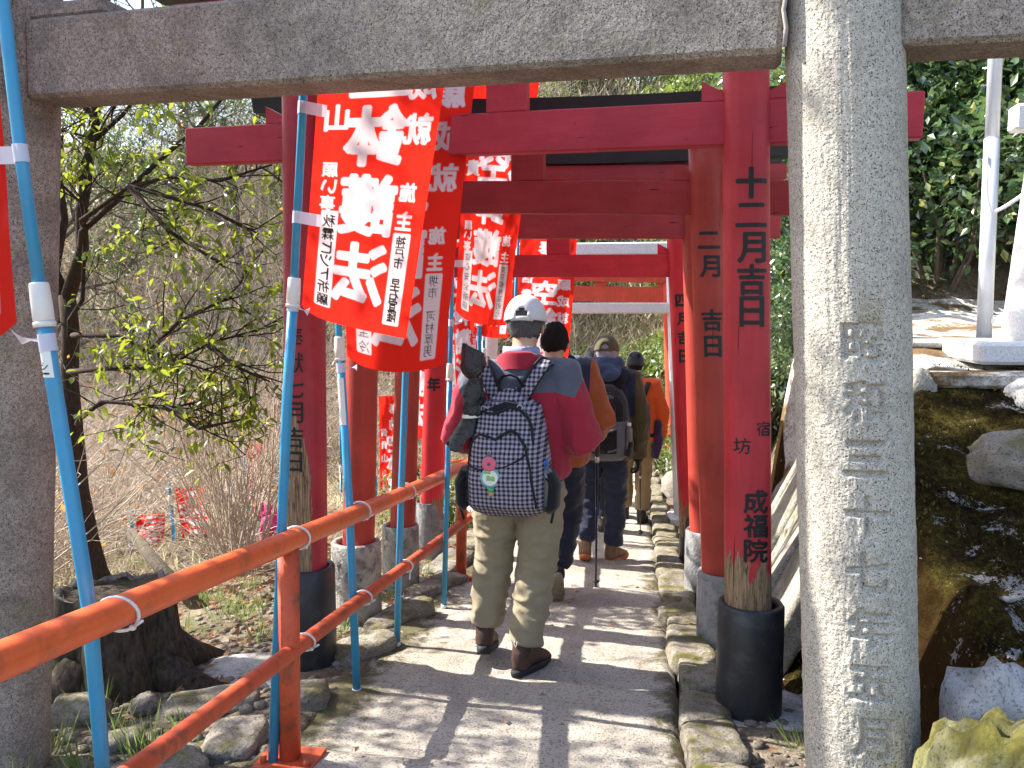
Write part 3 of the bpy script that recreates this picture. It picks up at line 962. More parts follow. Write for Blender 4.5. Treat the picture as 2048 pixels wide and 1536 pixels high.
def torii(name, label, Rb, Lb, r, expo, lean, nuki, sleeveR, sleeveL, mats, ext=(0.62, 0.58), kas=0.46, group='red torii gates over the path'):
    """Rb, Lb: foot points; nuki: (zR bottom, zL bottom, height); sleeve: (h, r, mat)"""
    root = thing(name, label, 'torii gate', ((Rb[0] + Lb[0]) / 2, (Rb[1] + Lb[1]) / 2, (Rb[2] + Lb[2]) / 2), group)
    zR, zL, nh = nuki
    d = Vector((Rb[0] - Lb[0], Rb[1] - Lb[1], 0)).normalized()
    info = {}
    ends = []
    for s, b, zn, ln in ((1, Rb, zR, lean[0]), (-1, Lb, zL, lean[1])):
        zt = zn + nh + kas - 0.02
        h = zt - b[2]
        base = Vector((b[0], b[1], b[2] + 0.02))
        top = base + Vector((0, 0, h)) - d * (s * math.tan(ln) * h)
        mb = post_mb(base, top, r * 1.03, r * 0.96, expo)
        mb.build('post', mats['postR' if s > 0 else 'postL'], root)
        info['R' if s > 0 else 'L'] = (tuple(base), tuple(top), r * 1.03, r * 0.96, expo)
        t = (zn - base.z) / h
        ends.append(base.lerp(top, t))
        sl = sleeveR if s > 0 else sleeveL
        sleeve(root, b[0], b[1], b[2], sl[0], sl[1], sl[2], max(r * 1.12, sl[1] * 0.74))
    pR, pL = ends
    up = Vector((0, 0, nh / 2))
    fx = (pR - pL).normalized()
    a, b = pL - fx * ext[1] + up, pR + fx * ext[0] + up
    th = 0.062
    mb = MB(); mb.beam(a, b, th, nh, 0.005); mb.build('tie_beam', mats['beam'], root)
    for p, s in ((pR, 1), (pL, -1)):
        for q in (1, -1):
            e = p + fx * (q * r * 0.93) + Vector((0, 0, nh))
            o = [e + Vector((0, 0, 0.002)), e + fx * (q * 0.085) + Vector((0, 0, 0.002)), e + fx * (q * 0.085) + Vector((0, 0, 0.075)), e + Vector((0, 0, 0.030))]
            yv = fx.cross(Vector((0, 0, 1))) * (th * 0.42)
            mb = MB(); mb.prism([v - yv for v in o], (0, 0, 0), tuple(yv * 2)); mb.build('wedge', mats['beam'], root)
    mid = (pR + pL) / 2
    cz = Vector((0, 0, nh))
    mb = MB(); mb.beam(mid + cz, mid + Vector((0, 0, nh + kas - nh * 0.0)), 0.05, 0.17, 0.004, up=tuple(fx)); mb.build('strut', mats['beam'], root)
    z1 = Vector((0, 0, nh + kas))
    mb = MB(); mb.beam(pL + z1 - fx * (ext[1] + 0.02) + Vector((0, 0, 0.045)), pR + z1 + fx * (ext[0] + 0.02) + Vector((0, 0, 0.045)), 0.12, 0.09, 0.005)
    mb.build('lintel', mats['beam'], root)
    A, B = pL + z1 - fx * (ext[1] + 0.17), pR + z1 + fx * (ext[0] + 0.17)
    rings = []
    for i in range(13):
        t = i / 12
        c = A.lerp(B, t) + Vector((0, 0, 0.09 + 0.05 * (2 * t - 1) ** 2))
        yv = fx.cross(Vector((0, 0, 1)))
        rings.append(np.array([tuple(c + yv * q + Vector((0, 0, w))) for q, w in ((-0.085, 0.003), (0.085, 0.003), (0.11, 0.09), (0, 0.115), (-0.11, 0.09))]))
    mb = MB(); mb.loft(rings, True, False); mb.build('top_beam', M['black_paint'], root)
    return root, info

t1, i1 = torii('red_torii', 'nearest red torii with flaking crimson posts in black sleeves and large black lettering', (0.465, 3.258, -0.329), (-1.475, 3.52, -0.40), 0.086, 2.9, (R(1.6), R(0.9)),
    (1.874, 1.906, 0.162), (0.452, 0.127, M['pvc']), (0.50, 0.133, M['pvc']), dict(postR=M['red1'], postL=M['red1L'], beam=M['red1b']), (0.60, 0.58), 0.44)
t2, i2 = torii('red_torii', 'second red torii with darker brick red beams standing in grey concrete sleeves', (0.452, 4.139, -0.418), (-1.505, 4.30, -0.436), 0.084, 2.3, (R(3.0), R(2.2)),
    (1.717, 1.775, 0.160), (0.385, 0.125, M['concrete_grey']), (0.43, 0.136, M['concrete']), dict(postR=M['red2'], postL=M['red2'], beam=M['red2b']), (0.55, 0.42), 0.205)
t3, i3 = torii('red_torii', 'third red torii mostly hidden, its black top beam showing under the brick red one', (0.455, 5.19, -0.525), (-1.472, 5.06, -0.511), 0.078, 2.3, (R(2.6), R(2.4)),
    (1.692, 1.70, 0.159), (0.42, 0.125, M['concrete_grey']), (0.40, 0.118, M['concrete']), dict(postR=M['red2'], postL=M['red2'], beam=M['red2b']), (0.5, 0.45), 0.185)
t4, i4 = torii('red_torii', 'fourth torii in the brightest red with thin black lettering on its posts', (0.452, 6.108, -0.617), (-1.53, 6.05, -0.611), 0.086, 2.6, (R(3.6), R(2.6)),
    (1.496, 1.50, 0.163), (0.38, 0.105, M['pvc']), (0.42, 0.105, M['concrete_grey']), dict(postR=M['red4'], postL=M['red4'], beam=M['red4b']), (0.5, 0.5), 0.42)
t5, i5 = torii('red_torii', 'farthest vermilion torii beyond the white stone gate', (0.60, 11.92, -1.204), (-1.55, 11.9, -1.2), 0.095, 2.3, (R(2.6), R(2.4)),
    (1.36, 1.40, 0.22), (0.43, 0.13, M['concrete_grey']), (0.43, 0.13, M['concrete_grey']), dict(postR=M['vermilion'], postL=M['vermilion'], beam=M['vermilion']), (0.45, 0.45), 0.06)

def post_text(root, inf, W, H, ztop, items, step=0.0022, uc=None, name='lettering'):
    f = post_surf(*inf, ztop, uc if uc is not None else W / 2)
    for it in items:
        lettering(f, W, H, step, [it], name, M['ink'], root)

# heights below are of the first character's top edge
post_text(t1, i1['R'], 0.17, 1.62, 1.80, [('十二月吉日', 0.094, 0.075, 0.108, 0.118, 0.0032), ('宿', 0.136, 0.985, 0.056, 0.1, 0.001), ('坊', 0.056, 1.050, 0.062, 0.1, 0.001), ('成福院', 0.106, 1.262, 0.088, 0.094, 0.002)])
post_text(t2, i2['R'], 0.17, 0.75, 1.66, [('二月', 0.082, 0.07, 0.098, 0.124, 0.0032), ('吉日', 0.084, 0.45, 0.098, 0.124, 0.0032)])
post_text(t4, i4['R'], 0.17, 0.60, 1.385, [('四月吉日', 0.086, 0.06, 0.088, 0.132, 0.003)], 0.003)
post_text(t5, i5['R'], 0.19, 1.3, 1.30, [('平成十二月吉日', 0.13, 0.08, 0.12, 0.16, 0.003)], 0.005)
post_text(t4, i4['L'], 0.17, 1.0, 1.47, [('平成二十一年', 0.088, 0.07, 0.10, 0.138, 0.003)], 0.003)
post_text(t1, i1['L'], 0.17, 0.9, 1.20, [('奉献七月吉日', 0.07, 0.06, 0.09, 0.11, 0.002)], 0.003)

# ------------------------------------------------------------ the near granite torii, its right pillar carved
st = thing('stone_torii', 'speckled grey granite torii in front, its right pillar carved with a date', 'torii gate', (-0.75, 2.2, -0.25))
def carved_pillar(root, base, top, r, mat, items, ztop, H):
    B, T = np.array(base, float), np.array(top, float)
    W = 0.17; step = 0.0022
    m = text_mask(W, H, step, items, False, 2)
    k = np.ones(3) / 3
    for ax_ in (0, 1):
        m = np.apply_along_axis(lambda q: np.convolve(q, k, 'same'), ax_, m)
    nu, nv = m.shape
    # column angles: fine in front, coarse behind
    half = math.asin((W / 2) / r)
    fine = -math.pi / 2 + np.arcsin(np.clip((np.arange(nu) * step - W / 2) / r, -1, 1))
    coarse = np.linspace(fine[-1], fine[0] + 2 * math.pi, 34)[1:-1]
    th = np.concatenate([fine, coarse]); n = len(th)
    zz = np.concatenate([np.linspace(B[2], ztop - H, 20)[:-1], ztop - H + np.arange(nv) * step, np.linspace(ztop, T[2], 16)[1:]])
    dep = np.zeros((len(zz), n))
    dep[19:19 + nv, :nu] = m.T[::-1]
    TH, ZZ = np.meshgrid(th, zz)
    t = (ZZ - B[2]) / (T[2] - B[2])
    P0 = np.stack([np.cos(TH) * 0.6, np.sin(TH) * 0.6, ZZ], -1).reshape(-1, 3)
    rough = fbm(P0 * 14, 3, 3).reshape(TH.shape) * 0.0026 + (fbm(P0 * 60, 3, 5)).reshape(TH.shape) * 0.0020
    rr = r * (1.02 - 0.05 * t) + rough - dep * 0.0115
    P = np.stack([B[0] + (T[0] - B[0]) * t + rr * np.cos(TH), B[1] + (T[1] - B[1]) * t + rr * np.sin(TH), ZZ], -1).reshape(-1, 3)
    i = np.arange(len(zz) - 1)[:, None] * n; j = np.arange(n)[None, :]
    F = np.stack([i + j, i + (j + 1) % n, i + n + (j + 1) % n, i + n + j], -1).reshape(-1, 4)
    return link('pillar', np_mesh('pillar', P - np.array(offs(root)), F, mat, True), root)
carved_pillar(st, (0.592, 2.06, -0.25), (0.425, 2.06, 2.62), 0.131, M['granite_rough'],
    [('昭和三十七年五月吉日', 0.082, 0.05, 0.088, 0.1300, 0.0030)], 1.235, 1.45)
carved_pillar(st, (-2.12, 2.43, -0.30), (-1.90, 2.43, 2.62), 0.136, M['granite'], [(' ', 0.05, 0.05, 0.1, 0.1, 0)], 1.2, 0.1)
mb = MB()
mb.beam((-1.83, 2.42, 2.020), (0.335, 2.068, 1.957), 0.15, 0.235, 0.012)
mb.build('tie_beam', M['granite'], st)
mb = MB()
mb.beam((0.575, 2.05, 1.955), (1.42, 1.965, 1.935), 0.15, 0.235, 0.012)
mb.build('tie_beam_end', M['granite'], st)
mb = MB(); mb.beam((-2.7, 2.51, 2.035), (-2.08, 2.44, 2.025), 0.15, 0.235, 0.012); mb.build('tie_beam_end', M['granite'], st)
mb = MB()
pts = [(-1.855, 2.302, 1.90 + 0.05 * i) for i in range(8)]
mb.tube([(p[0] + 0.006 * math.sin(i * 2.1), p[1], p[2]) for i, p in enumerate(pts)], [0.014 + 0.004 * math.sin(i * 3.3) for i in range(8)], 8)
mb.build('mortar_joint', M['mortar'], st)
mb = MB(); mb.tube([(0.325 + 0.004 * math.sin(i * 2.3), 1.99 - 0.0, 1.85 + 0.04 * i) for i in range(7)], 0.005, 8); mb.build('mortar_joint', M['mortar'], st)
mb = MB(); mb.beam((-1.85, 2.42, 2.162), (-1.55, 2.375, 2.155), 0.12, 0.045, 0.008); mb.build('wedge', M['granite'], st)
mb = MB(); mb.beam((-2.55, 2.48, 2.70), (1.2, 1.97, 2.60), 0.125, 0.2, 0.02); mb.build('lintel', M['granite'], st)
mb = MB(); mb.beam((-2.75, 2.51, 2.92), (1.4, 1.95, 2.82), 0.145, 0.22, 0.03); mb.build('top_beam', M['granite'], st)
mb = MB(); mb.beam((-0.72, 2.245, 2.11), (-0.72, 2.245, 2.56), 0.14, 0.2, 0.01); mb.build('strut', M['granite'], st)

# ------------------------------------------------------------ white stone torii farther down, and another on the terrace
def white_torii(label, Rb, Lb, r, zn, zk, lean, ext=0.35, kext=0.12, block=0.30, nh=0.105, kh=0.115):
    root = thing('white_torii', label, 'torii gate', Rb)
    d = (Vector(Rb) - Vector(Lb)); d.z = 0; d.normalize()
    P = []
    for s, b in ((1, Rb), (-1, Lb)):
        h = zk - b[2]
        top = Vector(b) + Vector((0, 0, h)) - d * (s * math.tan(lean) * h)
        mb = MB()
        k = [Vector(b).lerp(top, i / 6) for i in range(7)]
        mb.tube(k, [lerp(r * 1.06, r * 0.92, i / 6) for i in range(7)], 28, hint=(1, 0, 0))
        mb.build('pillar', M['granite_white'], root)
        mb = MB()
        mb.box((b[0], b[1], b[2] + 0.035), (block * 2, block * 2, 0.10), Matrix.Rotation(math.atan2(d.y, d.x), 3, 'Z'), 0.015)
        mb.build('base_block', M['granite_white'], root)
        P.append((Vector(b), top, h))
    def at(i, z):
        b, t, h = P[i]
        return b.lerp(t, (z - b.z) / h)
    a, b = at(1, zn) - d * ext, at(0, zn) + d * ext
    mb = MB(); mb.beam(a + Vector((0, 0, nh / 2)), b + Vector((0, 0, nh / 2)), 0.11, nh, 0.012); mb.build('tie_beam', M['granite_white'], root)
    a, b = at(1, zk) - d * (ext + kext), at(0, zk) + d * (ext + kext)
    mb = MB(); mb.beam(a + Vector((0, 0, kh / 2)), b + Vector((0, 0, kh / 2)), 0.19, kh, 0.012); mb.build('top_beam', M['granite_white'], root)
    m = (at(0, zn) + at(1, zn)) / 2
    mb = MB(); mb.beam(m + Vector((0, 0, nh)), Vector((m.x, m.y, zk)), 0.10, 0.13, 0.006); mb.build('strut', M['granite_white'], root)
    return root
white_torii('low white stone torii across the path behind the bright red gate', (0.50, 8.15, -0.83), (-1.52, 8.15, -0.82), 0.085, 1.227, 1.79, R(3.0), 0.3, block=0.15)
white_torii('bright white stone torii standing up on the terrace at the right edge', (3.9, 4.2, 1.0), (1.885, 4.3, 1.03), 0.13, 2.10, 2.40, R(4.2), 0.215, -0.05, block=0.33, nh=0.12, kh=0.16)

# grey pipe pole with a looped white cable
gp = thing('steel_pole', 'galvanised grey pipe pole on the terrace beside the white stone pillar', 'pole', (1.945, 5.0, 1.13))
mb = MB(); mb.tube([(1.945, 5.0, 1.10), (1.935, 5.0, 2.2)], 0.040, 20); mb.build('lower_tube', M['steel'], gp)
mb = MB(); mb.tube([(1.935, 5.0, 2.19), (1.92, 5.0, 3.6)], 0.036, 20); mb.build('upper_tube', M['steel'], gp)
mb = MB(); mb.box((1.972, 4.962, 1.20), (0.02, 0.006, 0.03), None, 0.002); mb.build('sticker', M['white'], gp)
pts = []
for i in range(26):
    t = i / 25
    a = math.pi * (1.02 - 1.0 * t)
    pts.append((1.945 + 0.13 * math.cos(a) * (0.42 if math.cos(a) < 0 else 1.0) + (0.11 * max(0, t - 0.62) / 0.38), 4.93 - 0.5 * max(0, t - 0.5), 1.97 - 0.19 * math.sin(a) + 0.27 * t ** 4))
pts = [(1.90, 4.97, 2.10), (1.893, 4.95, 2.03)] + pts
mb = MB(); mb.tube(pts, 0.010, 8)
tag(mb.build('cable', M['cable'], None, loc=(1.945, 4.93, 1.9)), 'white cable looped round the grey pipe pole', 'cable')
for v in (): pass

# ------------------------------------------------------------ handrail
hr = thing('handrail', 'orange pipe handrail running down the left side of the path', 'handrail', (-1.1, 2.5, -0.25), 'orange handrails')
def rail_h(y): return -S * y
mb = MB(); mb.tube([(-1.10, y, rail_h(y) + 0.765 + 0.006 * math.sin(y * 1.3)) for y in np.arange(-0.4, 7.61, 0.4)], 0.0355, 18); mb.build('top_rail', M['rail'], hr)
mb = MB(); mb.tube([(-1.10, y, rail_h(y) + 0.395) for y in np.arange(-0.4, 7.61, 0.4)], 0.027, 14); mb.build('lower_rail', M['rail_old'], hr)
for y, x in ((-0.2, -1.1), (2.5, -1.105), (5.2, -1.095), (7.55, -1.1)):
    mb = MB(); mb.tube([(x - 0.012, y, rail_h(y) - 0.02), (x, y, rail_h(y) + 0.74)], 0.035, 16); p = mb.build('post', M['rail_old'], hr)
    mb = MB(); mb.box((x - 0.012, y, rail_h(y) + 0.022), (0.20, 0.15, 0.016), None, 0.002)
    mb.build('foot_plate', M['rail_old'], p)
    for sx in (-1, 1):
        mb = MB(); mb.tube([(x - 0.012 + sx * 0.075, y - 0.04, rail_h(y) + 0.025), (x - 0.012 + sx * 0.075, y - 0.04, rail_h(y) + 0.055)], 0.012, 6); mb.build('bolt', M['rail_old'], p)
hr2 = thing('handrail', 'far orange handrail where the lower path turns away behind the posts', 'handrail', (-2.2, 9.5, -0.95), 'orange handrails')
A, B = Vector((-2.75, 9.3, -1.02)), Vector((-1.95, 10.9, -1.12))
for h, r, nm in ((0.78, 0.03, 'top_rail'), (0.40, 0.022, 'lower_rail')):
    mb = MB(); mb.tube([A + Vector((0, 0, h)), A.lerp(B, 0.5) + Vector((0, 0, h)), B + Vector((0, 0, h))], r, 10); mb.build(nm, M['rail'], hr2)
for t in (0.02, 0.98):
    mb = MB(); p = A.lerp(B, t); mb.tube([p - Vector((0, 0, 0.1)), p + Vector((0, 0, 0.77))], 0.026, 10); mb.build('post', M['rail'], hr2)
# ------------------------------------------------------------ nobori banners on telescopic poles
RED, WHT, INK = np.array((0.80, 0.028, 0.016)), np.array((0.70, 0.66, 0.72)), np.array((0.02, 0.018, 0.02))
def banner_print(W, H, step, boxL='', boxR='', fat=1.0):
    big = [('空鉢護法', 0.218, 0.565, 0.205, 0.246, 0.0096 * fat)]
    med = [('所願成就', 0.375, 0.335, 0.100, 0.152, 0.0042 * fat), ('信貴山', 0.075, 0.435, 0.092, 0.155, 0.0045 * fat)]
    sml = [('願い事', 0.066, 0.935, 0.055, 0.062, 0.0022 * fat), ('施主', 0.370, 1.005, 0.062, 0.098, 0.003 * fat), ('奉納', 0.225, 0.16, 0.14, 0.17, 0.006 * fat)]
    m = text_mask(W, H, step, big + med + sml, True, 2)
    nu, nv = m.shape
    U, V = np.meshgrid(np.arange(nu) * step, np.arange(nv) * step, indexing='ij')
    def rbox(u0, v0, u1, v1, r=0.006):
        dx = np.maximum(np.abs(U - (u0 + u1) / 2) - (u1 - u0) / 2 + r, 0); dy = np.maximum(np.abs(V - (v0 + v1) / 2) - (v1 - v0) / 2 + r, 0)
        return np.clip((r - np.hypot(dx, dy)) / step + 0.5, 0, 1)
    m = np.maximum(m, np.maximum(rbox(0.045, 1.085, 0.110, 1.45), rbox(0.333, 1.145, 0.405, 1.465)))
    ink = []
    if boxL: ink.append((boxL, 0.078, 1.125, 0.046, 0.30 / max(len(boxL) - 1, 1), 0.0012))
    if boxR: ink.append((boxR, 0.370, 1.175, 0.040, 0.26 / max(len(boxR) - 1, 1), 0.0012))
    k = text_mask(W, H, step, ink, True, 2) if ink else m * 0
    c = RED[None, None] * (1 - m[..., None]) + WHT * m[..., None]
    return c * (1 - k[..., None]) + INK * k[..., None]

def banner_cloth(name, root, TL, TR, BL, BR, W=0.45, H=1.5, step=0.003, boxL='', boxR='', amp=0.012, seed=0, drop=0.02, curl=0.0):
    TL, TR, BL, BR = [np.array(p, float) for p in (TL, TR, BL, BR)]
    c = banner_print(W, H, step, boxL, boxR)
    nu, nv = c.shape[:2]
    a, b = np.meshgrid(np.linspace(0, 1, nu), np.linspace(0, 1, nv), indexing='ij')
    A, B = a[..., None], b[..., None]
    P = TL * (1 - A) * (1 - B) + TR * A * (1 - B) + BL * (1 - A) * B + BR * A * B
    nrm = np.cross(TR - TL, BL - TL); nrm /= np.linalg.norm(nrm)
    if nrm[1] > 0: nrm = -nrm
    wv = (np.sin(a * 6.5 + b * 3.0 + seed) * 0.6 + np.sin(a * 3.1 - b * 7.5 + seed * 2.3) * 0.5 + np.sin(a * 15 + b * 2 + seed) * 0.16) * amp * (0.35 + 0.65 * a)
    q = np.stack([a * 3 + seed, b * 5, a * 0], -1).reshape(-1, 3)
    wv += fbm(q * 1.4, 3, 7).reshape(a.shape) * amp * 0.9
    P = P + nrm * wv[..., None]
    # lower hem: rounded near the pole tie, sagging in the middle
    P[..., 2] += (-drop * np.sin(a * math.pi) * b ** 6) + 0.035 * np.exp(-a * 9) * b ** 8
    P += nrm * (curl * (a ** 3) * b)[..., None]
    o = link(name, np_mesh(name, P.reshape(-1, 3) - np.array(offs(root)), grid_faces(nu, nv), M['banner'], True, {'print': ('FLOAT_COLOR', np.concatenate([c, np.ones((nu, nv, 1))], -1))}), root)
    return o

def pole(root, pts, r_lo, r_up, joint_z, tapes=(), tapew=0.085, lab=None, cap=True):
    """pts from foot to top; tapes: list of heights with direction"""
    P = [Vector(p) for p in pts]
    def at(z):
        for a, b in zip(P, P[1:]):
            if z <= b.z or b is P[-1]:
                return a.lerp(b, (z - a.z) / (b.z - a.z))
    J = at(joint_z)
    mb = MB(); mb.tube([p for p in P if p.z < joint_z - 0.01] + [J], r_lo, 14); lo = mb.build('lower_tube', M['blue'], root)
    mb = MB(); mb.tube([J] + [p for p in P if p.z > joint_z + 0.01], r_up, 14); mb.build('upper_tube', M['blue'], root)
    ax = (at(joint_z + 0.05) - at(joint_z - 0.05)).normalized()
    mb = MB(); mb.tube([J - ax * 0.05, J - ax * 0.046, J - ax * 0.012, J + ax * 0.03, J + ax * 0.034], [r_lo * 1.18, r_lo * 1.32, r_lo * 1.30, r_lo * 1.22, r_lo * 1.1], 16)
    j = mb.build('joint_collar', M['white_plastic'], root)
    mb = MB(); mb.tube([J - ax * 0.062, J - ax * 0.05], r_lo * 1.38, 16); mb.build('collar_ring', M['white_plastic'], j)
    if cap:
        mb = MB(); f = P[0]; mb.tube([f - ax * 0.004, f + ax * 0.022], r_lo * 1.16, 14); mb.build('foot_cap', M['white_plastic'], root)
    for z, dr, tw in tapes:
        c = at(z); dr = Vector(dr)
        r = (r_lo if z < joint_z else r_up) + 0.002
        mb = MB(); h = 0.019
        mb.tube([c - ax * h, c + ax * h], r, 14, cap=False)
        t = mb.build('tape', M['tape'], root)
        L = dr.length; e = dr.normalized(); rows = []
        for i in range(7):
            s = i / 6
            ang = tw * s; wid = h * (1.0 if not tw else (0.35 + 0.65 * abs(2 * s - 0.7)))
            side = (ax * math.cos(ang) + e.cross(ax) * math.sin(ang))
            m = c + e * (L * s) + e.cross(ax) * (r * (1 - s) * 0.9 )
            rows += [tuple(m - side * wid), tuple(m + side * wid)]
        mb = MB(); mb.add(rows, [(2 * i, 2 * i + 1, 2 * i + 3, 2 * i + 2) for i in range(6)]); mb.build('tape_tail', M['tape'], t)
    if lab:
        z0, z1, txt = lab
        a, b = at(z0), at(z1); rr = r_lo + 0.0008
        th = [math.radians(-150 + 12 * k) for k in range(10)]
        mb = MB(); rows = [tuple(q + Vector((math.cos(t) * rr, math.sin(t) * rr, 0))) for q in (a, b) for t in th]
        mb.add(rows, [(k, k + 1, 11 + k, 10 + k) for k in range(9)]); l = mb.build('paper_label', M['white'], root)
        def f(U, V):
            z = z1 - V; t = (z - a.z) / (b.z - a.z)
            an = math.radians(-96) + (U - 0.015) / rr
            return np.stack([a.x + (b.x - a.x) * t + np.cos(an) * (rr + 0.0008), a.y + (b.y - a.y) * t + np.sin(an) * (rr + 0.0008), z], -1)
        lettering(f, 0.03, z1 - z0, 0.0014, [(txt, 0.015, (z1 - z0) * 0.58, 0.017, 0.016, 0.0006)], 'lettering', M['ink'], l)
    return at

def tie(c, r, ax=(0, 1, 0), label='', tail=(0.03, -0.01, 0.02)):
    mb = MB(); ax = Vector(ax).normalized()
    u = ax.orthogonal().normalized(); v = ax.cross(u)
    ring = [Vector(c) + (u * math.cos(2 * math.pi * i / 18) + v * math.sin(2 * math.pi * i / 18)) * r + ax * 0.02 * math.sin(2 * math.pi * i / 18) for i in range(19)]
    mb.tube(ring, 0.0042, 6, cap=False)
    e = ring[5]; mb.tube([e, e + Vector(tail)], 0.0035, 6)
    mb.box(tuple(e), (0.012, 0.012, 0.012), None, 0.002)
    tag(mb.build('cable_tie', M['tie'], None, loc=c), label, 'cable tie', 'cable ties holding the banner poles')

G = 'red prayer banners on blue poles'
def nobori(label, pts, joint, r=(0.022, 0.0175), tapes=(), lab=None, cloth=None, arm=True, **kw):
    root = thing('prayer_banner', label, 'banner', pts[0], G)
    at = pole(root, pts, r[0], r[1], joint, tapes, lab=lab)
    if arm and cloth:
        tl, tr = Vector(cloth[0]), Vector(cloth[1]); top = Vector(pts[-1])
        mb = MB(); mb.tube([top - Vector((0, 0, 0.02)), (top.x * 0.2 + tl.x * 0.8, top.y * 0.2 + tl.y * 0.8, top.z), (tr.x, tr.y, tr.z + 0.015)], 0.007, 8); mb.build('cross_arm', M['white_plastic'], root)
    if cloth:
        banner_cloth('cloth', root, *cloth, **kw)
    return root, at

def ext(top_vis, bot, v0, H=1.5):
    """top corner of a cloth whose lower part (from v0 down) is measured"""
    a, b = Vector(top_vis), Vector(bot)
    return tuple(b + (a - b) * (H / (H - v0)))
# A: nearest, mostly out of frame on the left
nobori('nearest banner cut off by the left edge, tied to the rail with a blue pole', [(-1.150, 1.62, -0.17), (-1.19, 1.63, 0.61), (-1.25, 1.63, 1.11), (-1.27, 1.63, 1.29), (-1.30, 1.63, 1.60), (-1.345, 1.63, 2.2), (-1.37, 1.63, 2.6)], 1.285,
    (0.0165, 0.0135), [(1.592, (-0.12, 0.03, 0.004), 0), (1.190, (-0.10, 0.03, 0.012), 2.6)], (1.115, 1.172, 'シール'),
    cloth=((-1.395, 1.66, 2.58), (-1.82, 1.75, 2.58), (-1.352, 1.66, 1.20), (-1.77, 1.72, 1.17)), amp=0.005, seed=4, step=0.005)
# B: the big one
bTL, bTR, bBL, bBR = (-1.010, 2.60, 1.975), (-0.640, 2.80, 2.040), (-1.082, 2.60, 1.240), (-0.785, 2.80, 1.160)
nobori('large red banner with mirrored white characters hanging in front of the nearest red post', [(-1.165, 2.47, -0.262), (-1.11, 2.53, 0.97), (-1.087, 2.55, 1.32), (-1.04, 2.55, 1.93), (-0.99, 2.55, 2.72)], 1.33,
    (0.0165, 0.0135), [(1.895, (0.075, 0.01, -0.012), 0), (1.555, (0.075, 0.01, -0.012), 0), (1.275, (0.05, 0.01, -0.02), 2.2)],
    cloth=(ext(bTL, bBL, 0.62), ext(bTR, bBR, 0.62), bBL, bBR), step=0.0026, boxL='秋霖ヒット祈願', boxR='神戸市 早石宣隆', amp=0.005, seed=1.0, drop=0.002)
# C: second, lower one
cTL, cTR, cBL, cBR = (-1.195, 3.22, 2.16), (-0.655, 3.42, 2.215), (-1.150, 3.22, 1.040), (-0.80, 3.42, 1.025)
nobori('second red banner showing below and right of the large one, tied to the rail', [(-1.12, 3.18, -0.325), (-1.14, 3.18, 0.49), (-1.17, 3.18, 1.18), (-1.195, 3.18, 2.13), (-1.21, 3.18, 2.8)], 1.12,
    (0.0165, 0.013), [(1.03, (0.06, 0.02, 0.0), 2.2)], (0.80, 0.99, ' '),
    cloth=(ext(cTL, cBL, 0.42), ext(cTR, cBR, 0.42), cBL, cBR), step=0.003, boxL='家内安全宝冷', boxR='堺市 河村厚男', amp=0.007, seed=2.2, drop=0.03)
# D: its cloth hangs behind B and C
nobori('blue pole standing between the first two left posts, its cloth hidden behind the others', [(-1.14, 3.83, -0.39), (-1.11, 3.83, 0.34), (-1.08, 3.83, 0.95), (-1.03, 3.83, 2.32), (-1.01, 3.83, 2.8)], 1.45,
    (0.0165, 0.0135), [], cloth=((-1.06, 3.86, 2.70), (-1.45, 3.92, 2.70), (-1.10, 3.86, 1.33), (-1.42, 3.9, 1.33)), step=0.006, seed=3.1)
# E
eTL, eTR, eBL, eBR = (-0.935, 4.52, 2.11), (-0.585, 4.60, 2.10), (-0.985, 4.52, 1.225), (-0.715, 4.60, 1.175)
nobori('third red banner behind the dark beams, beside the man in the pale cap', [(-1.072, 4.56, -0.46), (-1.01, 4.5, 1.04), (-0.98, 4.5, 2.1), (-0.955, 4.5, 2.72)], 0.93,
    (0.0155, 0.0125), [(1.515, (0.075, 0.01, 0.0), 0), (1.19, (0.06, 0.01, 0.012), 2.2)],
    cloth=(ext(eTL, eBL, 0.505), ext(eTR, eBR, 0.505), eBL, eBR), step=0.0035, boxL='従心安全祈願', boxR='東京都有澤和元', amp=0.012, seed=5.0)
# F: sunlit
fTL, fTR, fBL, fBR = (-0.985, 7.18, 1.95), (-0.50, 7.3, 1.93), (-1.05, 7.18, 0.55), (-0.60, 7.25, 0.52)
nobori('sunlit red banner farther down, behind the head of the man in the pale cap', [(-1.15, 7.15, -0.73), (-1.05, 7.15, 0.6), (-1.0, 7.15, 2.02)], 0.7, (0.019, 0.015), [(0.62, (0.05, 0.02, 0), 2.2)],
    cloth=(fTL, fTR, fBL, fBR), step=0.0045, amp=0.028, seed=6.3, boxL='身体健全', boxR='大阪市')
nobori('short red banner whose lower hem shows beside the black plastic bag', [(-1.17, 6.25, -0.63), (-1.17, 6.22, 1.1), (-1.17, 6.2, 2.4)], 1.2, (0.018, 0.014), [],
    cloth=((-1.22, 6.2, 2.42), (-0.86, 6.28, 2.42), (-1.235, 6.2, 1.09), (-0.95, 6.28, 1.05)), step=0.006, amp=0.02, seed=7.7, boxL='所願', boxR='奈良市')
nobori('narrow red banner glimpsed between the bright post and the thin blue pole', [(-1.30, 7.0, -0.71), (-1.28, 7.0, 0.8), (-1.26, 7.0, 2.1)], 0.9, (0.016, 0.013), [(1.02, (-0.07, 0, 0), 0), (0.72, (-0.07, 0, 0), 0)],
    cloth=((-1.30, 7.02, 2.05), (-1.68, 7.05, 2.05), (-1.33, 7.02, 0.55), (-1.60, 7.05, 0.53)), step=0.006, amp=0.02, seed=8.4, boxL='祈願', boxR='京都市')
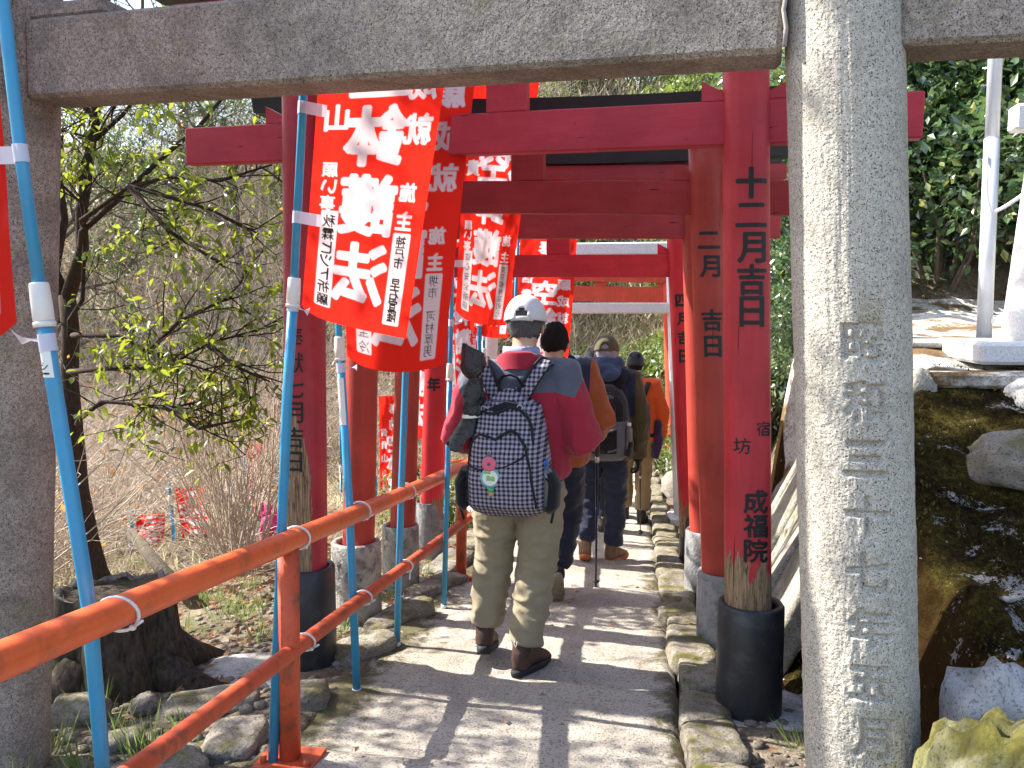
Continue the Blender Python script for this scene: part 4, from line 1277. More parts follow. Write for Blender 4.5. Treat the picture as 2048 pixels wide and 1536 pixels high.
nobori('red banner hanging between the third and fourth left posts', [(-2.02, 6.9, -0.72), (-2.0, 6.9, 0.8), (-1.98, 6.9, 1.9)], 0.9, (0.016, 0.013), [],
    cloth=((-1.97, 6.92, 1.72), (-1.60, 6.98, 1.72), (-1.99, 6.92, 0.18), (-1.66, 6.98, 0.16)), step=0.006, amp=0.02, seed=9.1)
# banners along the lower path, seen through the thicket
def low(x, y, zc, w, seed, label, h=1.35, lean=0.0):
    g = gz1(x, y)
    zb = zc - h / 2
    nobori(label, [(x - 0.06, y, g - 0.05), (x - 0.05 + lean * 0.5, y, zb + 0.1), (x - 0.04 + lean, y, zb + h + 0.05)], zb - 0.05 if zb - 0.05 > g + 0.1 else g + 0.4, (0.018, 0.014), [],
        cloth=((x + lean, y + 0.02, zb + h), (x + w + lean, y + 0.1, zb + h), (x, y + 0.02, zb), (x + w, y + 0.1, zb)), step=0.008, amp=0.04, seed=seed, arm=False)
low(-4.42, 10.0, -0.95, 0.30, 1.1, 'red and white banner low in the thicket just left of the flaking post', 1.5)
low(-3.75, 10.3, -0.80, 0.40, 2.2, 'pair of bright red banners below, seen right of the flaking post', 1.75)
low(-3.05, 9.6, -0.55, 0.36, 3.3, 'bright red banner below, seen left of the brown red post', 1.55)
low(-4.36, 7.4, -0.80, 0.30, 4.4, 'small leaning red and white banner far down beside the stump', 0.66, -0.08)
low(-6.75, 13.6, -1.7, 0.26, 5.5, 'faint red banner far down in the middle of the thicket', 1.3)
low(-4.92, 7.5, -0.98, 0.26, 6.6, 'red banner almost hidden by orange leaves behind the stump', 0.4)
# ties
rl = lambda y: -S * y + 0.765
tie((-1.10, 1.60, rl(1.60)), 0.040, (0, 1, -0.1), 'pale cable tie round the orange rail at the nearest blue pole')
tie((-1.10, 2.56, rl(2.56)), 0.040, (0, 1, -0.1), 'pale cable tie on the top rail above the near rail post', (0.0, -0.02, 0.04))
tie((-1.10, 3.20, rl(3.20)), 0.040, (0, 1, -0.1), 'pale cable tie on the top rail in front of the brown red post')
tie((-1.10, 3.90, rl(3.90)), 0.040, (0, 1, -0.1), 'pale cable tie on the top rail at the fourth blue pole')
tie((-1.10, 2.60, -S * 2.6 + 0.395), 0.033, (0, 1, -0.1), 'pale cable tie where the lower rail meets the near rail post')
tie((-1.10, 3.22, -S * 3.22 + 0.395), 0.033, (0, 1, -0.1), 'pale cable tie on the lower rail at the second banner pole')
tie((-1.10, 3.86, -S * 3.86 + 0.395), 0.033, (0, 1, -0.1), 'pale cable tie on the lower rail at the fourth blue pole', (0.0, -0.01, -0.04))
# ------------------------------------------------------------ people
def ring_h(c, rx, ry, n=28, e=2.3):
    o = []
    for j in range(n):
        t = 2 * math.pi * j / n
        a, b = math.cos(t), math.sin(t)
        q = (abs(a) ** e + abs(b) ** e) ** (-1 / e)
        o.append((c[0] + rx * a * q, c[1] + ry * b * q, c[2]))
    return np.array(o)

def hand(mb, wrist, dirv, palm_n, curl=0.7, s=1.0, side=1):
    """palm, four bent fingers of different lengths and a thumb"""
    d = Vector(dirv).normalized(); n = Vector(palm_n); n = (n - d * n.dot(d)).normalized(); w = d.cross(n) * side
    W = Vector(wrist)
    mb.tube([W, W + d * 0.035 * s, W + d * 0.085 * s], [(0.017 * s, 0.030 * s), (0.017 * s, 0.042 * s), (0.014 * s, 0.040 * s)], 12, hint=tuple(n))
    for i, (L, o) in enumerate(((0.066, -1.5), (0.076, -0.5), (0.072, 0.5), (0.056, 1.5))):
        p = W + d * 0.080 * s + w * (o * 0.0205 * s)
        pts = [p]; a = 0.25 * curl
        for k in (0.45, 0.32, 0.23):
            p = p + (d * math.cos(a) + n * math.sin(a)) * (L * k * s); pts.append(p); a += 0.75 * curl
        mb.tube(pts, [0.0095 * s, 0.009 * s, 0.0082 * s, 0.006 * s], 8)
    p = W + d * 0.022 * s - w * 0.034 * s
    t = (d * 0.75 - w * 0.75 + n * 0.35 * curl).normalized()
    mb.tube([p + w * 0.012, p + t * 0.035 * s, p + t * 0.06 * s + d * 0.012 * s], [0.013 * s, 0.0115 * s, 0.008 * s], 8)

def head_into(mb, c, tilt=0.0):
    c = Vector(c); rot = Matrix.Rotation(-tilt, 3, 'X')
    T = lambda x, y, z: tuple(c + rot @ Vector((x, y, z)))
    mb.ell(T(0, -0.005, 0.025), (0.077, 0.096, 0.095), 20, 14, rot)
    mb.ell(T(0, 0.030, -0.045), (0.058, 0.066, 0.068), 18, 12, rot)
    mb.ell(T(0, 0.068, -0.085), (0.026, 0.024, 0.022), 12, 8, rot)
    mb.tube([T(0, 0.088, 0.012), T(0, 0.103, -0.012), T(0, 0.108, -0.028)], [0.010, 0.014, 0.013], 8)
    mb.ell(T(0, 0.086, -0.058), (0.024, 0.012, 0.010), 12, 8, rot)
    mb.ell(T(0, 0.078, 0.022), (0.052, 0.018, 0.010), 12, 8, rot)
    for s in (-1, 1):
        mb.ell(T(s * 0.080, -0.006, -0.012), (0.010, 0.019, 0.031), 10, 8, Matrix.Rotation(s * 0.35, 3, 'Z'))
    return T, rot

def boot(root, ank, yaw, pitch, mats, s=1.0, high=True):
    """ank = ankle joint; the shoe points along yaw (0 = away), pitched heel-up by pitch"""
    rot = Matrix.Rotation(-yaw, 3, 'Z') @ Matrix.Rotation(-pitch, 3, 'X')
    A = Vector(ank)
    T = lambda x, y, z: tuple(A + rot @ (Vector((x, y, z)) * s))
    mb = MB()
    mb.tube([T(0, -0.012, 0.075), T(0, -0.018, 0.03), T(0, -0.03, -0.03), T(0, -0.028, -0.066)], [0.050 * s, 0.048 * s, 0.046 * s, 0.044 * s], 14, flat=1.08)
    mb.tube([T(0, -0.05, -0.045), T(0, 0.03, -0.030), T(0, 0.09, -0.048), T(0, 0.15, -0.062), T(0, 0.185, -0.072)], [(0.036 * s, 0.040 * s), (0.046 * s, 0.045 * s), (0.037 * s, 0.052 * s), (0.027 * s, 0.046 * s), (0.014 * s, 0.028 * s)], 14, hint=(0, 0, 1))
    b = link('boot', remeshed(mb, 'boot', 0.009, 3, mats[0], [((30, 30, 40), 0.0015, 3)]), root)
    out = []
    for j in range(26):
        t = 2 * math.pi * j / 26
        yy = 0.055 + 0.142 * math.sin(t)
        ww = (0.051 if yy > 0.06 else 0.043) * (abs(math.cos(t)) ** 0.75) * (1 if math.cos(t) > 0 else -1)
        out.append((ww, yy))
    def rg(z, k): return np.array([T(x * k, 0.055 + (y - 0.055) * k, z) for x, y in out])
    mb = MB(); mb.loft([rg(-0.10, 0.96), rg(-0.096, 1.02), rg(-0.078, 1.05), rg(-0.066, 1.0)])
    mb.build('sole', mats[1], b, world=False)
    for i in range(5):
        mb = MB(); y = -0.055 + i * 0.055; mb.box(T(0, y, -0.102), (0.062 * s, 0.022 * s, 0.008 * s), rot, 0.002); mb.build('tread', mats[1], b, world=False)
    if high:
        mb = MB(); mb.tube([T(0, -0.014, 0.045), T(0, -0.012, 0.085), T(0, -0.012, 0.095)], [0.051 * s, 0.053 * s, 0.047 * s], 16, flat=1.05)
        mb.build('padded_collar', mats[2], b, world=False)
        mb = MB(); mb.tube([T(0.007, -0.064, 0.085), T(0.008, -0.074, 0.06), T(0, -0.072, 0.045), T(-0.008, -0.074, 0.06), T(-0.007, -0.064, 0.085)], 0.0022 * s, 6); mb.build('heel_loop', M['white'], b, world=False)
    return b

DEF = dict(hipL=(-0.092, 0, 0.91), hipR=(0.092, 0, 0.91), kneeL=(-0.10, 0.03, 0.50), kneeR=(0.10, 0.03, 0.50), ankL=(-0.10, -0.02, 0.10), ankR=(0.10, -0.02, 0.10),
           shL=(-0.185, 0, 1.42), shR=(0.185, 0, 1.42), elL=(-0.25, -0.04, 1.13), elR=(0.25, -0.04, 1.13), wrL=(-0.22, 0.12, 0.92), wrR=(0.22, 0.12, 0.92),
           head=(0, 0.035, 1.625), yawL=-0.12, yawR=0.12, pitchL=0.0, pitchR=0.0, hem=0.90, w=1.0, tilt=0.12)

def person(label, loc, rz, pose, top, legs, shoes, hair=None, hat=None, vox=0.009, yoke=None, collar=None, sc=1.0, hood=None, gloves=None, sleeve_mat=None, group='walkers on the path'):
    p = dict(DEF); p.update(pose)
    root = thing('person', label, 'person', loc, group, rz)
    root.scale = (sc, sc, sc)
    V = {k: Vector(v) for k, v in p.items() if isinstance(v, tuple)}
    w = p['w']
    # body: one continuous skin under the clothes
    mb = MB()
    mb.loft([ring_h((0, 0, z), rx, ry) for z, rx, ry in ((0.84, 0.13, 0.09), (0.95, 0.15, 0.10), (1.1, 0.14, 0.095), (1.28, 0.165, 0.105), (1.40, 0.15, 0.085), (1.45, 0.07, 0.06))])
    H = V['head']
    mb.tube([(0, -0.02, 1.40), (0, -0.012, 1.47), tuple(H + Vector((0, -0.025, -0.09))), tuple(H + Vector((0, -0.02, -0.02)))], [0.068, 0.060, 0.057, 0.055], 16)
    T, rot = head_into(mb, H, p['tilt'])
    for s in 'LR':
        mb.tube([V['sh' + s], V['el' + s], V['wr' + s]], [0.05, 0.042, 0.028], 12)
        dv = (V['wr' + s] - V['el' + s]).normalized()
        if gloves != 'none':
            hand(mb, V['wr' + s], dv + Vector((0, 0, -0.15)), p.get('palm' + s, (0.6 if s == 'L' else -0.6, 0, -0.3)), p.get('curl' + s, 0.75), 1.0, 1 if s == 'L' else -1)
        mb.tube([V['hip' + s], V['knee' + s], V['ank' + s]], [0.078, 0.052, 0.036], 12)
    b = link('body', remeshed(mb, 'body', vox if vox < 0.012 else 0.014, 1, M['skin']), root)
    for s in (-1, 1):
        mb = MB(); mb.ell(T(s * 0.031, 0.083, 0.004), (0.013, 0.010, 0.009), 10, 8); mb.build('eye', M['eye'], root, world=False)
    # upper garment
    mb = MB()
    hem = p['hem']
    prof = [(hem, 0.205, 0.145), (hem + 0.04, 0.218, 0.155), (1.06, 0.213, 0.150), (1.20, 0.222, 0.150), (1.33, 0.215, 0.135), (1.41, 0.188, 0.110), (1.455, 0.125, 0.085), (1.49, 0.088, 0.078)]
    mb.loft([ring_h((0, 0.0 if z > 1.2 else 0.005, z), rx * w, ry * w, 32) for z, rx, ry in prof])
    for s in 'LR':
        a, e, r = V['sh' + s], V['el' + s], V['wr' + s]
        inn = a + (Vector((0, 0, 1.36)) - a) * 0.35
        pts = [inn, a, a.lerp(e, 0.5) + Vector((0, -0.008, 0)), e, e.lerp(r, 0.5), e.lerp(r, 0.93), r]
        mb.tube(pts, [q * w for q in (0.085, 0.086, 0.078, 0.076, 0.066, 0.056, 0.046)], 18)
    jm = remeshed(mb, 'jacket', max(vox, 0.009), 4, top, [((6, 6, 8), 0.010, 5), ((14, 14, 9), 0.0085, 9), ((30, 30, 22), 0.0026, 12)])
    if yoke:
        m2 = split_faces(jm, 'yoke', yoke[0], yoke[1]); link('yoke', m2, root)
    link('jacket', jm, root)
    if collar:
        mb = MB(); rings = []
        for z, k in ((1.425, 1.30), (1.46, 1.22), (1.493, 1.20), (1.505, 1.16), (1.495, 1.09), (1.44, 1.0)):
            rg = ring_h((0, -0.010, z), 0.098 * k, 0.092 * k, 30, 2.1)
            rg[:, 2] -= 0.045 * np.clip((rg[:, 1] + 0.02) / 0.09, -0.3, 1) + 0.03 * np.clip((np.abs(rg[:, 0]) - 0.05) / 0.06, 0, 1); rings.append(rg)
        mb.loft(rings, cap=False); mb.build('collar', collar[0], root, world=False)
        if len(collar) > 1:
            mb = MB(); rings = []
            for z, k in ((1.46, 0.90), (1.505, 0.88), (1.528, 0.87), (1.522, 0.82), (1.46, 0.80)):
                rg = ring_h((0, -0.012, z), 0.098 * k, 0.092 * k, 26, 2.1); rg[:, 2] -= 0.03 * np.clip((rg[:, 1] + 0.02) / 0.09, -0.3, 1); rings.append(rg)
            mb.loft(rings, cap=False); mb.build('shirt_collar', collar[1], root, world=False)
    if hood:
        mb = MB()
        mb.ell((0, -0.115, 1.46), (0.135, 0.075, 0.075), 20, 12); mb.ell((0.05, -0.15, 1.44), (0.08, 0.05, 0.05)); mb.ell((-0.07, -0.08, 1.50), (0.08, 0.07, 0.045))
        mb.tube([(-0.13, 0.02, 1.49), (-0.12, -0.09, 1.52), (0, -0.13, 1.53), (0.12, -0.09, 1.52), (0.13, 0.02, 1.49)], 0.034, 12)
        link('hood', remeshed(mb, 'hood', 0.010, 2, hood, [((14, 14, 18), 0.012, 4), ((30, 30, 30), 0.004, 8)]), root)
    # trousers
    mb = MB()
    mb.loft([ring_h((0, 0, z), rx * w, ry * w, 28) for z, rx, ry in ((0.80, 0.172, 0.118), (0.88, 0.182, 0.125), (0.98, 0.172, 0.118), (1.03, 0.165, 0.11))])
    lw = p.get('leg', 1.0)
    for s in 'LR':
        h, k, a = V['hip' + s], V['knee' + s], V['ank' + s]
        lo = k.lerp(a, 0.80)
        pts = [h + Vector((0, 0, 0.02)), h.lerp(k, 0.35), h.lerp(k, 0.72), k, k.lerp(a, 0.35), k.lerp(a, 0.7), lo, k.lerp(a, 0.88)]
        mb.tube(pts, [q * lw for q in (0.100, 0.098, 0.086, 0.078, 0.078, 0.074, 0.073, 0.066)], 18, flat=1.06)
    tm = remeshed(mb, 'trousers', max(vox, 0.009), 3, legs, [((6, 6, 10), 0.008, 15), ((11, 11, 24), 0.0085, 19), ((26, 26, 50), 0.0026, 22)])
    link('trousers', tm, root)
    for s in 'LR':
        boot(root, V['ank' + s], p['yaw' + s], p['pitch' + s], shoes, 1.0, p.get('high', True))
    if gloves and gloves != 'none':
        mb = MB()
        for s in p.get('glove', 'R'):
            dv = (V['wr' + s] - V['el' + s]).normalized()
            hand(mb, V['wr' + s] - dv * 0.03, dv + Vector((0, 0, -0.15)), p.get('palm' + s, (0.6 if s == 'L' else -0.6, 0, -0.3)), p.get('curl' + s, 0.75), 1.28, 1 if s == 'L' else -1)
            mb.tube([V['wr' + s] - dv * 0.05, V['wr' + s] + dv * 0.03], 0.042, 12)
        link('glove', remeshed(mb, 'glove', 0.008, 1, gloves), root)
    # hair
    if hair:
        mb = MB()
        rings = []
        n, m = 40, 22
        V0 = []
        for i in range(m):
            ph = math.pi / 2 - (math.pi * 0.80) * i / (m - 1)
            for j in range(n):
                th = 2 * math.pi * j / n
                d = Vector((math.cos(ph) * math.cos(th), math.cos(ph) * math.sin(th), math.sin(ph)))
                V0.append((d.x * 0.087, d.y * 0.107 - 0.008, d.z * 0.112 + 0.022))
        V0 = np.array(V0); ln = hair[1] if len(hair) > 1 else -0.07
        nz = vnoise(V0 * np.array([120, 120, 18]), 3) * 0.0045 + vnoise(V0 * 25, 8) * 0.004
        V0 = V0 * (1 + nz / 0.09)[:, None]
        F = []
        for i in range(m - 1):
            for j in range(n):
                q = [i * n + j, i * n + (j + 1) % n, (i + 1) * n + (j + 1) % n, (i + 1) * n + j]
                c = V0[q].mean(0)
                face = c[1] > 0.045 and c[2] < 0.07
                side = abs(c[0]) > 0.066 and c[2] < -0.01 and c[1] > -0.03
                if not face and not side and c[2] > ln - 0.012 * math.cos(c[0] * 40) + 0.004 * math.sin(j * 2.7):
                    F.append(q[::-1])
        W = np.array([T(*v) for v in V0])
        mb.add(W, F)
        o = mb.build('hair', hair[0], root, world=False)
        md = o.modifiers.new('t', 'SOLIDIFY'); md.thickness = 0.012; md.offset = -1
    if hat:
        kind, hm = hat
        n, m = 44, 16
        V0, F = [], []
        zr = 0.028 if kind == 'cap' else -0.008
        for i in range(m):
            t = i / (m - 1)
            for j in range(n):
                th = 2 * math.pi * j / n
                ph = math.pi / 2 * (1 - t)
                r = math.cos(ph) ** (0.85 if kind == 'cap' else 0.9)
                rx, ry, rz_ = (0.097, 0.118, 0.112) if kind == 'cap' else (0.092, 0.112, 0.142)
                z = zr + rz_ * math.sin(ph)
                x, y = rx * r * math.cos(th), ry * r * math.sin(th) - 0.008
                if kind == 'cap':
                    z += -0.022 * (0.5 - 0.5 * math.sin(th)) * t ** 2          # sits lower at the nape
                seam = 0.003 * (1 - min(1, abs(((th / (math.pi / 3)) + 0.5) % 1 - 0.5) * 14)) * t
                k = 1 - seam / 0.1 + 0.010 * math.sin(th * 5 + t * 6) * t + 0.012 * math.sin(th * 3 + t * 11) * (1 - t) * t * 2
                V0.append((x * k, y * k, z))
        for i in range(m - 1):
            for j in range(n):
                q = [i * n + j, i * n + (j + 1) % n, (i + 1) * n + (j + 1) % n, (i + 1) * n + j]
                c = np.mean([V0[k] for k in q], 0)
                if kind == 'cap' and c[1] < -0.05 and (c[0] / 0.034) ** 2 + ((c[2] - zr + 0.020) / 0.050) ** 2 < 1 and not False:
                    continue
                F.append(q[::-1])
        mb = MB(); mb.add([T(*v) for v in V0], F)
        o = mb.build('cap' if kind == 'cap' else 'knit_hat', hm, root, world=False)
        md = o.modifiers.new('t', 'SOLIDIFY'); md.thickness = 0.005; md.offset = 0
        if kind == 'cap':
            pts = [T(0.098 * math.sin(a), -0.124 * math.cos(a) + 0.0, zr - 0.018 + 0.002 * math.cos(a)) for a in np.linspace(-0.55, 0.55, 9)]
            mb = MB(); mb.tube(pts, [(0.010, 0.003)] * 9, 10, hint=(0, 0, 1)); mb.build('strap', hm, o, world=False)
            mb = MB(); mb.ell(T(0, -0.008, zr + 0.113), (0.009, 0.009, 0.006)); mb.build('button', hm, o, world=False)
            rows = []
            for i in range(7):
                s = i / 6
                for a in np.linspace(-1.15, 1.15, 13):
                    rows.append(T((0.096 + 0.0 * s) * math.sin(a), 0.108 * math.cos(a) - 0.008 + 0.075 * s * math.cos(a) ** 1.2, zr + 0.004 - 0.020 * s - 0.012 * s * abs(math.sin(a))))
            mb = MB(); mb.add(rows, [(i * 13 + j, i * 13 + j + 1, (i + 1) * 13 + j + 1, (i + 1) * 13 + j) for i in range(6) for j in range(12)])
            v = mb.build('visor', hm, o, world=False)
            md = v.modifiers.new('t', 'SOLIDIFY'); md.thickness = 0.004
        else:
            mb = MB(); rg = [np.array([T(0.094 * k * math.cos(t), 0.114 * k * math.sin(t) - 0.008, zr + dz) for t in np.linspace(0, 2 * math.pi, 33)[:-1]]) for dz, k in ((-0.012, 0.98), (-0.010, 1.03), (0.020, 1.04), (0.024, 1.0))]
            mb.loft(rg, cap=False); mb.build('cuff', hm, o, world=False)
    return root

YK = lambda zc, slope=0.0: (lambda c: (c[:, 2] > zc + 0.02 * np.cos(c[:, 0] * 9) - slope * np.abs(c[:, 0])))
# the man in front
P1 = Vector((-0.488, 3.60, -0.359)); RZ1 = R(-2); SC1 = 0.952
man1 = person('nearest man, in pale grey cap, crimson and slate fleece and khaki trousers', P1, RZ1,
    dict(shL=(-0.190, -0.005, 1.405), shR=(0.190, -0.005, 1.405), elL=(-0.29, -0.055, 1.115), elR=(0.29, -0.055, 1.115), wrL=(-0.205, 0.20, 1.06), wrR=(0.205, 0.20, 1.06),
         hipL=(-0.105, -0.01, 0.88), hipR=(0.095, -0.01, 0.88), kneeL=(-0.155, 0.10, 0.49), kneeR=(0.065, 0.03, 0.47), ankL=(-0.195, 0.10, 0.135), ankR=(0.020, -0.03, 0.095),
         yawL=-0.05, yawR=0.45, pitchL=0.22, pitchR=0.0, head=(0.012, 0.03, 1.628), hem=0.93, w=1.04, leg=1.10, tilt=0.20),
    M['fleece'], M['khaki'], (M['boot_brown'], M['sole_black'], M['boot_dark']), (M['hair_grey'], -0.066), ('cap', M['cap_white']),
    yoke=(lambda c: np.minimum(c[:, 2] - (1.335 - 0.25 * np.clip(np.abs(c[:, 0]) - 0.17, 0, 1)), (0.262 - np.abs(c[:, 0])) * 1.5 + (c[:, 2] - 1.32) * 0.6), M['yoke']), collar=(M['fleece'], M['shirt']), vox=0.0085, sc=SC1)

def m2w(p, loc=P1, rz=RZ1):
    return Vector(loc) + Matrix.Rotation(rz, 3, 'Z') @ (Vector(p) * SC1)

# gingham rucksack (local frame: x right, y away from the viewer, z up; origin at its base centre)
BP = m2w((-0.02, -0.16, 0.80))
bp = thing('backpack', 'black and lilac gingham backpack with black piping on the man in the pale cap', 'backpack', BP, 'rucksacks carried by walkers', RZ1); bp.scale = (SC1,) * 3
def pack_prof(z):
    """half width, depth to the back, for height above the pack's foot"""
    t = z / 0.56
    hw = np.interp(t, [0, .04, .12, .3, .5, .7, .85, .94, 1.0], [.135, .175, .192, .188, .176, .158, .138, .110, .06])
    dp = np.interp(t, [0, .04, .12, .3, .5, .7, .85, .94, 1.0], [.10, .145, .19, .215, .205, .175, .14, .10, .05])
    return hw, dp
def pack_back(x, z, lift=0.0):
    hw, dp = pack_prof(z)
    q = np.clip(1 - np.abs(np.asarray(x) / hw) ** 3.0, 0, 1) ** (1 / 3.0)
    return -dp * q - lift
zs = np.concatenate([np.linspace(0, 0.07, 8), np.linspace(0.09, 0.5, 26), np.linspace(0.51, 0.56, 8)])
rings = []
for z in zs:
    hw, dp = pack_prof(z)
    rg = []
    for j in range(72):
        t = 2 * math.pi * j / 72
        a, b = math.cos(t), math.sin(t)
        q = (abs(a) ** 3 + abs(b) ** 3) ** (-1 / 3)
        rg.append((hw * a * q, (dp if b < 0 else 0.02) * b * q, z - 0.03 * (z > 0.5) * (a * q) ** 2))
    rings.append(np.array(rg))
mb = MB(); mb.loft(rings)
me = mb.mesh('main_bag', M['gingham'])
co = np.array([v.co[:] for v in me.vertices])
bulge = np.zeros(len(co))
fr = co[:, 1] < -0.02
pk = sm((0.355 - co[:, 2] - 0.045 * np.cos(co[:, 0] * 32) * (np.abs(co[:, 0]) < 0.15)) / 0.02) * sm((0.165 - np.abs(co[:, 0])) / 0.02) * sm((co[:, 2] - 0.03) / 0.03) * fr
bulge += pk * 0.016
bulge += vnoise(co * np.array([12, 12, 12]), 4) * 0.007 * fr + (1 - 2 * np.abs(vnoise(co * np.array([9, 9, 22]), 9))) * 0.004 * fr
co[:, 1] -= bulge
me.vertices.foreach_set('co', co.astype(np.float32).ravel()); me.update()
link('main_bag', me, bp)
def on_pack(pts, lift=0.004, n=6):
    o = []
    P = [Vector((x, 0, z)) for x, z in pts]
    for i in range(len(P) - 1):
        for k in range(n):
            q = P[i].lerp(P[i + 1], k / n); o.append(q)
    o.append(P[-1])
    res = []
    for q in o:
        pkf = float(sm((0.355 - q.z - 0.045 * math.cos(q.x * 32) * (abs(q.x) < 0.15)) / 0.02) * sm((0.165 - abs(q.x)) / 0.02) * sm((q.z - 0.03) / 0.03))
        res.append((q.x, float(pack_back(q.x, q.z, lift + 0.012 * pkf)), q.z))
    return res
def piping(pts, r=0.006, lift=0.004, mat='blackweb', name='piping'):
    mb = MB(); mb.tube(on_pack(pts, lift), r, 8); return mb.build(name, M[mat], bp, world=False)
piping([(-0.158, 0.06), (-0.163, 0.18), (-0.155, 0.28), (-0.135, 0.345), (-0.105, 0.372), (-0.07, 0.365), (-0.035, 0.352), (0.0, 0.375), (0.03, 0.392), (0.06, 0.378), (0.095, 0.33), (0.115, 0.24), (0.13, 0.14), (0.14, 0.06)], 0.0065)
piping([(-0.158, 0.232), (-0.10, 0.226), (-0.045, 0.226), (0.02, 0.246), (0.075, 0.274), (0.105, 0.30)], 0.0045)
piping([(-0.132, 0.445), (-0.105, 0.466), (-0.07, 0.458), (-0.03, 0.462), (0.02, 0.485), (0.06, 0.478), (0.095, 0.448), (0.115, 0.41), (0.125, 0.34)], 0.006)
piping([(-0.132, 0.445), (-0.145, 0.39), (-0.16, 0.30)], 0.005)
piping([(-0.13, 0.452), (-0.10, 0.490), (-0.05, 0.510), (0.0, 0.508), (0.05, 0.500), (0.10, 0.455)], 0.0035, 0.003, 'greynylon', 'zip')
rows = []
for i in range(17):
    x = -0.108 + 0.2 * i / 16
    lo = 0.462 + 0.022 * math.exp(-((x - 0.035) / 0.05) ** 2); hi = lo + 0.034 * math.sin(math.pi * i / 16)
    for z in (lo, (lo + hi) / 2, hi): rows.append((x, float(pack_back(x, z, 0.0045)), z))
mb = MB(); mb.add(rows, [(3 * i + k, 3 * i + k + 1, 3 * i + 4 + k, 3 * i + 3 + k) for i in range(16) for k in (0, 1)]); mb.build('top_opening', M['blackcloth'], bp, world=False)
for x, z in ((-0.098, 0.478), (0.062, 0.486)):
    mb = MB(); y = float(pack_back(x, z, 0.008)); mb.tube([(x + 0.012 * math.cos(t), y, z + 0.010 * math.sin(t)) for t in np.linspace(0, 2 * math.pi, 15)], 0.0018, 6); mb.build('zip_ring', M['metal'], bp, world=False)
mb = MB(); mb.tube([(-0.055, -0.03, 0.545), (-0.05, -0.045, 0.585), (-0.028, -0.052, 0.612), (0.005, -0.052, 0.618), (0.035, -0.05, 0.607), (0.055, -0.045, 0.58), (0.06, -0.03, 0.545)], [(0.0035, 0.011)] * 7, 10, hint=(0, 0.4, 1)); mb.build('grab_handle', M['blackweb'], bp, world=False)
for s in (-1, 1):
    pts = [(s * 0.060, -0.050, 0.525), (s * 0.085, -0.035, 0.575), (s * 0.118, 0.005, 0.635), (s * 0.145, 0.065, 0.672), (s * 0.165, 0.145, 0.665), (s * 0.172, 0.235, 0.60), (s * 0.18, 0.29, 0.46), (s * 0.20, 0.27, 0.25), (s * 0.21, 0.16, 0.12), (s * 0.17, 0.0, 0.05)]
    mb = MB(); mb.tube(pts, [(0.007, 0.030)] * 6 + [(0.006, 0.026), (0.004, 0.014), (0.003, 0.012), (0.003, 0.012)], 14, hint=(0, -0.75, 0.75), expo=4)
    o = mb.build('shoulder_strap', M['gingham'], bp, world=False)
    for q in (-1, 1):
        e = [(p[0] + q * 0.028 * 0.86, p[1] + 0.0, p[2] + (-q * s) * 0.014) for p in pts[:7]]
        mb = MB(); mb.tube(e, 0.0072, 8); mb.build('strap_edge', M['blackweb'], o, world=False)
    # mesh side pocket
    mb = MB(); mb.tube([(s * 0.178, -0.085, 0.035), (s * 0.198, -0.085, 0.06), (s * 0.204, -0.085, 0.15), (s * 0.186, -0.085, 0.205)], [(0.03, 0.055), (0.034, 0.068), (0.032, 0.066), (0.022, 0.058)], 18, hint=(1, 0, 0))
    o = mb.build('side_pocket', M['blackcloth'], bp, world=False)
    mb = MB(); mb.tube([(s * 0.16, -0.13, 0.20), (s * 0.20, -0.15, 0.16), (s * 0.21, -0.12, 0.05), (s * 0.195, -0.10, -0.02)], 0.006, 6); mb.build('dangling_strap', M['blackweb'], bp, world=False)
def hung(name, label, cat):
    o = thing(name, label, cat, BP, None, RZ1); o.scale = (SC1,) * 3
    return o
bt = hung('water_bottle', 'clear water bottle with blue cap in the gingham backpack side pocket', 'bottle')
mb = MB(); mb.tube([(0.178, -0.11, 0.06), (0.178, -0.11, 0.19), (0.172, -0.112, 0.215), (0.168, -0.113, 0.235)], [0.032, 0.033, 0.024, 0.013], 18); mb.build('body', M['bottle'], bt, world=False)
mb = MB(); mb.tube([(0.168, -0.113, 0.232), (0.165, -0.114, 0.258)], 0.0155, 14); mb.build('cap', M['bluecap'], bt, world=False)
bd = hung('badge', 'round pink tin badge clipped above the white one on the gingham backpack', 'badge')
y0 = float(pack_back(-0.045, 0.25, 0.022))
mb = MB(); mb.tube([(-0.052, y0 - 0.003, 0.255), (-0.052, y0 - 0.009, 0.255), (-0.052, y0 - 0.012, 0.255)], [0.0315, 0.031, 0.024], 28); mb.build('disc', M['pink'], bd, world=False)
mb = MB(); mb.tube([(-0.052, y0 - 0.011, 0.255), (-0.052, y0 - 0.0135, 0.255)], 0.007, 14); mb.build('centre_dot', M['greynylon'], bd, world=False)
mb = MB(); mb.tube([(-0.057, y0 + 0.002, 0.288), (-0.059, y0, 0.308), (-0.053, y0, 0.314), (-0.047, y0, 0.308), (-0.049, y0 + 0.002, 0.288)], 0.0022, 6); mb.build('carabiner', M['metal'], bd, world=False)
bw = hung('badge', 'round white badge with teal rim and green letters on the gingham backpack', 'badge')
c = (-0.048, y0 + 0.003, 0.196)
mb = MB(); mb.tube([c, (c[0], c[1] - 0.006, c[2]), (c[0], c[1] - 0.008, c[2])], [0.043, 0.0425, 0.039], 32); mb.build('rim', M['badge_rim'], bw, world=False)
mb = MB(); mb.tube([(c[0], c[1] - 0.006, c[2]), (c[0], c[1] - 0.0095, c[2])], 0.033, 28); mb.build('face', M['white'], bw, world=False)
def fb(U, V): return np.stack([c[0] - 0.033 + U, U * 0 + c[1] - 0.0105, c[2] + 0.033 - V], -1)
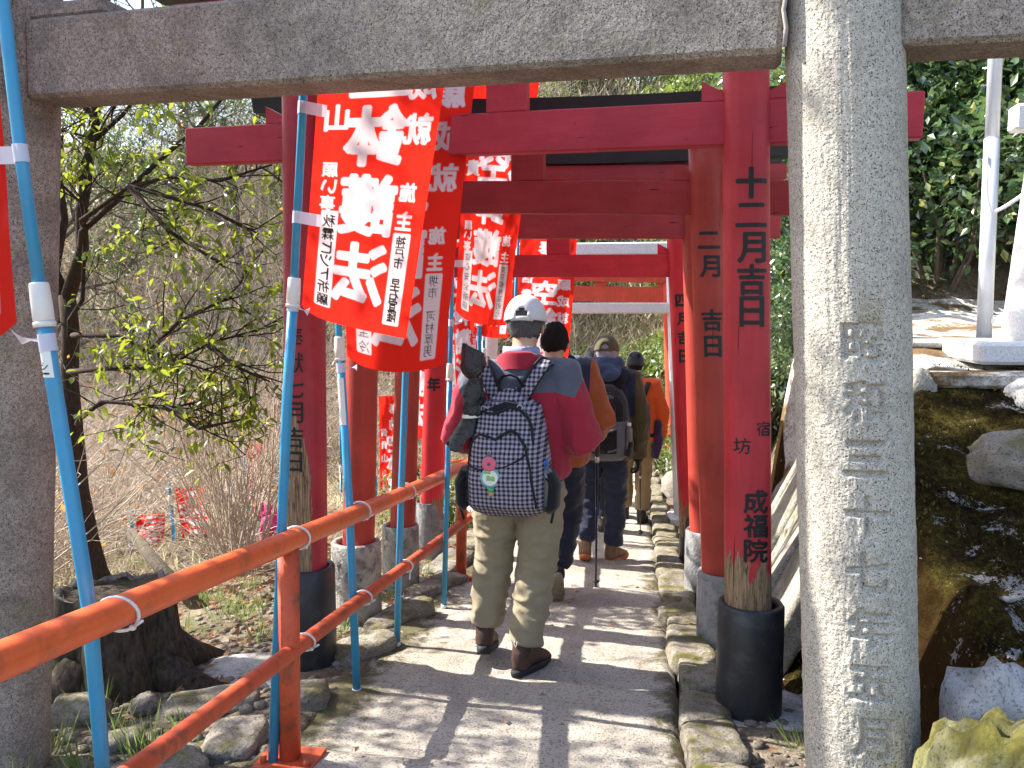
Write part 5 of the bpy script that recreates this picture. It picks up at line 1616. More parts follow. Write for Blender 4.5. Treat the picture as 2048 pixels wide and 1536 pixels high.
lm = text_mask(0.066, 0.066, 0.0012, [('J', 0.020, 0.035, 0.020, 0.02, 0.0016), ('b', 0.033, 0.035, 0.020, 0.02, 0.0014), ('a', 0.047, 0.037, 0.018, 0.02, 0.0014)], False, 1)
U, V = np.meshgrid(np.arange(lm.shape[0]) * 0.0012, np.arange(lm.shape[1]) * 0.0012, indexing='ij')
F = grid_faces(*lm.shape); F = F[lm.ravel()[F].mean(1) > 0.45]
link('lettering', np_mesh('lettering', fb(U.ravel(), V.ravel()), F, M['green']), bw)
mb = MB(); mb.ell((c[0] - 0.018, c[1] - 0.011, c[2] + 0.022), (0.008, 0.0015, 0.005)); mb.build('leaf_mark', M['green'], bw, world=False)
mb = MB(); mb.ell((c[0] - 0.004, c[1] - 0.011, c[2] + 0.022), (0.008, 0.0015, 0.005)); mb.build('leaf_mark', M['green'], bw, world=False)
ck = hung('key_charm', 'small green and cork charm hanging under the white badge', 'charm')
mb = MB(); mb.tube([(c[0] + 0.002, c[1], c[2] - 0.042), (c[0] + 0.003, c[1] - 0.002, c[2] - 0.062)], [0.013, 0.012], 14); mb.build('clip', M['greenplastic'], ck, world=False)
mb = MB(); mb.tube([(c[0] + 0.003, c[1] - 0.002, c[2] - 0.061), (c[0] + 0.004, c[1] - 0.003, c[2] - 0.078)], [0.0125, 0.011], 14); mb.build('cork', M['cork'], ck, world=False)

# the stick wrapped in black plastic bags
sk = thing('wrapped_stick', 'stick wrapped in black plastic bags tucked beside the gingham backpack', 'walking stick', BP, None, RZ1); sk.scale = (SC1,) * 3
mb = MB(); mb.tube([(-0.165, -0.10, 0.10), (-0.150, -0.10, 0.55)], 0.011, 10); mb.build('shaft', M['blackweb'], sk, world=False)
mb = MB(); mb.tube([(-0.142, -0.11, 0.612), (-0.143, -0.11, 0.632), (-0.146, -0.11, 0.66), (-0.147, -0.11, 0.715), (-0.145, -0.11, 0.728), (-0.14, -0.11, 0.733)], [(0.024, 0.024), (0.036, 0.040), (0.042, 0.050), (0.040, 0.049), (0.030, 0.040), (0.010, 0.02)], 22, hint=(0, 1, 0), expo=3.2); mb.tube([(-0.175, -0.108, 0.70), (-0.186, -0.106, 0.735), (-0.192, -0.105, 0.748)], [0.018, 0.012, 0.004], 10)
link('upper_bag', remeshed(mb, 'upper_bag', 0.007, 1, M['blackbag'], [((26, 26, 14), 0.011, 3), ((60, 60, 40), 0.003, 5)]), sk)
mb = MB(); mb.tube([(-0.141, -0.11, 0.625), (-0.14, -0.11, 0.60), (-0.145, -0.112, 0.53), (-0.15, -0.112, 0.46), (-0.152, -0.112, 0.44)], [0.026, 0.030, 0.044, 0.040, 0.028], 16)
link('lower_bag', remeshed(mb, 'lower_bag', 0.007, 1, M['blackbag'], [((26, 26, 14), 0.009, 4), ((60, 60, 40), 0.003, 6)]), sk)
mb = MB(); mb.tube([(-0.142, -0.11, 0.612), (-0.142, -0.11, 0.618)], 0.0275, 14, cap=False); mb.build('orange_band', M['cork'], sk, world=False)
mb = MB(); mb.tube([(-0.153, -0.112, 0.436), (-0.154, -0.112, 0.452)], [0.044, 0.043], 18, cap=False); mb.build('white_band', M['white_plastic'], sk, world=False)
rows = []
for i in range(6):
    for j in range(21):
        a = math.pi * 2 * j / 20; s = i / 5
        r = 0.035 + 0.040 * s + 0.012 * math.sin(a * 5) * s
        rows.append((-0.160 - 0.030 * s + r * math.cos(a), -0.115 + r * 0.6 * math.sin(a), 0.438 - 0.10 * s - 0.022 * s * math.sin(a * 3 + 1) - 0.03 * s * (math.cos(a) < 0)))
mb = MB(); mb.add(rows, [(i * 21 + j, i * 21 + j + 1, (i + 1) * 21 + j + 1, (i + 1) * 21 + j) for i in range(5) for j in range(20)]); mb.build('frayed_skirt', M['blackbag'], sk, world=False)

def trek_pole(label, tip, grip, mat_shaft, r=0.008):
    t, g = Vector(tip), Vector(grip); d = (g - t).normalized()
    L = (g - t).length
    root = thing('trekking_pole', label, 'trekking pole', tip, 'trekking poles')
    mb = MB(); mb.tube([t + d * 0.03, t + d * L * 0.5], r * 0.8, 10); mb.build('lower_shaft', mat_shaft, root)
    mb = MB(); mb.tube([t + d * L * 0.48, t + d * (L - 0.25)], r, 10); mb.build('upper_shaft', mat_shaft, root)
    mb = MB(); mb.tube([t + d * (L - 0.30), t + d * (L - 0.28), t + d * (L - 0.10), t + d * L], [r * 1.3, r * 1.9, r * 1.8, r * 2.1], 12); mb.build('grip', M['pole_grip'], root)
    mb = MB(); mb.tube([t + d * (L - 0.335), t + d * (L - 0.30)], r * 1.5, 10); mb.build('clamp', M['metal'], root)
    mb = MB(); mb.tube([t, t + d * 0.03], [r * 0.6, r], 8); mb.build('tip', M['sole_black'], root)
    mb = MB(); mb.tube([t + d * 0.055, t + d * 0.062, t + d * 0.07], [0.012, 0.024, 0.010], 14); mb.build('basket', M['sole_black'], root)
    return root

# second walker, mostly hidden behind him
P2 = Vector((-0.475, 4.93, -0.50)); RZ2 = R(-5)
person('black-haired walker in a rust orange and navy jacket with dark trousers, right heel raised', P2, RZ2,
    dict(elR=(0.295, -0.02, 1.12), wrR=(0.20, 0.15, 1.0), elL=(-0.29, 0, 1.12), wrL=(-0.2, 0.2, 1.0), hipL=(-0.09, 0, 0.87), hipR=(0.095, 0, 0.87), kneeR=(0.085, 0.06, 0.48), ankR=(0.04, -0.10, 0.20), kneeL=(-0.12, 0.12, 0.46), ankL=(-0.13, 0.14, 0.09),
         pitchR=0.95, yawR=-0.25, head=(0.0, 0.03, 1.585), hem=0.86, w=1.05, leg=0.98, tilt=0.25, curlR=0.95), M['rust'], M['denim'], (M['blackcloth'], M['sole_tan'], M['blackcloth']), (M['hair_black'], -0.058), None,
    yoke=(lambda c: np.minimum(c[:, 2] - 1.30, 0.235 - np.abs(c[:, 0])), M['navy']), vox=0.010, sc=0.985)
trek_pole('dark blue trekking pole held by the walker in the rust orange jacket', (-0.222, 5.15, -0.515), (-0.215, 5.02, 0.66), M['pole_blue'], 0.0085)

# third walker
P3 = Vector((-0.225, 6.10, -0.612)); RZ3 = R(-3)
man3 = person('white-haired man in olive cap and navy hooded jacket with olive sleeves', P3, RZ3,
    dict(shR=(0.20, 0, 1.39), elR=(0.275, 0.0, 1.08), wrR=(0.265, 0.08, 0.80), elL=(-0.29, 0.0, 1.12), wrL=(-0.2, 0.2, 1.0), kneeR=(0.105, 0.02, 0.47), ankR=(0.085, 0.01, 0.095), kneeL=(-0.10, 0.04, 0.48), ankL=(-0.115, -0.08, 0.13),
         pitchL=0.4, yawR=0.5, yawL=-0.1, head=(0.02, 0.03, 1.575), hem=0.80, w=1.04, leg=0.97, tilt=0.2, glove='R', high=False, curlR=1.0), M['olive'], M['navy'], (M['boot_tan'], M['sole_orange'], M['boot_tan']), (M['hair_white'], -0.066), ('cap', M['cap_olive']),
    yoke=(lambda c: np.minimum(c[:, 2] - 1.12, 0.245 - np.abs(c[:, 0])), M['navy']), hood=M['hood_blue'], gloves=M['blackcloth'], vox=0.010, sc=0.985)
trek_pole('thin black trekking pole in the gloved hand of the man with the olive cap', (0.075, 7.35, -0.745), (0.055, 6.22, 0.16), M['sole_black'], 0.006)
B3 = Vector(P3) + Vector((0.03, -0.15, 0.80))
b3 = thing('backpack', 'black backpack with grey panels and yellow mountain emblem, below the olive cap', 'backpack', B3, 'rucksacks carried by walkers', RZ3)
def p3(z):
    t = z / 0.54
    return np.interp(t, [0, .06, .2, .5, .8, .93, 1], [.12, .16, .175, .17, .15, .115, .05]), np.interp(t, [0, .06, .2, .5, .8, .93, 1], [.08, .15, .20, .19, .16, .11, .05])
rings = []
for z in np.linspace(0, 0.54, 34):
    hw, dp = p3(z)
    rg = []
    for j in range(48):
        t = 2 * math.pi * j / 48
        a, b = math.cos(t), math.sin(t); q = (abs(a) ** 2.8 + abs(b) ** 2.8) ** (-1 / 2.8)
        rg.append((hw * a * q, (dp if b < 0 else 0.02) * b * q, z))
    rings.append(np.array(rg))
mb = MB(); mb.loft(rings); me = mb.mesh('main_bag', M['blackcloth']); link('main_bag', me, b3)
me2 = split_faces(me, 'grey_panel', lambda c: np.where((c[:, 2] < 0.30) & (c[:, 1] < -0.05) & ((np.abs(c[:, 0]) > 0.085) | (c[:, 2] < 0.06) | (c[:, 2] > 0.24)), 0.0001, -0.0001), M['greynylon']); link('grey_panel', me2, b3)
def y3(x, z, l=0.003):
    hw, dp = p3(z); return float(-dp * max(0, 1 - abs(x / hw) ** 2.8) ** (1 / 2.8) - l)
def pipe3(pts, r, m, nm):
    mb = MB(); mb.tube([(x, y3(x, z, 0.002), z) for x, z in pts], r, 8); mb.build(nm, M[m], b3, world=False)
pipe3([(-0.12, 0.30), (-0.13, 0.40), (-0.10, 0.46), (-0.04, 0.49), (0.04, 0.49), (0.10, 0.46), (0.13, 0.40), (0.13, 0.30)], 0.007, 'charcoal', 'zip')
pipe3([(-0.08, 0.33), (-0.075, 0.41), (-0.02, 0.43), (0.05, 0.425), (0.075, 0.40), (0.08, 0.33)], 0.004, 'charcoal', 'zip')
for z in (0.23, 0.085):
    pipe3([(-0.10, z + 0.02), (-0.05, z), (-0.03, z)], 0.008, 'greynylon', 'strap'); pipe3([(0.03, z), (0.06, z + 0.005), (0.12, z + 0.03)], 0.008, 'greynylon', 'strap')
    mb = MB(); mb.box((-0.015, y3(-0.015, z, 0.006), z - 0.005), (0.04, 0.010, 0.024), None, 0.003); mb.build('buckle', M['metal'] if z > 0.2 else M['charcoal'], b3, world=False)
pipe3([(-0.018, 0.372), (-0.010, 0.380), (-0.002, 0.395), (0.006, 0.382), (0.012, 0.386), (0.022, 0.372)], 0.0022, 'gold', 'mountain_emblem')
lm = text_mask(0.12, 0.03, 0.0015, [(ch, 0.012 + 0.0125 * i, 0.015, 0.013, 0.02, 0.0012) for i, ch in enumerate('Mt.KAPPA')], False, 1)
U, V = np.meshgrid(np.arange(lm.shape[0]) * 0.0015, np.arange(lm.shape[1]) * 0.0015, indexing='ij')
F = grid_faces(*lm.shape); F = F[lm.ravel()[F].mean(1) > 0.45]
PP = np.array([(u - 0.05, y3(u - 0.05, 0.372 - v, 0.004), 0.372 - v) for u, v in zip(U.ravel(), V.ravel())])
link('lettering', np_mesh('lettering', PP, F, M['white']), b3)
mb = MB(); mb.ell((0.03, y3(0.03, 0.47, 0.004), 0.462), (0.035, 0.008, 0.018)); mb.build('reflective_patch', M['greynylon'], b3, world=False)
for s in (-1, 1):
    mb = MB(); mb.tube([(s * 0.165, -0.09, 0.05), (s * 0.178, -0.09, 0.14), (s * 0.165, -0.09, 0.20)], [(0.03, 0.06), (0.03, 0.058), (0.02, 0.05)], 14, hint=(1, 0, 0)); mb.build('side_pocket', M['blackcloth'], b3, world=False)
    mb = MB(); mb.tube([(s * 0.07, -0.04, 0.50), (s * 0.12, 0.02, 0.59), (s * 0.15, 0.12, 0.63), (s * 0.16, 0.24, 0.55), (s * 0.17, 0.28, 0.35), (s * 0.19, 0.15, 0.1), (s * 0.16, 0.0, 0.05)], [(0.007, 0.028)] * 7, 10, hint=(0, -0.7, 0.7)); mb.build('shoulder_strap', M['blackcloth'], b3, world=False)
wb = thing('water_bottle', 'small bottle in the side pocket of the black backpack', 'bottle', B3, None, RZ3)
mb = MB(); mb.tube([(0.172, -0.12, 0.10), (0.172, -0.12, 0.24), (0.172, -0.12, 0.265)], [0.026, 0.026, 0.014], 14); mb.build('body', M['bottle'], wb, world=False)
mb = MB(); mb.tube([(0.172, -0.12, 0.262), (0.172, -0.12, 0.285)], 0.016, 12); mb.build('cap', M['white_plastic'], wb, world=False)

shoes_d = (M['boot_dark'], M['sole_black'], M['boot_dark'])
person('walker in bright orange jacket, black knit hat and tan trousers down the path', (0.01, 8.15, -0.835), R(-4),
    dict(elR=(0.27, 0, 1.12), wrR=(0.255, 0.06, 0.86), hem=0.86, leg=1.0, kneeL=(-0.10, 0.08, 0.48), ankL=(-0.10, 0.16, 0.10), ankR=(0.09, -0.06, 0.10)), M['orange'], M['tan'], shoes_d, (M['hair_black'], -0.07), ('knit', M['charcoal']), vox=0.012, sc=0.965)
bo = thing('backpack', 'small black backpack on the walker in the bright orange jacket', 'backpack', (0.01, 8.0, 0.0), 'rucksacks carried by walkers')
mb = MB(); mb.tube([(0.01, 7.90, 0.02), (0.01, 7.87, 0.08), (0.01, 7.88, 0.36), (0.01, 7.92, 0.44)], [(0.07, 0.13), (0.09, 0.15), (0.085, 0.145), (0.05, 0.1)], 20, hint=(0, 1, 0), expo=3); mb.build('main_bag', M['blackcloth'], bo)
for s in (-1, 1):
    mb = MB(); mb.tube([(0.01 + s * 0.08, 7.93, 0.42), (0.01 + s * 0.13, 8.06, 0.565), (0.01 + s * 0.155, 8.2, 0.56), (0.01 + s * 0.165, 8.33, 0.42), (0.01 + s * 0.18, 8.30, 0.15), (0.01 + s * 0.16, 8.0, 0.05)], [(0.008, 0.026)] * 6, 10, hint=(0, -0.7, 0.7)); mb.build('shoulder_strap', M['blackcloth'], bo)
tag(link('tied_jacket', remeshed(MB().tube([(0.235, 8.10, 0.20), (0.245, 8.09, 0.0), (0.215, 8.08, -0.18)], [(0.035, 0.06), (0.05, 0.07), (0.03, 0.05)], 14), 'tied_jacket', 0.012, 2, M['purple'], [((14, 14, 10), 0.008, 3)])), 'dark purple garment hanging at the side of the orange jacket', 'jacket')
person('walker in black knit hat and pale pink jacket, beside the olive cap', (-0.36, 7.45, -0.755), R(4), dict(hem=0.82, ankL=(-0.10, 0.12, 0.10)), M['pinkwhite'], M['denim'], shoes_d, (M['hair_black'], -0.07), ('knit', M['blackcloth']), vox=0.013, sc=0.965)
person('walker in a blue knit hat partly hidden by black-haired heads', (-0.60, 8.75, -0.89), R(3), dict(hem=0.84), M['charcoal'], M['denim'], shoes_d, (M['hair_black'], -0.07), ('knit', M['hood_blue']), vox=0.014, sc=0.95)
person('woman with long black hair and dark coat behind the walker in rust orange', (-0.62, 8.05, -0.815), R(2), dict(hem=0.78), M['blackcloth'], M['denim'], shoes_d, (M['hair_black'], -0.14), None, vox=0.014, sc=0.93)
person('walker in a pale pink hat and coat, farthest down on the path', (-0.92, 9.4, -0.95), R(6), dict(hem=0.80), M['pinkwhite'], M['denim'], shoes_d, (M['hair_black'], -0.07), ('knit', M['pinkwhite']), vox=0.014, sc=0.95)
person('dark-clothed walker on the lower path seen between the left posts', (-3.20, 11.3, gz1(-3.20, 11.3)), R(75), dict(hem=0.80, ankL=(-0.10, 0.2, 0.10), ankR=(0.10, -0.2, 0.12), kneeL=(-0.1, 0.14, 0.49)), M['blackcloth'], M['blackcloth'], shoes_d, (M['hair_black'], -0.07), ('knit', M['blackcloth']), vox=0.014, sc=0.97)
# ------------------------------------------------------------ vegetation
def seg_mesh(name, P0, P1, R0, R1, mat, n=3):
    P0, P1 = np.asarray(P0, float), np.asarray(P1, float); R0, R1 = np.asarray(R0), np.asarray(R1)
    d = P1 - P0; L = np.linalg.norm(d, axis=1, keepdims=True); d = d / np.maximum(L, 1e-6)
    h = np.where(np.abs(d[:, 2:3]) < 0.9, np.array([[0, 0, 1.0]]), np.array([[1.0, 0, 0]]))
    a = np.cross(d, h); a /= np.linalg.norm(a, axis=1, keepdims=True); b = np.cross(d, a)
    v = []
    for j in range(n):
        t = 2 * math.pi * j / n
        o = a * math.cos(t) + b * math.sin(t)
        v += [P0 + o * R0[:, None], P1 + o * R1[:, None]]
    k = len(P0)
    V = np.stack(v, 1).reshape(-1, 3)
    base = np.arange(k)[:, None] * (2 * n)
    F = []
    for j in range(n):
        q = (j + 1) % n
        F.append(base + np.array([[2 * j, 2 * q, 2 * q + 1, 2 * j + 1]]))
    return np_mesh(name, V, np.concatenate(F), mat, True)

def leaf_mesh(name, C, D, N, L, Wd, mat, tint, fold=0.25, six=False):
    """C base points, D direction along the blade, N blade normal, L length, Wd half width"""
    C, D, N = np.asarray(C, float), np.asarray(D, float), np.asarray(N, float)
    D = D / np.linalg.norm(D, axis=1, keepdims=True)
    Sd = np.cross(D, N); Sd /= np.maximum(np.linalg.norm(Sd, axis=1, keepdims=True), 1e-6)
    N = np.cross(Sd, D)
    L = np.asarray(L)[:, None]; Wd = np.asarray(Wd)[:, None]
    k = len(C)
    if six:
        v = [C, C + D * L * 0.33 + Sd * Wd * 0.92 + N * Wd * fold, C + D * L * 0.70 + Sd * Wd * 0.72 + N * (Wd * fold - L * 0.05), C + D * L - N * L * 0.16,
             C + D * L * 0.70 - Sd * Wd * 0.72 + N * (Wd * fold - L * 0.05), C + D * L * 0.33 - Sd * Wd * 0.92 + N * Wd * fold, C + D * L * 0.36, C + D * L * 0.70 - N * L * 0.07]
        q = [[0, 1, 6, 0], [1, 2, 7, 6], [2, 3, 7, 2], [0, 6, 5, 0], [6, 7, 4, 5], [7, 3, 4, 7]]
        V = np.stack(v, 1).reshape(-1, 3)
        base = np.arange(k)[:, None] * 8
        me = bpy.data.meshes.new(name)
        tris = [[0, 1, 6], [1, 2, 7], [1, 7, 6], [2, 3, 7], [0, 6, 5], [6, 7, 4], [6, 4, 5], [7, 3, 4]]
        F = np.concatenate([base + np.array([t]) for t in tris])
        return np_mesh(name, V, F, mat, True, {'tint': ('FLOAT', np.repeat(tint, 8))})
    v = [C, C + D * L * 0.45 + Sd * Wd + N * Wd * fold, C + D * L, C + D * L * 0.45 - Sd * Wd + N * Wd * fold]
    V = np.stack(v, 1).reshape(-1, 3)
    base = np.arange(k)[:, None] * 4
    F = np.concatenate([base + np.array([[0, 1, 2]]), base + np.array([[0, 2, 3]])])
    return np_mesh(name, V, F, mat, False, {'tint': ('FLOAT', np.repeat(tint, 4))})

def grow(rs, p, d, length, r, level, spread, segs, tips, nseg=5, up=0.12, wob=0.22, kids=4):
    p, d = np.array(p, float), np.array(d, float)
    pts = [p]
    for i in range(nseg):
        d = d + rs.normal(0, wob, 3) + np.array([0, 0, up]); d /= np.linalg.norm(d)
        q = p + d * length / nseg
        r2 = r * (0.86 if level else 0.93)
        segs.append((p, q, r, r2)); p, r = q, r2; pts.append(p)
        if level == 0: tips.append((p, d))
        if level > 0 and i >= (1 if level > 1 else 0):
            for _ in range(kids if i == nseg - 1 else max(1, kids // 3)):
                e = d + rs.normal(0, spread, 3); e /= np.linalg.norm(e)
                grow(rs, p, e, length * rs.uniform(0.5, 0.75), r * 0.58, level - 1, spread, segs, tips, nseg, up, wob, kids)
    return pts

def segs_obj(segs, name, mat, parent=None, n=3, off=(0, 0, 0)):
    P0 = np.array([s[0] for s in segs]) - np.array(off); P1 = np.array([s[1] for s in segs]) - np.array(off)
    return link(name, seg_mesh(name, P0, P1, np.array([s[2] for s in segs]), np.array([s[3] for s in segs]), mat, n), parent)

def tip_leaves(rs, tips, per, size, mat, name, spreadp=0.10, droop=0.35, six=False, ratio=0.26, up=0.9, bias=None, tb=0.0):
    P = np.array([t[0] for t in tips]); D = np.array([t[1] for t in tips])
    k = len(P) * per
    C = np.repeat(P, per, 0) + rs.normal(0, spreadp, (k, 3))
    dd = np.repeat(D, per, 0) * 0.6 + rs.normal(0, 0.75, (k, 3)); dd[:, 2] -= droop
    N = rs.normal(0, 0.55, (k, 3)); N[:, 2] += up
    L = size * rs.uniform(0.6, 1.25, k)
    return leaf_mesh(name, C, dd, N, L, L * ratio * rs.uniform(0.8, 1.2, k), mat, np.clip(rs.uniform(0, 1, k) ** 1.2 + tb, 0, 1), 0.22, six)

# --- the dark-stemmed evergreen left of the posts
rs = np.random.RandomState(11)
tr = thing('evergreen_tree', 'slender dark-stemmed evergreen tree with backlit leaves, left behind the stump', 'tree', (-4.05, 5.6, -0.80))
mb = MB(); w = 0.075
mb.tube([(-3.98, 5.6, -0.95), (-4.02, 5.6, -0.70), (-4.06, 5.6, -0.47), (-4.12, 5.6, -0.09), (-4.14, 5.6, 0.29), (-4.16, 5.6, 0.74), (-4.13, 5.6, 1.12), (-4.15, 5.6, 1.37)], [.135, .085, .07, .066, .066, .062, .062, .058], 12)
mb.tube([(-4.15, 5.6, 1.33), (-3.97, 5.55, 1.69), (-3.93, 5.5, 1.94), (-3.86, 5.5, 2.29), (-3.79, 5.5, 2.63), (-3.74, 5.5, 2.9), (-3.66, 5.5, 3.41), (-3.6, 5.4, 4.2)], [.055, .047, .042, .038, .034, .03, .025, .012], 10)
mb.tube([(-4.15, 5.6, 1.33), (-4.24, 5.6, 1.55), (-4.14, 5.6, 1.92), (-4.17, 5.6, 2.31), (-4.17, 5.6, 2.77), (-4.18, 5.6, 3.3), (-4.2, 5.7, 4.0)], [.045, .036, .028, .022, .018, .015, .01], 10)
mb.tube([(-3.96, 5.52, 1.72), (-3.79, 5.3, 1.80), (-3.45, 5.3, 2.06), (-3.19, 5.3, 2.27), (-2.89, 5.3, 2.49), (-2.71, 5.3, 2.68), (-2.45, 5.3, 2.96)], [.026, .022, .019, .017, .014, .012, .008], 10)
tg = mb.build('trunk', M['bark'], tr)
brs = [[(-4.12, 5.58, 1.08), (-3.75, 5.2, 1.09), (-3.47, 5.2, 1.08), (-3.25, 5.2, 0.99), (-3.0, 5.2, 0.91), (-2.82, 5.2, 0.84)],
       [(-4.15, 5.58, 0.80), (-3.76, 5.2, 0.83), (-3.52, 5.2, 0.87), (-3.18, 5.2, 0.87), (-2.82, 5.2, 1.03), (-2.32, 5.2, 1.16)],
       [(-4.13, 5.58, 0.42), (-3.72, 5.1, 0.52), (-3.55, 5.1, 0.64), (-3.39, 5.1, 0.64), (-3.1, 5.1, 0.61), (-2.77, 5.1, 0.67)],
       [(-3.93, 5.5, 1.86), (-3.57, 5.0, 1.84), (-3.22, 5.0, 2.05), (-2.68, 5.0, 1.89), (-2.35, 5.0, 1.73)],
       [(-3.45, 5.3, 2.06), (-3.1, 5.2, 2.15), (-2.7, 5.2, 2.1), (-2.3, 5.1, 2.2)],
       [(-2.89, 5.3, 2.49), (-2.6, 5.3, 2.35), (-2.2, 5.3, 2.3)],
       [(-3.82, 5.5, 2.45), (-3.5, 5.4, 2.6), (-3.2, 5.3, 2.85)],
       [(-3.79, 5.5, 2.63), (-4.1, 5.4, 2.9), (-4.4, 5.3, 3.0)], [(-4.17, 5.6, 2.31), (-3.9, 5.3, 2.5), (-3.6, 5.1, 2.4)],
       [(-4.15, 5.6, 0.97), (-4.06, 5.5, 1.19), (-3.88, 5.4, 1.33), (-3.82, 5.4, 1.96), (-3.85, 5.4, 2.24), (-3.53, 5.4, 2.7)],
       [(-2.82, 5.2, 1.03), (-2.6, 5.1, 0.9), (-2.35, 5.1, 0.80)], [(-3.1, 5.1, 0.61), (-2.8, 5.0, 0.5), (-2.5, 5.0, 0.55)], [(-3.25, 5.2, 0.99), (-2.95, 5.1, 1.2), (-2.6, 5.1, 1.35)], [(-3.22, 5.0, 2.05), (-2.9, 4.9, 1.75), (-2.55, 4.9, 1.55)]]
segs, tips = [], []
for bi, br in enumerate(brs):
    mb = MB(); n = len(br); mb.tube([tuple(np.array(p) + rs.normal(0, 0.008, 3)) for p in br], [lerp(0.021, 0.006, i / (n - 1)) for i in range(n)], 7); mb.build('branch', M['bark'], tr)
    for i in range(n - 1):
        a, b = np.array(br[i]), np.array(br[i + 1])
        if i < 1 and n > 3: continue
        for k in range(4 if (i + 2) / n > 0.55 else 2):
            p = a + (b - a) * rs.uniform(0, 1); d = (b - a) / np.linalg.norm(b - a) + rs.normal(0, 0.7, 3)
            grow(rs, p, d / np.linalg.norm(d), rs.uniform(0.22, 0.48), 0.006, 1, 0.7, segs, tips, 3, 0.02, 0.25, 2)
for p0, d0 in (((-3.7, 5.5, 3.0), (0.5, -0.2, 0.6)), ((-4.18, 5.6, 3.1), (-0.3, -0.2, 0.8)), ((-2.5, 5.3, 2.9), (0.6, 0, 0.5)), ((-3.6, 5.4, 3.8), (0.2, -0.3, 0.8)), ((-3.79, 5.5, 2.7), (0.6, -0.5, 0.3)), ((-3.9, 5.5, 2.0), (-0.3, -0.6, 0.4))):
    grow(rs, p0, np.array(d0) / np.linalg.norm(d0), 0.9, 0.012, 2, 0.7, segs, tips, 3, 0.05, 0.25, 3)
segs_obj(segs, 'twigs', M['bark'], tr, 4, offs(tr)); 
tips = [t for t in tips if rs.uniform() < 0.5]
lm_ = tip_leaves(rs, [(t[0] - np.array(offs(tr)), t[1]) for t in tips], 3, 0.080, M['leaf_main'], 'crown', 0.035, 0.45, True, 0.20, 1.0)
link('crown', lm_, tr)
print('main tree', len(segs), len(tips))

# --- trees uphill to the left whose crowns dapple the path
def big_tree(seed, h=4.6, n_main=9, per=5, lsz=0.075, lo=3, ln=(1.2, 2.0)):
    r_ = np.random.RandomState(seed)
    segs, tips = [], []
    pts = grow(r_, (0, 0, -0.3), np.array([0.05, 0.03, 1.0]), h, 0.13, 0, 0.5, segs, [], 8, 0.25, 0.07)
    for k in range(n_main):
        i = r_.randint(lo, 9); a = r_.uniform(0, 6.283)
        d = np.array([math.cos(a), math.sin(a), r_.uniform(0.1, 0.8)]); d /= np.linalg.norm(d)
        grow(r_, pts[i], d, r_.uniform(*ln), 0.05, 2, 0.55, segs, tips, 4, 0.06, 0.2, 3)
    t = thing('shade_tree', '', 'tree')
    big = [s for s in segs if s[2] > 0.035]; small = [s for s in segs if s[2] <= 0.035]
    segs_obj(big, 'trunk', M['bark2'], t, 9); segs_obj(small, 'branches', M['bark2'], t, 4)
    link('crown', tip_leaves(r_, tips, per, lsz, M['leaf_can'], 'crown', 0.12, 0.3, False, 0.3, 0.8), t)
    return t
proto = [big_tree(21), big_tree(37), big_tree(53, 7.0, 15, 6, 0.085, 7, (0.55, 0.95))]
spots = [(-5.2, 2.0, 0.8), (-5.6, 3.3, 0.9), (-4.6, 3.95, 1.0), (-6.4, 0.6, 1.0), (-4.4, 0.2, 0.75)]
names = ['shade tree leaning over the path just left of the picture', 'broad shade tree left of the stump, outside the frame', 'tall slim tree whose high crown darkens the mossy bank', 'shade tree behind the viewer on the left slope', 'shade tree at the back of the left slope', 'tallest shade tree, its crown high over the handrail', 'tallest shade tree on the left slope', 'small shade tree beside the first granite pillar', 'shade tree at the edge of the thicket on the left']
for i, (x, y, s) in enumerate(spots):
    o = proto[i] if i < 3 else copy_tree(proto[i % 2])
    o.location = (x, y, gz1(x, y)); o.rotation_euler = (0, 0, i * 2.1); o.scale = (s, s, s)
    tag(o, names[i], 'tree', 'shade trees on the left slope')

for i, (x, y, sc_) in enumerate(((-12.5, 16.5, 1.2), (-9.5, 19.5, 1.3), (-16.0, 19.0, 1.5), (-13.0, 22.5, 1.5), (-7.0, 21.5, 1.2), (-15.5, 14.0, 1.2))):
    o = copy_tree(proto[i % 2]); o.location = (x, y, gz1(x, y)); o.rotation_euler = (0, 0, i * 1.4); o.scale = (sc_, sc_, sc_ * 0.9); o.name = 'hillside_tree'
    tag(o, ('leafy tree low on the hillside behind the slender evergreen', 'leafy tree on the hillside above the nearest beam end', 'tall leafy tree at the left end of the hillside', 'leafy tree high on the hillside against the sky', 'leafy tree on the hillside behind the flaking red post', 'leafy tree standing over the left side of the thicket')[i], 'tree', 'leafy trees on the far hillside')
# --- bare thicket
def bare_bush(seed, h=1.9, stems=13):
    r_ = np.random.RandomState(seed)
    segs, tips = [], []
    for k in range(stems):
        a = r_.uniform(0, 6.283); q = r_.uniform(0.15, 1.1)
        d = np.array([math.cos(a) * q, math.sin(a) * q, 1.0]); d /= np.linalg.norm(d)
        grow(r_, (math.cos(a) * 0.12, math.sin(a) * 0.12, -0.15), d, h * r_.uniform(0.6, 1.1), 0.0115, 2, 0.75, segs, tips, 5, 0.0, 0.24, 2)
    t = thing('bare_bush', '', 'bush')
    segs_obj(segs, 'twigs', M['twig'], t, 3)
    sel = [tips[i] for i in r_.choice(len(tips), min(len(tips), 70), False)]
    link('dead_leaves', tip_leaves(r_, sel, 1, 0.05, M['autumn'], 'dead_leaves', 0.03, 0.5, False, 0.3), t)
    print('bush segs', len(segs)); return t
bp_ = [bare_bush(3), bare_bush(8), bare_bush(15, 1.5, 11)]
r_ = np.random.RandomState(5)
cand = []
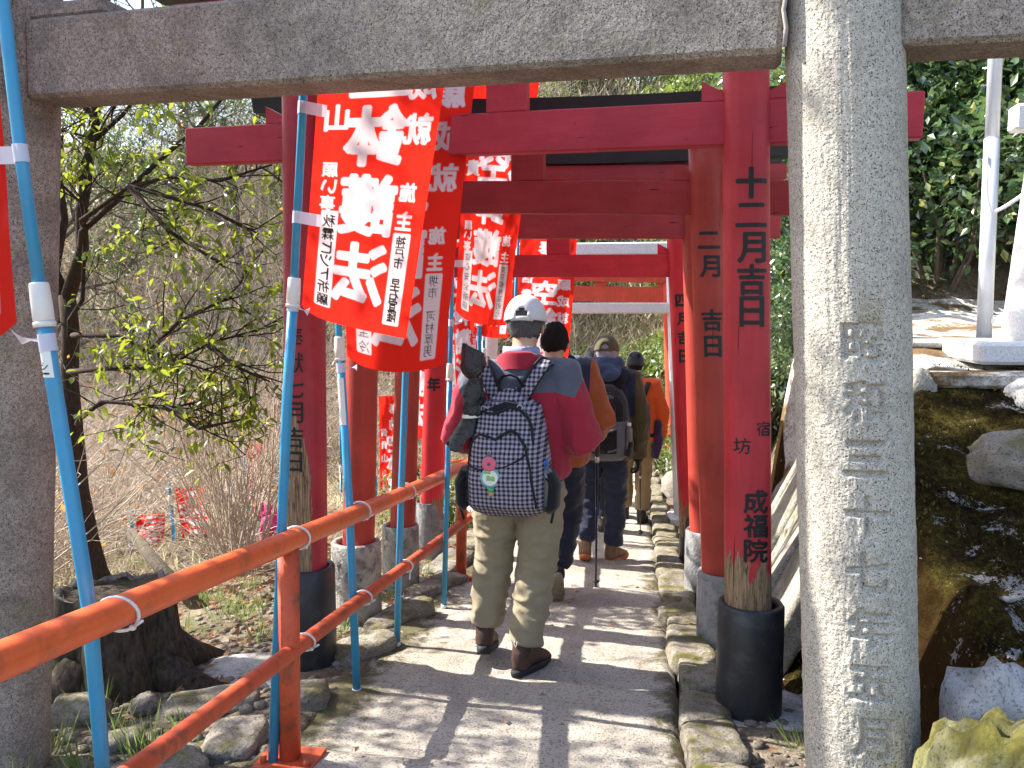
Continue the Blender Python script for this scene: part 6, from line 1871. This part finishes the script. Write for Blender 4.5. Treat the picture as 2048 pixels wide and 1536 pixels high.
for k in range(9000):
    x, y = r_.uniform(-17, -1.9), r_.uniform(4.8, 25)
    ang = math.degrees(math.atan2(-x, y))
    if ang > 47 or (y < 13.5 and x > -2.9 + 0.0) or (y < 7.2 and x > -4.4): continue
    if y > 8.5 and y < 14 and x > -4.0: continue
    dd = math.hypot(x, y)
    if any(abs(ang - math.degrees(math.atan2(-bx, by))) < 1.2 + math.degrees(math.atan(0.95 / dd)) and dd < math.hypot(bx, by) + 0.3 for bx, by in ((-4.27, 10.0), (-3.55, 10.3), (-4.3, 7.4), (-4.85, 7.5), (-2.9, 9.6), (-3.78, 8.0), (-6.6, 13.6))): continue
    if all(math.hypot(x - c[0], y - c[1]) > 0.52 + 0.024 * dd for c in cand): cand.append((x, y))
    if len(cand) >= 190: break
cand += [(-5.6, 6.5), (-5.9, 7.7), (-6.6, 7.4), (-5.3, 5.7), (-6.1, 6.3)]
for i, (x, y) in enumerate(cand):
    o = bp_[i] if i < 3 else copy_tree(bp_[i % 3])
    s = r_.uniform(0.75, 1.15) * (1 + 0.02 * math.hypot(x, y))
    o.location = (x, y, gz1(x, y)); o.rotation_euler = (r_.uniform(-.12, .12), r_.uniform(-.12, .12), r_.uniform(0, 6.28)); o.scale = (s, s, s * r_.uniform(0.85, 1.15))
    tag(o, 'leafless bush of pale tangled twigs in the thicket on the left', 'bush', 'bare bushes of the thicket')
for i, (x, y) in enumerate([(-24, 20), (-21.5, 25), (-25, 14.5), (-19, 27), (-16, 28), (-22, 17), (-13.5, 28), (-11, 28), (-8.5, 28.5), (-6, 28.5), (-3.5, 28.5), (-1, 28), (-27, 18), (-18, 24), (-14, 25)]):
    o = copy_tree(bp_[i % 3]); s = r_.uniform(2.0, 3.2)
    o.location = (x, y, gz1(x, y)); o.rotation_euler = (0, 0, i * 1.3); o.scale = (s * 0.8, s * 0.8, s)
    tag(o, 'tall bare tree crowning the ridge behind the thicket', 'tree', 'bare trees along the ridge'); o.name = 'bare_tree'
print('bushes', len(cand))
# upright bundle of brown stems beside the left post
r2 = np.random.RandomState(77); segs = []
for (bx_, by_) in ((-3.25, 6.3), (-3.65, 6.9), (-3.0, 6.0)):
    for k in range(16):
        a = r2.uniform(0, 6.28); q = r2.uniform(0.05, 0.35)
        d = np.array([math.cos(a) * q, math.sin(a) * q, 1]); d /= np.linalg.norm(d)
        grow(r2, (bx_ + math.cos(a) * .08, by_ + math.sin(a) * .08, gz1(bx_, by_) - 0.05), d, r2.uniform(0.9, 1.6), 0.010, 1, 0.4, segs, [], 5, 0.05, 0.10, 2)
cs = segs_obj(segs, 'coppice_stems', M['twig'], None, 4, (-3.25, 6.3, -0.8)); cs.location = (-3.25, 6.3, -0.8)
tag(cs, 'clump of upright brown stems just left of the flaking red post', 'bush')

# --- evergreen shrubs
def shrub(seed, n, rx, ry, rz, lsz, mat, holes=0.0, ratio=0.3, name='shrub', out=0.6):
    r_ = np.random.RandomState(seed)
    t = thing(name, '', 'shrub')
    C = []
    blobs = [(r_.uniform(-.62, .62) * rx, r_.uniform(-.62, .62) * ry, r_.uniform(0.25, 0.85) * rz, r_.uniform(0.28, 0.5)) for _ in range(16)]
    per = n // len(blobs)
    Cs, Ds = [], []
    for bx_, by_, bz_, br in blobs:
        v = r_.normal(0, 1, (per, 3)); v /= np.linalg.norm(v, axis=1, keepdims=True)
        rad = br * r_.uniform(0.55, 1.0, (per, 1)) ** 0.6
        Cs.append(np.array([bx_, by_, bz_]) + v * rad * np.array([rx, ry, rz * 0.8])); Ds.append(v)
    C = np.concatenate(Cs); Dn = np.concatenate(Ds)
    k = len(C)
    D = Dn * out + r_.normal(0, 0.55, (k, 3)); D[:, 2] -= 0.1
    N = Dn * 0.7 + r_.normal(0, 0.4, (k, 3)); N[:, 2] += 0.55
    L = lsz * r_.uniform(0.6, 1.3, k)
    link('foliage', leaf_mesh('foliage', C, D, N, L, L * ratio, mat, r_.uniform(0, 1, k) ** 1.3, 0.2), t)
    segs = []
    for b in blobs:
        p = np.array([b[0] * .15, b[1] * .15, -0.2]); e = np.array(b[:3]); m = (p + e) / 2 + r_.normal(0, 0.08, 3)
        segs += [(p, m, 0.022, 0.015), (m, e, 0.015, 0.006)]
    segs_obj(segs, 'stems', M['bark2'], t, 5)
    return t
cam_p = [shrub(1, 5200, 0.95, 0.8, 1.5, 0.085, M['leaf_cam'], name='camellia_shrub', ratio=0.30), shrub(2, 5200, 1.0, 0.8, 1.7, 0.080, M['leaf_cam'], name='camellia_shrub', ratio=0.28)]
spots = [(1.55, 7.1, 1.0), (2.45, 7.2, 1.1), (3.4, 6.8, 1.1), (2.0, 7.9, 1.35), (3.0, 8.0, 1.4), (4.0, 7.6, 1.4), (1.25, 8.1, 1.0), (2.6, 9.0, 1.5), (3.8, 9.0, 1.6), (1.6, 9.2, 1.2), (1.35, 6.3, 0.55), (4.6, 6.6, 1.2), (1.05, 5.55, 0.40)]
for i, (x, y, s) in enumerate(spots):
    o = cam_p[i] if i < 2 else copy_tree(cam_p[i % 2])
    o.location = (x, y, gz1(x, y) + 0.0); o.rotation_euler = (0, 0, i * 1.9); o.scale = (s, s, s)
    tag(o, 'glossy dark green camellia in the evergreen hedge above the terrace', 'shrub', 'glossy shrubs of the hedge above the terrace')
sh_p = [shrub(5, 3200, 1.0, 0.9, 1.1, 0.085, M['leaf_shrub'], ratio=0.27), shrub(6, 3200, 1.1, 0.9, 1.25, 0.075, M['leaf_shrub'], ratio=0.25)]
spots = [(0.95, 11.2, 0.75), (1.5, 12.6, 1.0), (0.6, 13.6, 0.9), (0.25, 14.9, 1.0), (1.3, 14.6, 1.1), (-0.3, 16.2, 0.9), (0.8, 16.2, 1.2), (2.0, 15.8, 1.3), (1.7, 10.7, 0.9), (2.3, 13.0, 1.3)]
r_ = np.random.RandomState(9)
for k in range(300):
    x, y = r_.uniform(-9, 5), r_.uniform(17.0, 26)
    if all(math.hypot(x - c[0], y - c[1]) > 1.55 for c in spots): spots.append((x, y, r_.uniform(1.0, 1.6)))
    if len(spots) > 46: break
for i, (x, y, s) in enumerate(spots):
    o = sh_p[i] if i < 2 else copy_tree(sh_p[i % 2])
    o.location = (x, y, gz1(x, y)); o.rotation_euler = (0, 0, i * 1.7); o.scale = (s, s, s * 0.95)
    tag(o, 'sunlit green shrub on the hillside beyond the end of the path', 'shrub', 'green shrubs on the far hillside')
r_ = np.random.RandomState(61); nn = 0
for k in range(400):
    x, y = r_.uniform(-16, -4.2), r_.uniform(8, 17)
    ang = math.degrees(math.atan2(-x, y))
    if ang > 45 or any(abs(ang - math.degrees(math.atan2(-bx, by))) < 4.5 for bx, by in ((-4.27, 10.0), (-3.55, 10.3), (-4.3, 7.4), (-3.78, 8.0))): continue
    o = copy_tree(sh_p[k % 2]); s = r_.uniform(0.5, 0.95)
    o.location = (x, y, gz1(x, y) - 0.1); o.rotation_euler = (0, 0, k); o.scale = (s, s, s); nn += 1
    tag(o, 'green shrub growing among the bare twigs of the left thicket', 'shrub', 'green shrubs scattered in the thicket')
    if nn >= 14: break
low_ = copy_tree(sh_p[0]); low_.location = (-1.9, 7.6, gz1(-1.9, 7.6) - 0.1); low_.scale = (0.5, 0.5, 0.55); tag(low_, 'low leafy shrub growing behind the fourth left post', 'shrub')

# --- stuff: dry grass, litter, pebbles, tufts
def scatter(n, box, seed, keep=None):
    r_ = np.random.RandomState(seed)
    x = r_.uniform(box[0], box[1], n); y = r_.uniform(box[2], box[3], n)
    if keep is not None:
        k = keep(x, y, r_); x, y = x[k], y[k]
    return np.stack([x, y, gz(x, y)], -1), r_
# dry grass on the bank ahead
P, r_ = scatter(26000, (-7, 1.4, 14.2, 19.0), 3, lambda x, y, r: vnoise(np.stack([x * .9, y * .9, x * 0], -1), 4) + r.uniform(-.4, .6, len(x)) > -0.15)
k = len(P); D = r_.normal(0, 0.45, (k, 3)); D[:, 2] = 0.8; D[:, 1] -= 0.35
L = r_.uniform(0.18, 0.5, k)
o = link('dry_grass', leaf_mesh('dry_grass', P, D, r_.normal(0, 1, (k, 3)), L, r_.uniform(0.006, 0.014, k), M['grass_dry'], r_.uniform(0, 1, k) ** 0.8, 0.3)); tag(o, kind='stuff')
P, r_ = scatter(30000, (-14, -2.0, 5.0, 16.0), 13, lambda x, y, r: (vnoise(np.stack([x * 1.2, y * 1.2, x * 0], -1), 4) + r.uniform(-.5, .5, len(x)) > 0.0) & ((x < -3.2) | (y > 6.5)))
k = len(P); D = r_.normal(0, 0.5, (k, 3)); D[:, 2] = 0.7
L = r_.uniform(0.10, 0.26, k)
o = link('dry_grass', leaf_mesh('dry_grass', P, D, r_.normal(0, 1, (k, 3)), L, r_.uniform(0.004, 0.009, k), M['grass_dry'], r_.uniform(0, 1, k), 0.3)); tag(o, kind='stuff')
# moss pile on the live rock
r_ = np.random.RandomState(71); mv = np.empty(len(bank.data.vertices) * 3, np.float32); bank.data.vertices.foreach_get('co', mv); mv = mv.reshape(-1, 3)
mv = mv[(mv[:, 1] > 1.6) & (mv[:, 1] < 4.2) & (mv[:, 0] > 0.72) & (mv[:, 0] < 2.2)]
P = mv[r_.randint(0, len(mv), 26000)] + r_.normal(0, 0.011, (26000, 3)) * np.array([1, 1, 0.1]); k0 = vnoise(P * np.array([6, 9, 9]), 15) + r_.uniform(-.5, .5, len(P)) > 0.0; P = P[k0]
k = len(P); D = r_.normal(0, 0.5, (k, 3)); D[:, 2] = 0.9; L = r_.uniform(0.008, 0.024, k)
o = link('moss', leaf_mesh('moss', P - np.array([0, 0, 0.004]), D, r_.normal(0, 1, (k, 3)), L, L * 0.22, M['moss'], r_.uniform(0, 1, k), 0.3)); tag(o, kind='stuff')
# tawny growth over the far slopes
P, r_ = scatter(60000, (-30, 6, 14.0, 34), 17, lambda x, y, r: (y > 15.5) | (x < -9))
P2, _r = scatter(26000, (-30, -8.5, 5, 15), 19); P = np.concatenate([P, P2])
k = len(P); D = r_.normal(0, 0.5, (k, 3)); D[:, 2] = 0.8
L = r_.uniform(0.25, 0.8, k)
o = link('dry_undergrowth', leaf_mesh('dry_undergrowth', P, D, r_.normal(0, 1, (k, 3)), L, r_.uniform(0.010, 0.028, k), M['undergrowth'], np.clip(vnoise(P * 0.35, 6) * 0.35 + r_.uniform(0, 0.9, k), 0, 1), 0.3)); tag(o, kind='stuff')
# fallen leaves
P, r_ = scatter(9000, (-6, -1.3, 2.2, 9), 5, lambda x, y, r: (vnoise(np.stack([x * 1.6, y * 1.6, x * 0], -1), 8) + r.uniform(-.6, .5, len(x)) + np.where(y > 4.0, 0.35, -0.25) > 0.15))
k = len(P); P[:, 2] += 0.012; D = r_.normal(0, 1, (k, 3)); D[:, 2] *= 0.25; N = r_.normal(0, 0.35, (k, 3)); N[:, 2] += 1
L = r_.uniform(0.03, 0.075, k)
o = link('fallen_leaves', leaf_mesh('fallen_leaves', P, D, N, L, L * 0.28, M['litter'], r_.uniform(0, 1, k), 0.5)); tag(o, kind='stuff')
P, r_ = scatter(500, (-1.5, 0.75, 2, 9), 25, lambda x, y, r: (x < -1.15) | (x > 0.22) | (r.uniform(0, 1, len(x)) < 0.25))
k = len(P); P[:, 2] = np.where((P[:, 0] > -1.2) & (P[:, 0] < 0.2), pz(P[:, 0], P[:, 1]) + 0.016, P[:, 2] + 0.012); D = r_.normal(0, 1, (k, 3)); D[:, 2] *= 0.15; N = r_.normal(0, 0.3, (k, 3)); N[:, 2] += 1
L = r_.uniform(0.02, 0.045, k)
o = link('fallen_leaves', leaf_mesh('fallen_leaves', P, D, N, L, L * 0.25, M['litter'], r_.uniform(0, 1, k), 0.5)); tag(o, kind='stuff')
# grass tufts
def tufts(name, spots, seed, mat, h=0.16, blades=28, rad=0.06):
    r_ = np.random.RandomState(seed)
    C, D, N, L = [], [], [], []
    for x, y in spots:
        c = np.array([x, y, gz1(x, y)])
        for b in range(blades):
            a = r_.uniform(0, 6.28); q = r_.uniform(0, rad)
            p = c + np.array([math.cos(a) * q, math.sin(a) * q, 0]); d = np.array([math.cos(a) * r_.uniform(.1, .8), math.sin(a) * r_.uniform(.1, .8), 1.0])
            C.append(p); D.append(d); N.append(r_.normal(0, 1, 3)); L.append(h * r_.uniform(0.4, 1.2))
    k = len(C)
    return link(name, leaf_mesh(name, C, D, N, np.array(L), np.full(k, 0.0028), mat, r_.uniform(0, 1, k), 0.2))
sp = [(-1.62, 2.55), (-1.70, 2.62), (-1.58, 2.70), (-1.95, 2.75), (-2.05, 2.55), (-1.80, 2.40), (-2.15, 2.95), (-1.52, 2.35), (-1.9, 2.2), (-2.3, 2.6), (-1.75, 4.6), (-1.5, 4.75), (-1.42, 5.4), (-1.6, 5.6), (0.52, 3.85), (0.56, 4.6), (0.40, 5.5), (0.60, 2.9), (0.62, 2.75), (0.55, 5.0), (-2.5, 4.2), (-2.2, 4.6), (-2.8, 4.9), (-2.0, 5.2), (-1.9, 3.9)]
r_ = np.random.RandomState(31)
sp += [(r_.uniform(-4.5, -1.45), r_.uniform(2.2, 8)) for _ in range(60)]
tag(tufts('grass_tufts', sp, 4, M['grass']), kind='stuff')
# pebbles
r_ = np.random.RandomState(41)
base_v, base_f = stone_mesh((1, 1, 1), 3, 1, 2.4, 0.1)
def pebbles(n, box, seed, smin, smax, mat, keep=None):
    P, r_ = scatter(n, box, seed, keep)
    Vs, Fs = [], []
    for i, p in enumerate(P):
        s = smin + (smax - smin) * r_.uniform(0, 1) ** 3
        a = r_.uniform(0, 6.28); c, d = math.cos(a), math.sin(a)
        v = base_v * np.array([s * r_.uniform(.8, 1.3), s, s * r_.uniform(.5, .8)])
        v = np.stack([v[:, 0] * c - v[:, 1] * d, v[:, 0] * d + v[:, 1] * c, v[:, 2]], -1) + p + np.array([0, 0, s * 0.12])
        Vs.append(v); Fs.append(np.array(base_f) + i * len(base_v))
    return link('pebbles', np_mesh('pebbles', np.concatenate(Vs), np.concatenate(Fs), mat, True))
tag(pebbles(1500, (-2.6, -1.22, 1.9, 5.5), 3, 0.012, 0.06, M['rock']), kind='stuff')
tag(pebbles(500, (0.36, 0.78, 2.0, 6.5), 6, 0.012, 0.06, M['rock']), kind='stuff')
# single rocks
for k, (nm, lab, c, s, m, amp, rz) in enumerate([
    ('boulder', 'pale bare boulder at the lower right corner', (0.88, 2.03, 0.20), (0.28, 0.34, 0.46), 'rock_white', 0.24, 0.3),
    ('boulder', 'green mossy boulder in the bottom right corner', (0.75, 1.78, 0.12), (0.26, 0.32, 0.56), 'rock_green', 0.22, 0.0),
    ('boulder', 'rounded grey boulder set in the moss at the right edge', (1.43, 3.22, 0.71), (0.44, 0.36, 0.22), 'rock', 0.18, 0.2),
    ('boulder', 'pale block of rock under the white stone base on the terrace', (1.80, 3.72, 0.88), (0.52, 0.34, 0.24), 'rock_white', 0.10, 0.1),
    ('stone', 'flat pale stone lying in the dirt below the near handrail', (-1.80, 2.62, gz1(-1.80, 2.62) + 0.02), (0.16, 0.12, 0.08), 'rock', 0.14, 0.5),
    ('stone', 'small round stone at the foot of the stump', (-1.93, 2.95, gz1(-1.93, 2.95) + 0.03), (0.10, 0.09, 0.09), 'rock', 0.12, 0.9),
    ('stone', 'large grey stone in front of the stump', (-2.18, 2.90, gz1(-2.18, 2.9) + 0.03), (0.26, 0.16, 0.16), 'rock', 0.16, 0.1),
    ('stone', 'brown stone beside the black sleeve on the right', (0.70, 3.05, gz1(0.70, 3.05) + 0.04), (0.12, 0.10, 0.10), 'rock', 0.14, 0.3),
    ('boulder', 'rough rock bulging from the bank beside the orange jacket', (0.82, 8.9, gz1(0.82, 8.9) + 0.10), (0.6, 0.7, 0.8), 'rock', 0.16, 0.3),
    ('boulder', 'low rough rock at the path edge by the farthest right sleeve', (0.72, 10.2, gz1(0.72, 10.2) + 0.05), (0.5, 0.8, 0.6), 'rock', 0.16, 0.8),
    ('boulder', 'tall rough rock in the bank below the sunlit shrubs', (0.95, 11.6, gz1(0.95, 11.6) + 0.2), (0.8, 0.9, 1.1), 'rock', 0.16, 1.1)]):
    tag(stone(c, s, 300 + k, M[m], None, nm, rz, 4, 2.6, amp), lab, 'rock')

# --- hollow stump
sx, sy = -2.27, 3.30; sz = gz1(sx, sy) - 0.03
stp = thing('tree_stump', 'dark hollow rotten stump behind the near end of the handrail', 'stump', (sx, sy, sz))
def stump_ring(z, r, seed, n=56, ragged=0.0):
    o = []
    for j in range(n):
        t = 2 * math.pi * j / n
        fl = 1 + 0.07 * math.sin(t * 5 + seed) + 0.05 * math.sin(t * 9 + 2 * seed) + 0.16 * max(0, math.cos(t * 3 - 0.5)) * max(0, 1 - z / 0.22)
        o.append((sx + r * fl * math.cos(t), sy + r * fl * 0.9 * math.sin(t), sz + z + ragged * (0.5 * math.sin(t * 2.0 + 0.6) + 0.35 * math.sin(t * 7) + 0.25 * math.sin(t * 17))))
    return np.array(o)
mb = MB()
mb.loft([stump_ring(-0.1, 0.40, 1), stump_ring(0.0, 0.345, 1), stump_ring(0.08, 0.305, 1), stump_ring(0.2, 0.275, 1), stump_ring(0.34, 0.26, 1), stump_ring(0.46, 0.252, 1, ragged=0.025), stump_ring(0.485, 0.245, 1, ragged=0.03)], cap=False)
mb.build('bark', M['stump'], stp)
mb = MB()
mb.loft([stump_ring(0.484, 0.2455, 1, ragged=0.03), stump_ring(0.482, 0.225, 1, ragged=0.032), stump_ring(0.47, 0.215, 1, ragged=0.03)], cap=False); mb.build('rim', M['stump_edge'], stp)
mb = MB()
mb.loft([stump_ring(0.47, 0.216, 1, ragged=0.03), stump_ring(0.25, 0.19, 1), stump_ring(0.05, 0.15, 1)], cap=True); mb.build('hollow', M['stump'], stp)
for a, L in ((-0.15, 0.62), (-1.9, 0.45), (2.6, 0.5), (0.9, 0.5)):
    d = Vector((math.cos(a), math.sin(a), 0)); e = Vector((sx, sy, 0)) + d * L
    mb = MB(); mb.tube([(sx + d.x * 0.2, sy + d.y * 0.18, sz + 0.17), (sx + d.x * 0.32, sy + d.y * 0.3, sz + 0.07), (e.x, e.y, gz1(e.x, e.y) - 0.03)], [0.10, 0.085, 0.03], 12)
    mb.build('root', M['stump'], stp)
# fallen trunk piece and pink cloth deep in the thicket
mb = MB(); mb.tube([(-3.45, 5.2, -0.28), (-3.1, 5.0, -0.47), (-2.65, 4.8, -0.72)], [0.035, 0.045, 0.05], 10)
tag(mb.build('cut_branch', M['bark2'], None, loc=(-3.1, 5.0, -0.5)), 'cut grey branch leaning down across the leaf litter behind the stump', 'branch')
for k, (x, y, z, w) in enumerate(((-3.78, 8.0, -0.78, 0.30), (-3.50, 7.6, -0.80, 0.26))):
    a = np.linspace(0, 1, 14); U, V = np.meshgrid(a, a, indexing='ij')
    q = np.stack([U * 3 + k * 4, V * 3, U * 0], -1).reshape(-1, 3)
    Pm = np.stack([x + (U - 0.5) * w * (1 + V * 0.3), y + 0.06 * vnoise(q * 1.6, 3).reshape(U.shape) + 0 * U, z - V * w * 1.1 + 0.05 * np.sin(U * 3.1)], -1).reshape(-1, 3)
    o = link('cloth_bib', np_mesh('cloth_bib', Pm - np.array((x, y, z)), grid_faces(14, 14), M['pinkcloth'], True)); o.location = (x, y, z)
    md = o.modifiers.new('t', 'SOLIDIFY'); md.thickness = 0.008
    tag(o, ('magenta cloth hanging in the thicket left of the flaking post', 'lower magenta cloth near the ground left of the flaking post')[k], 'cloth')
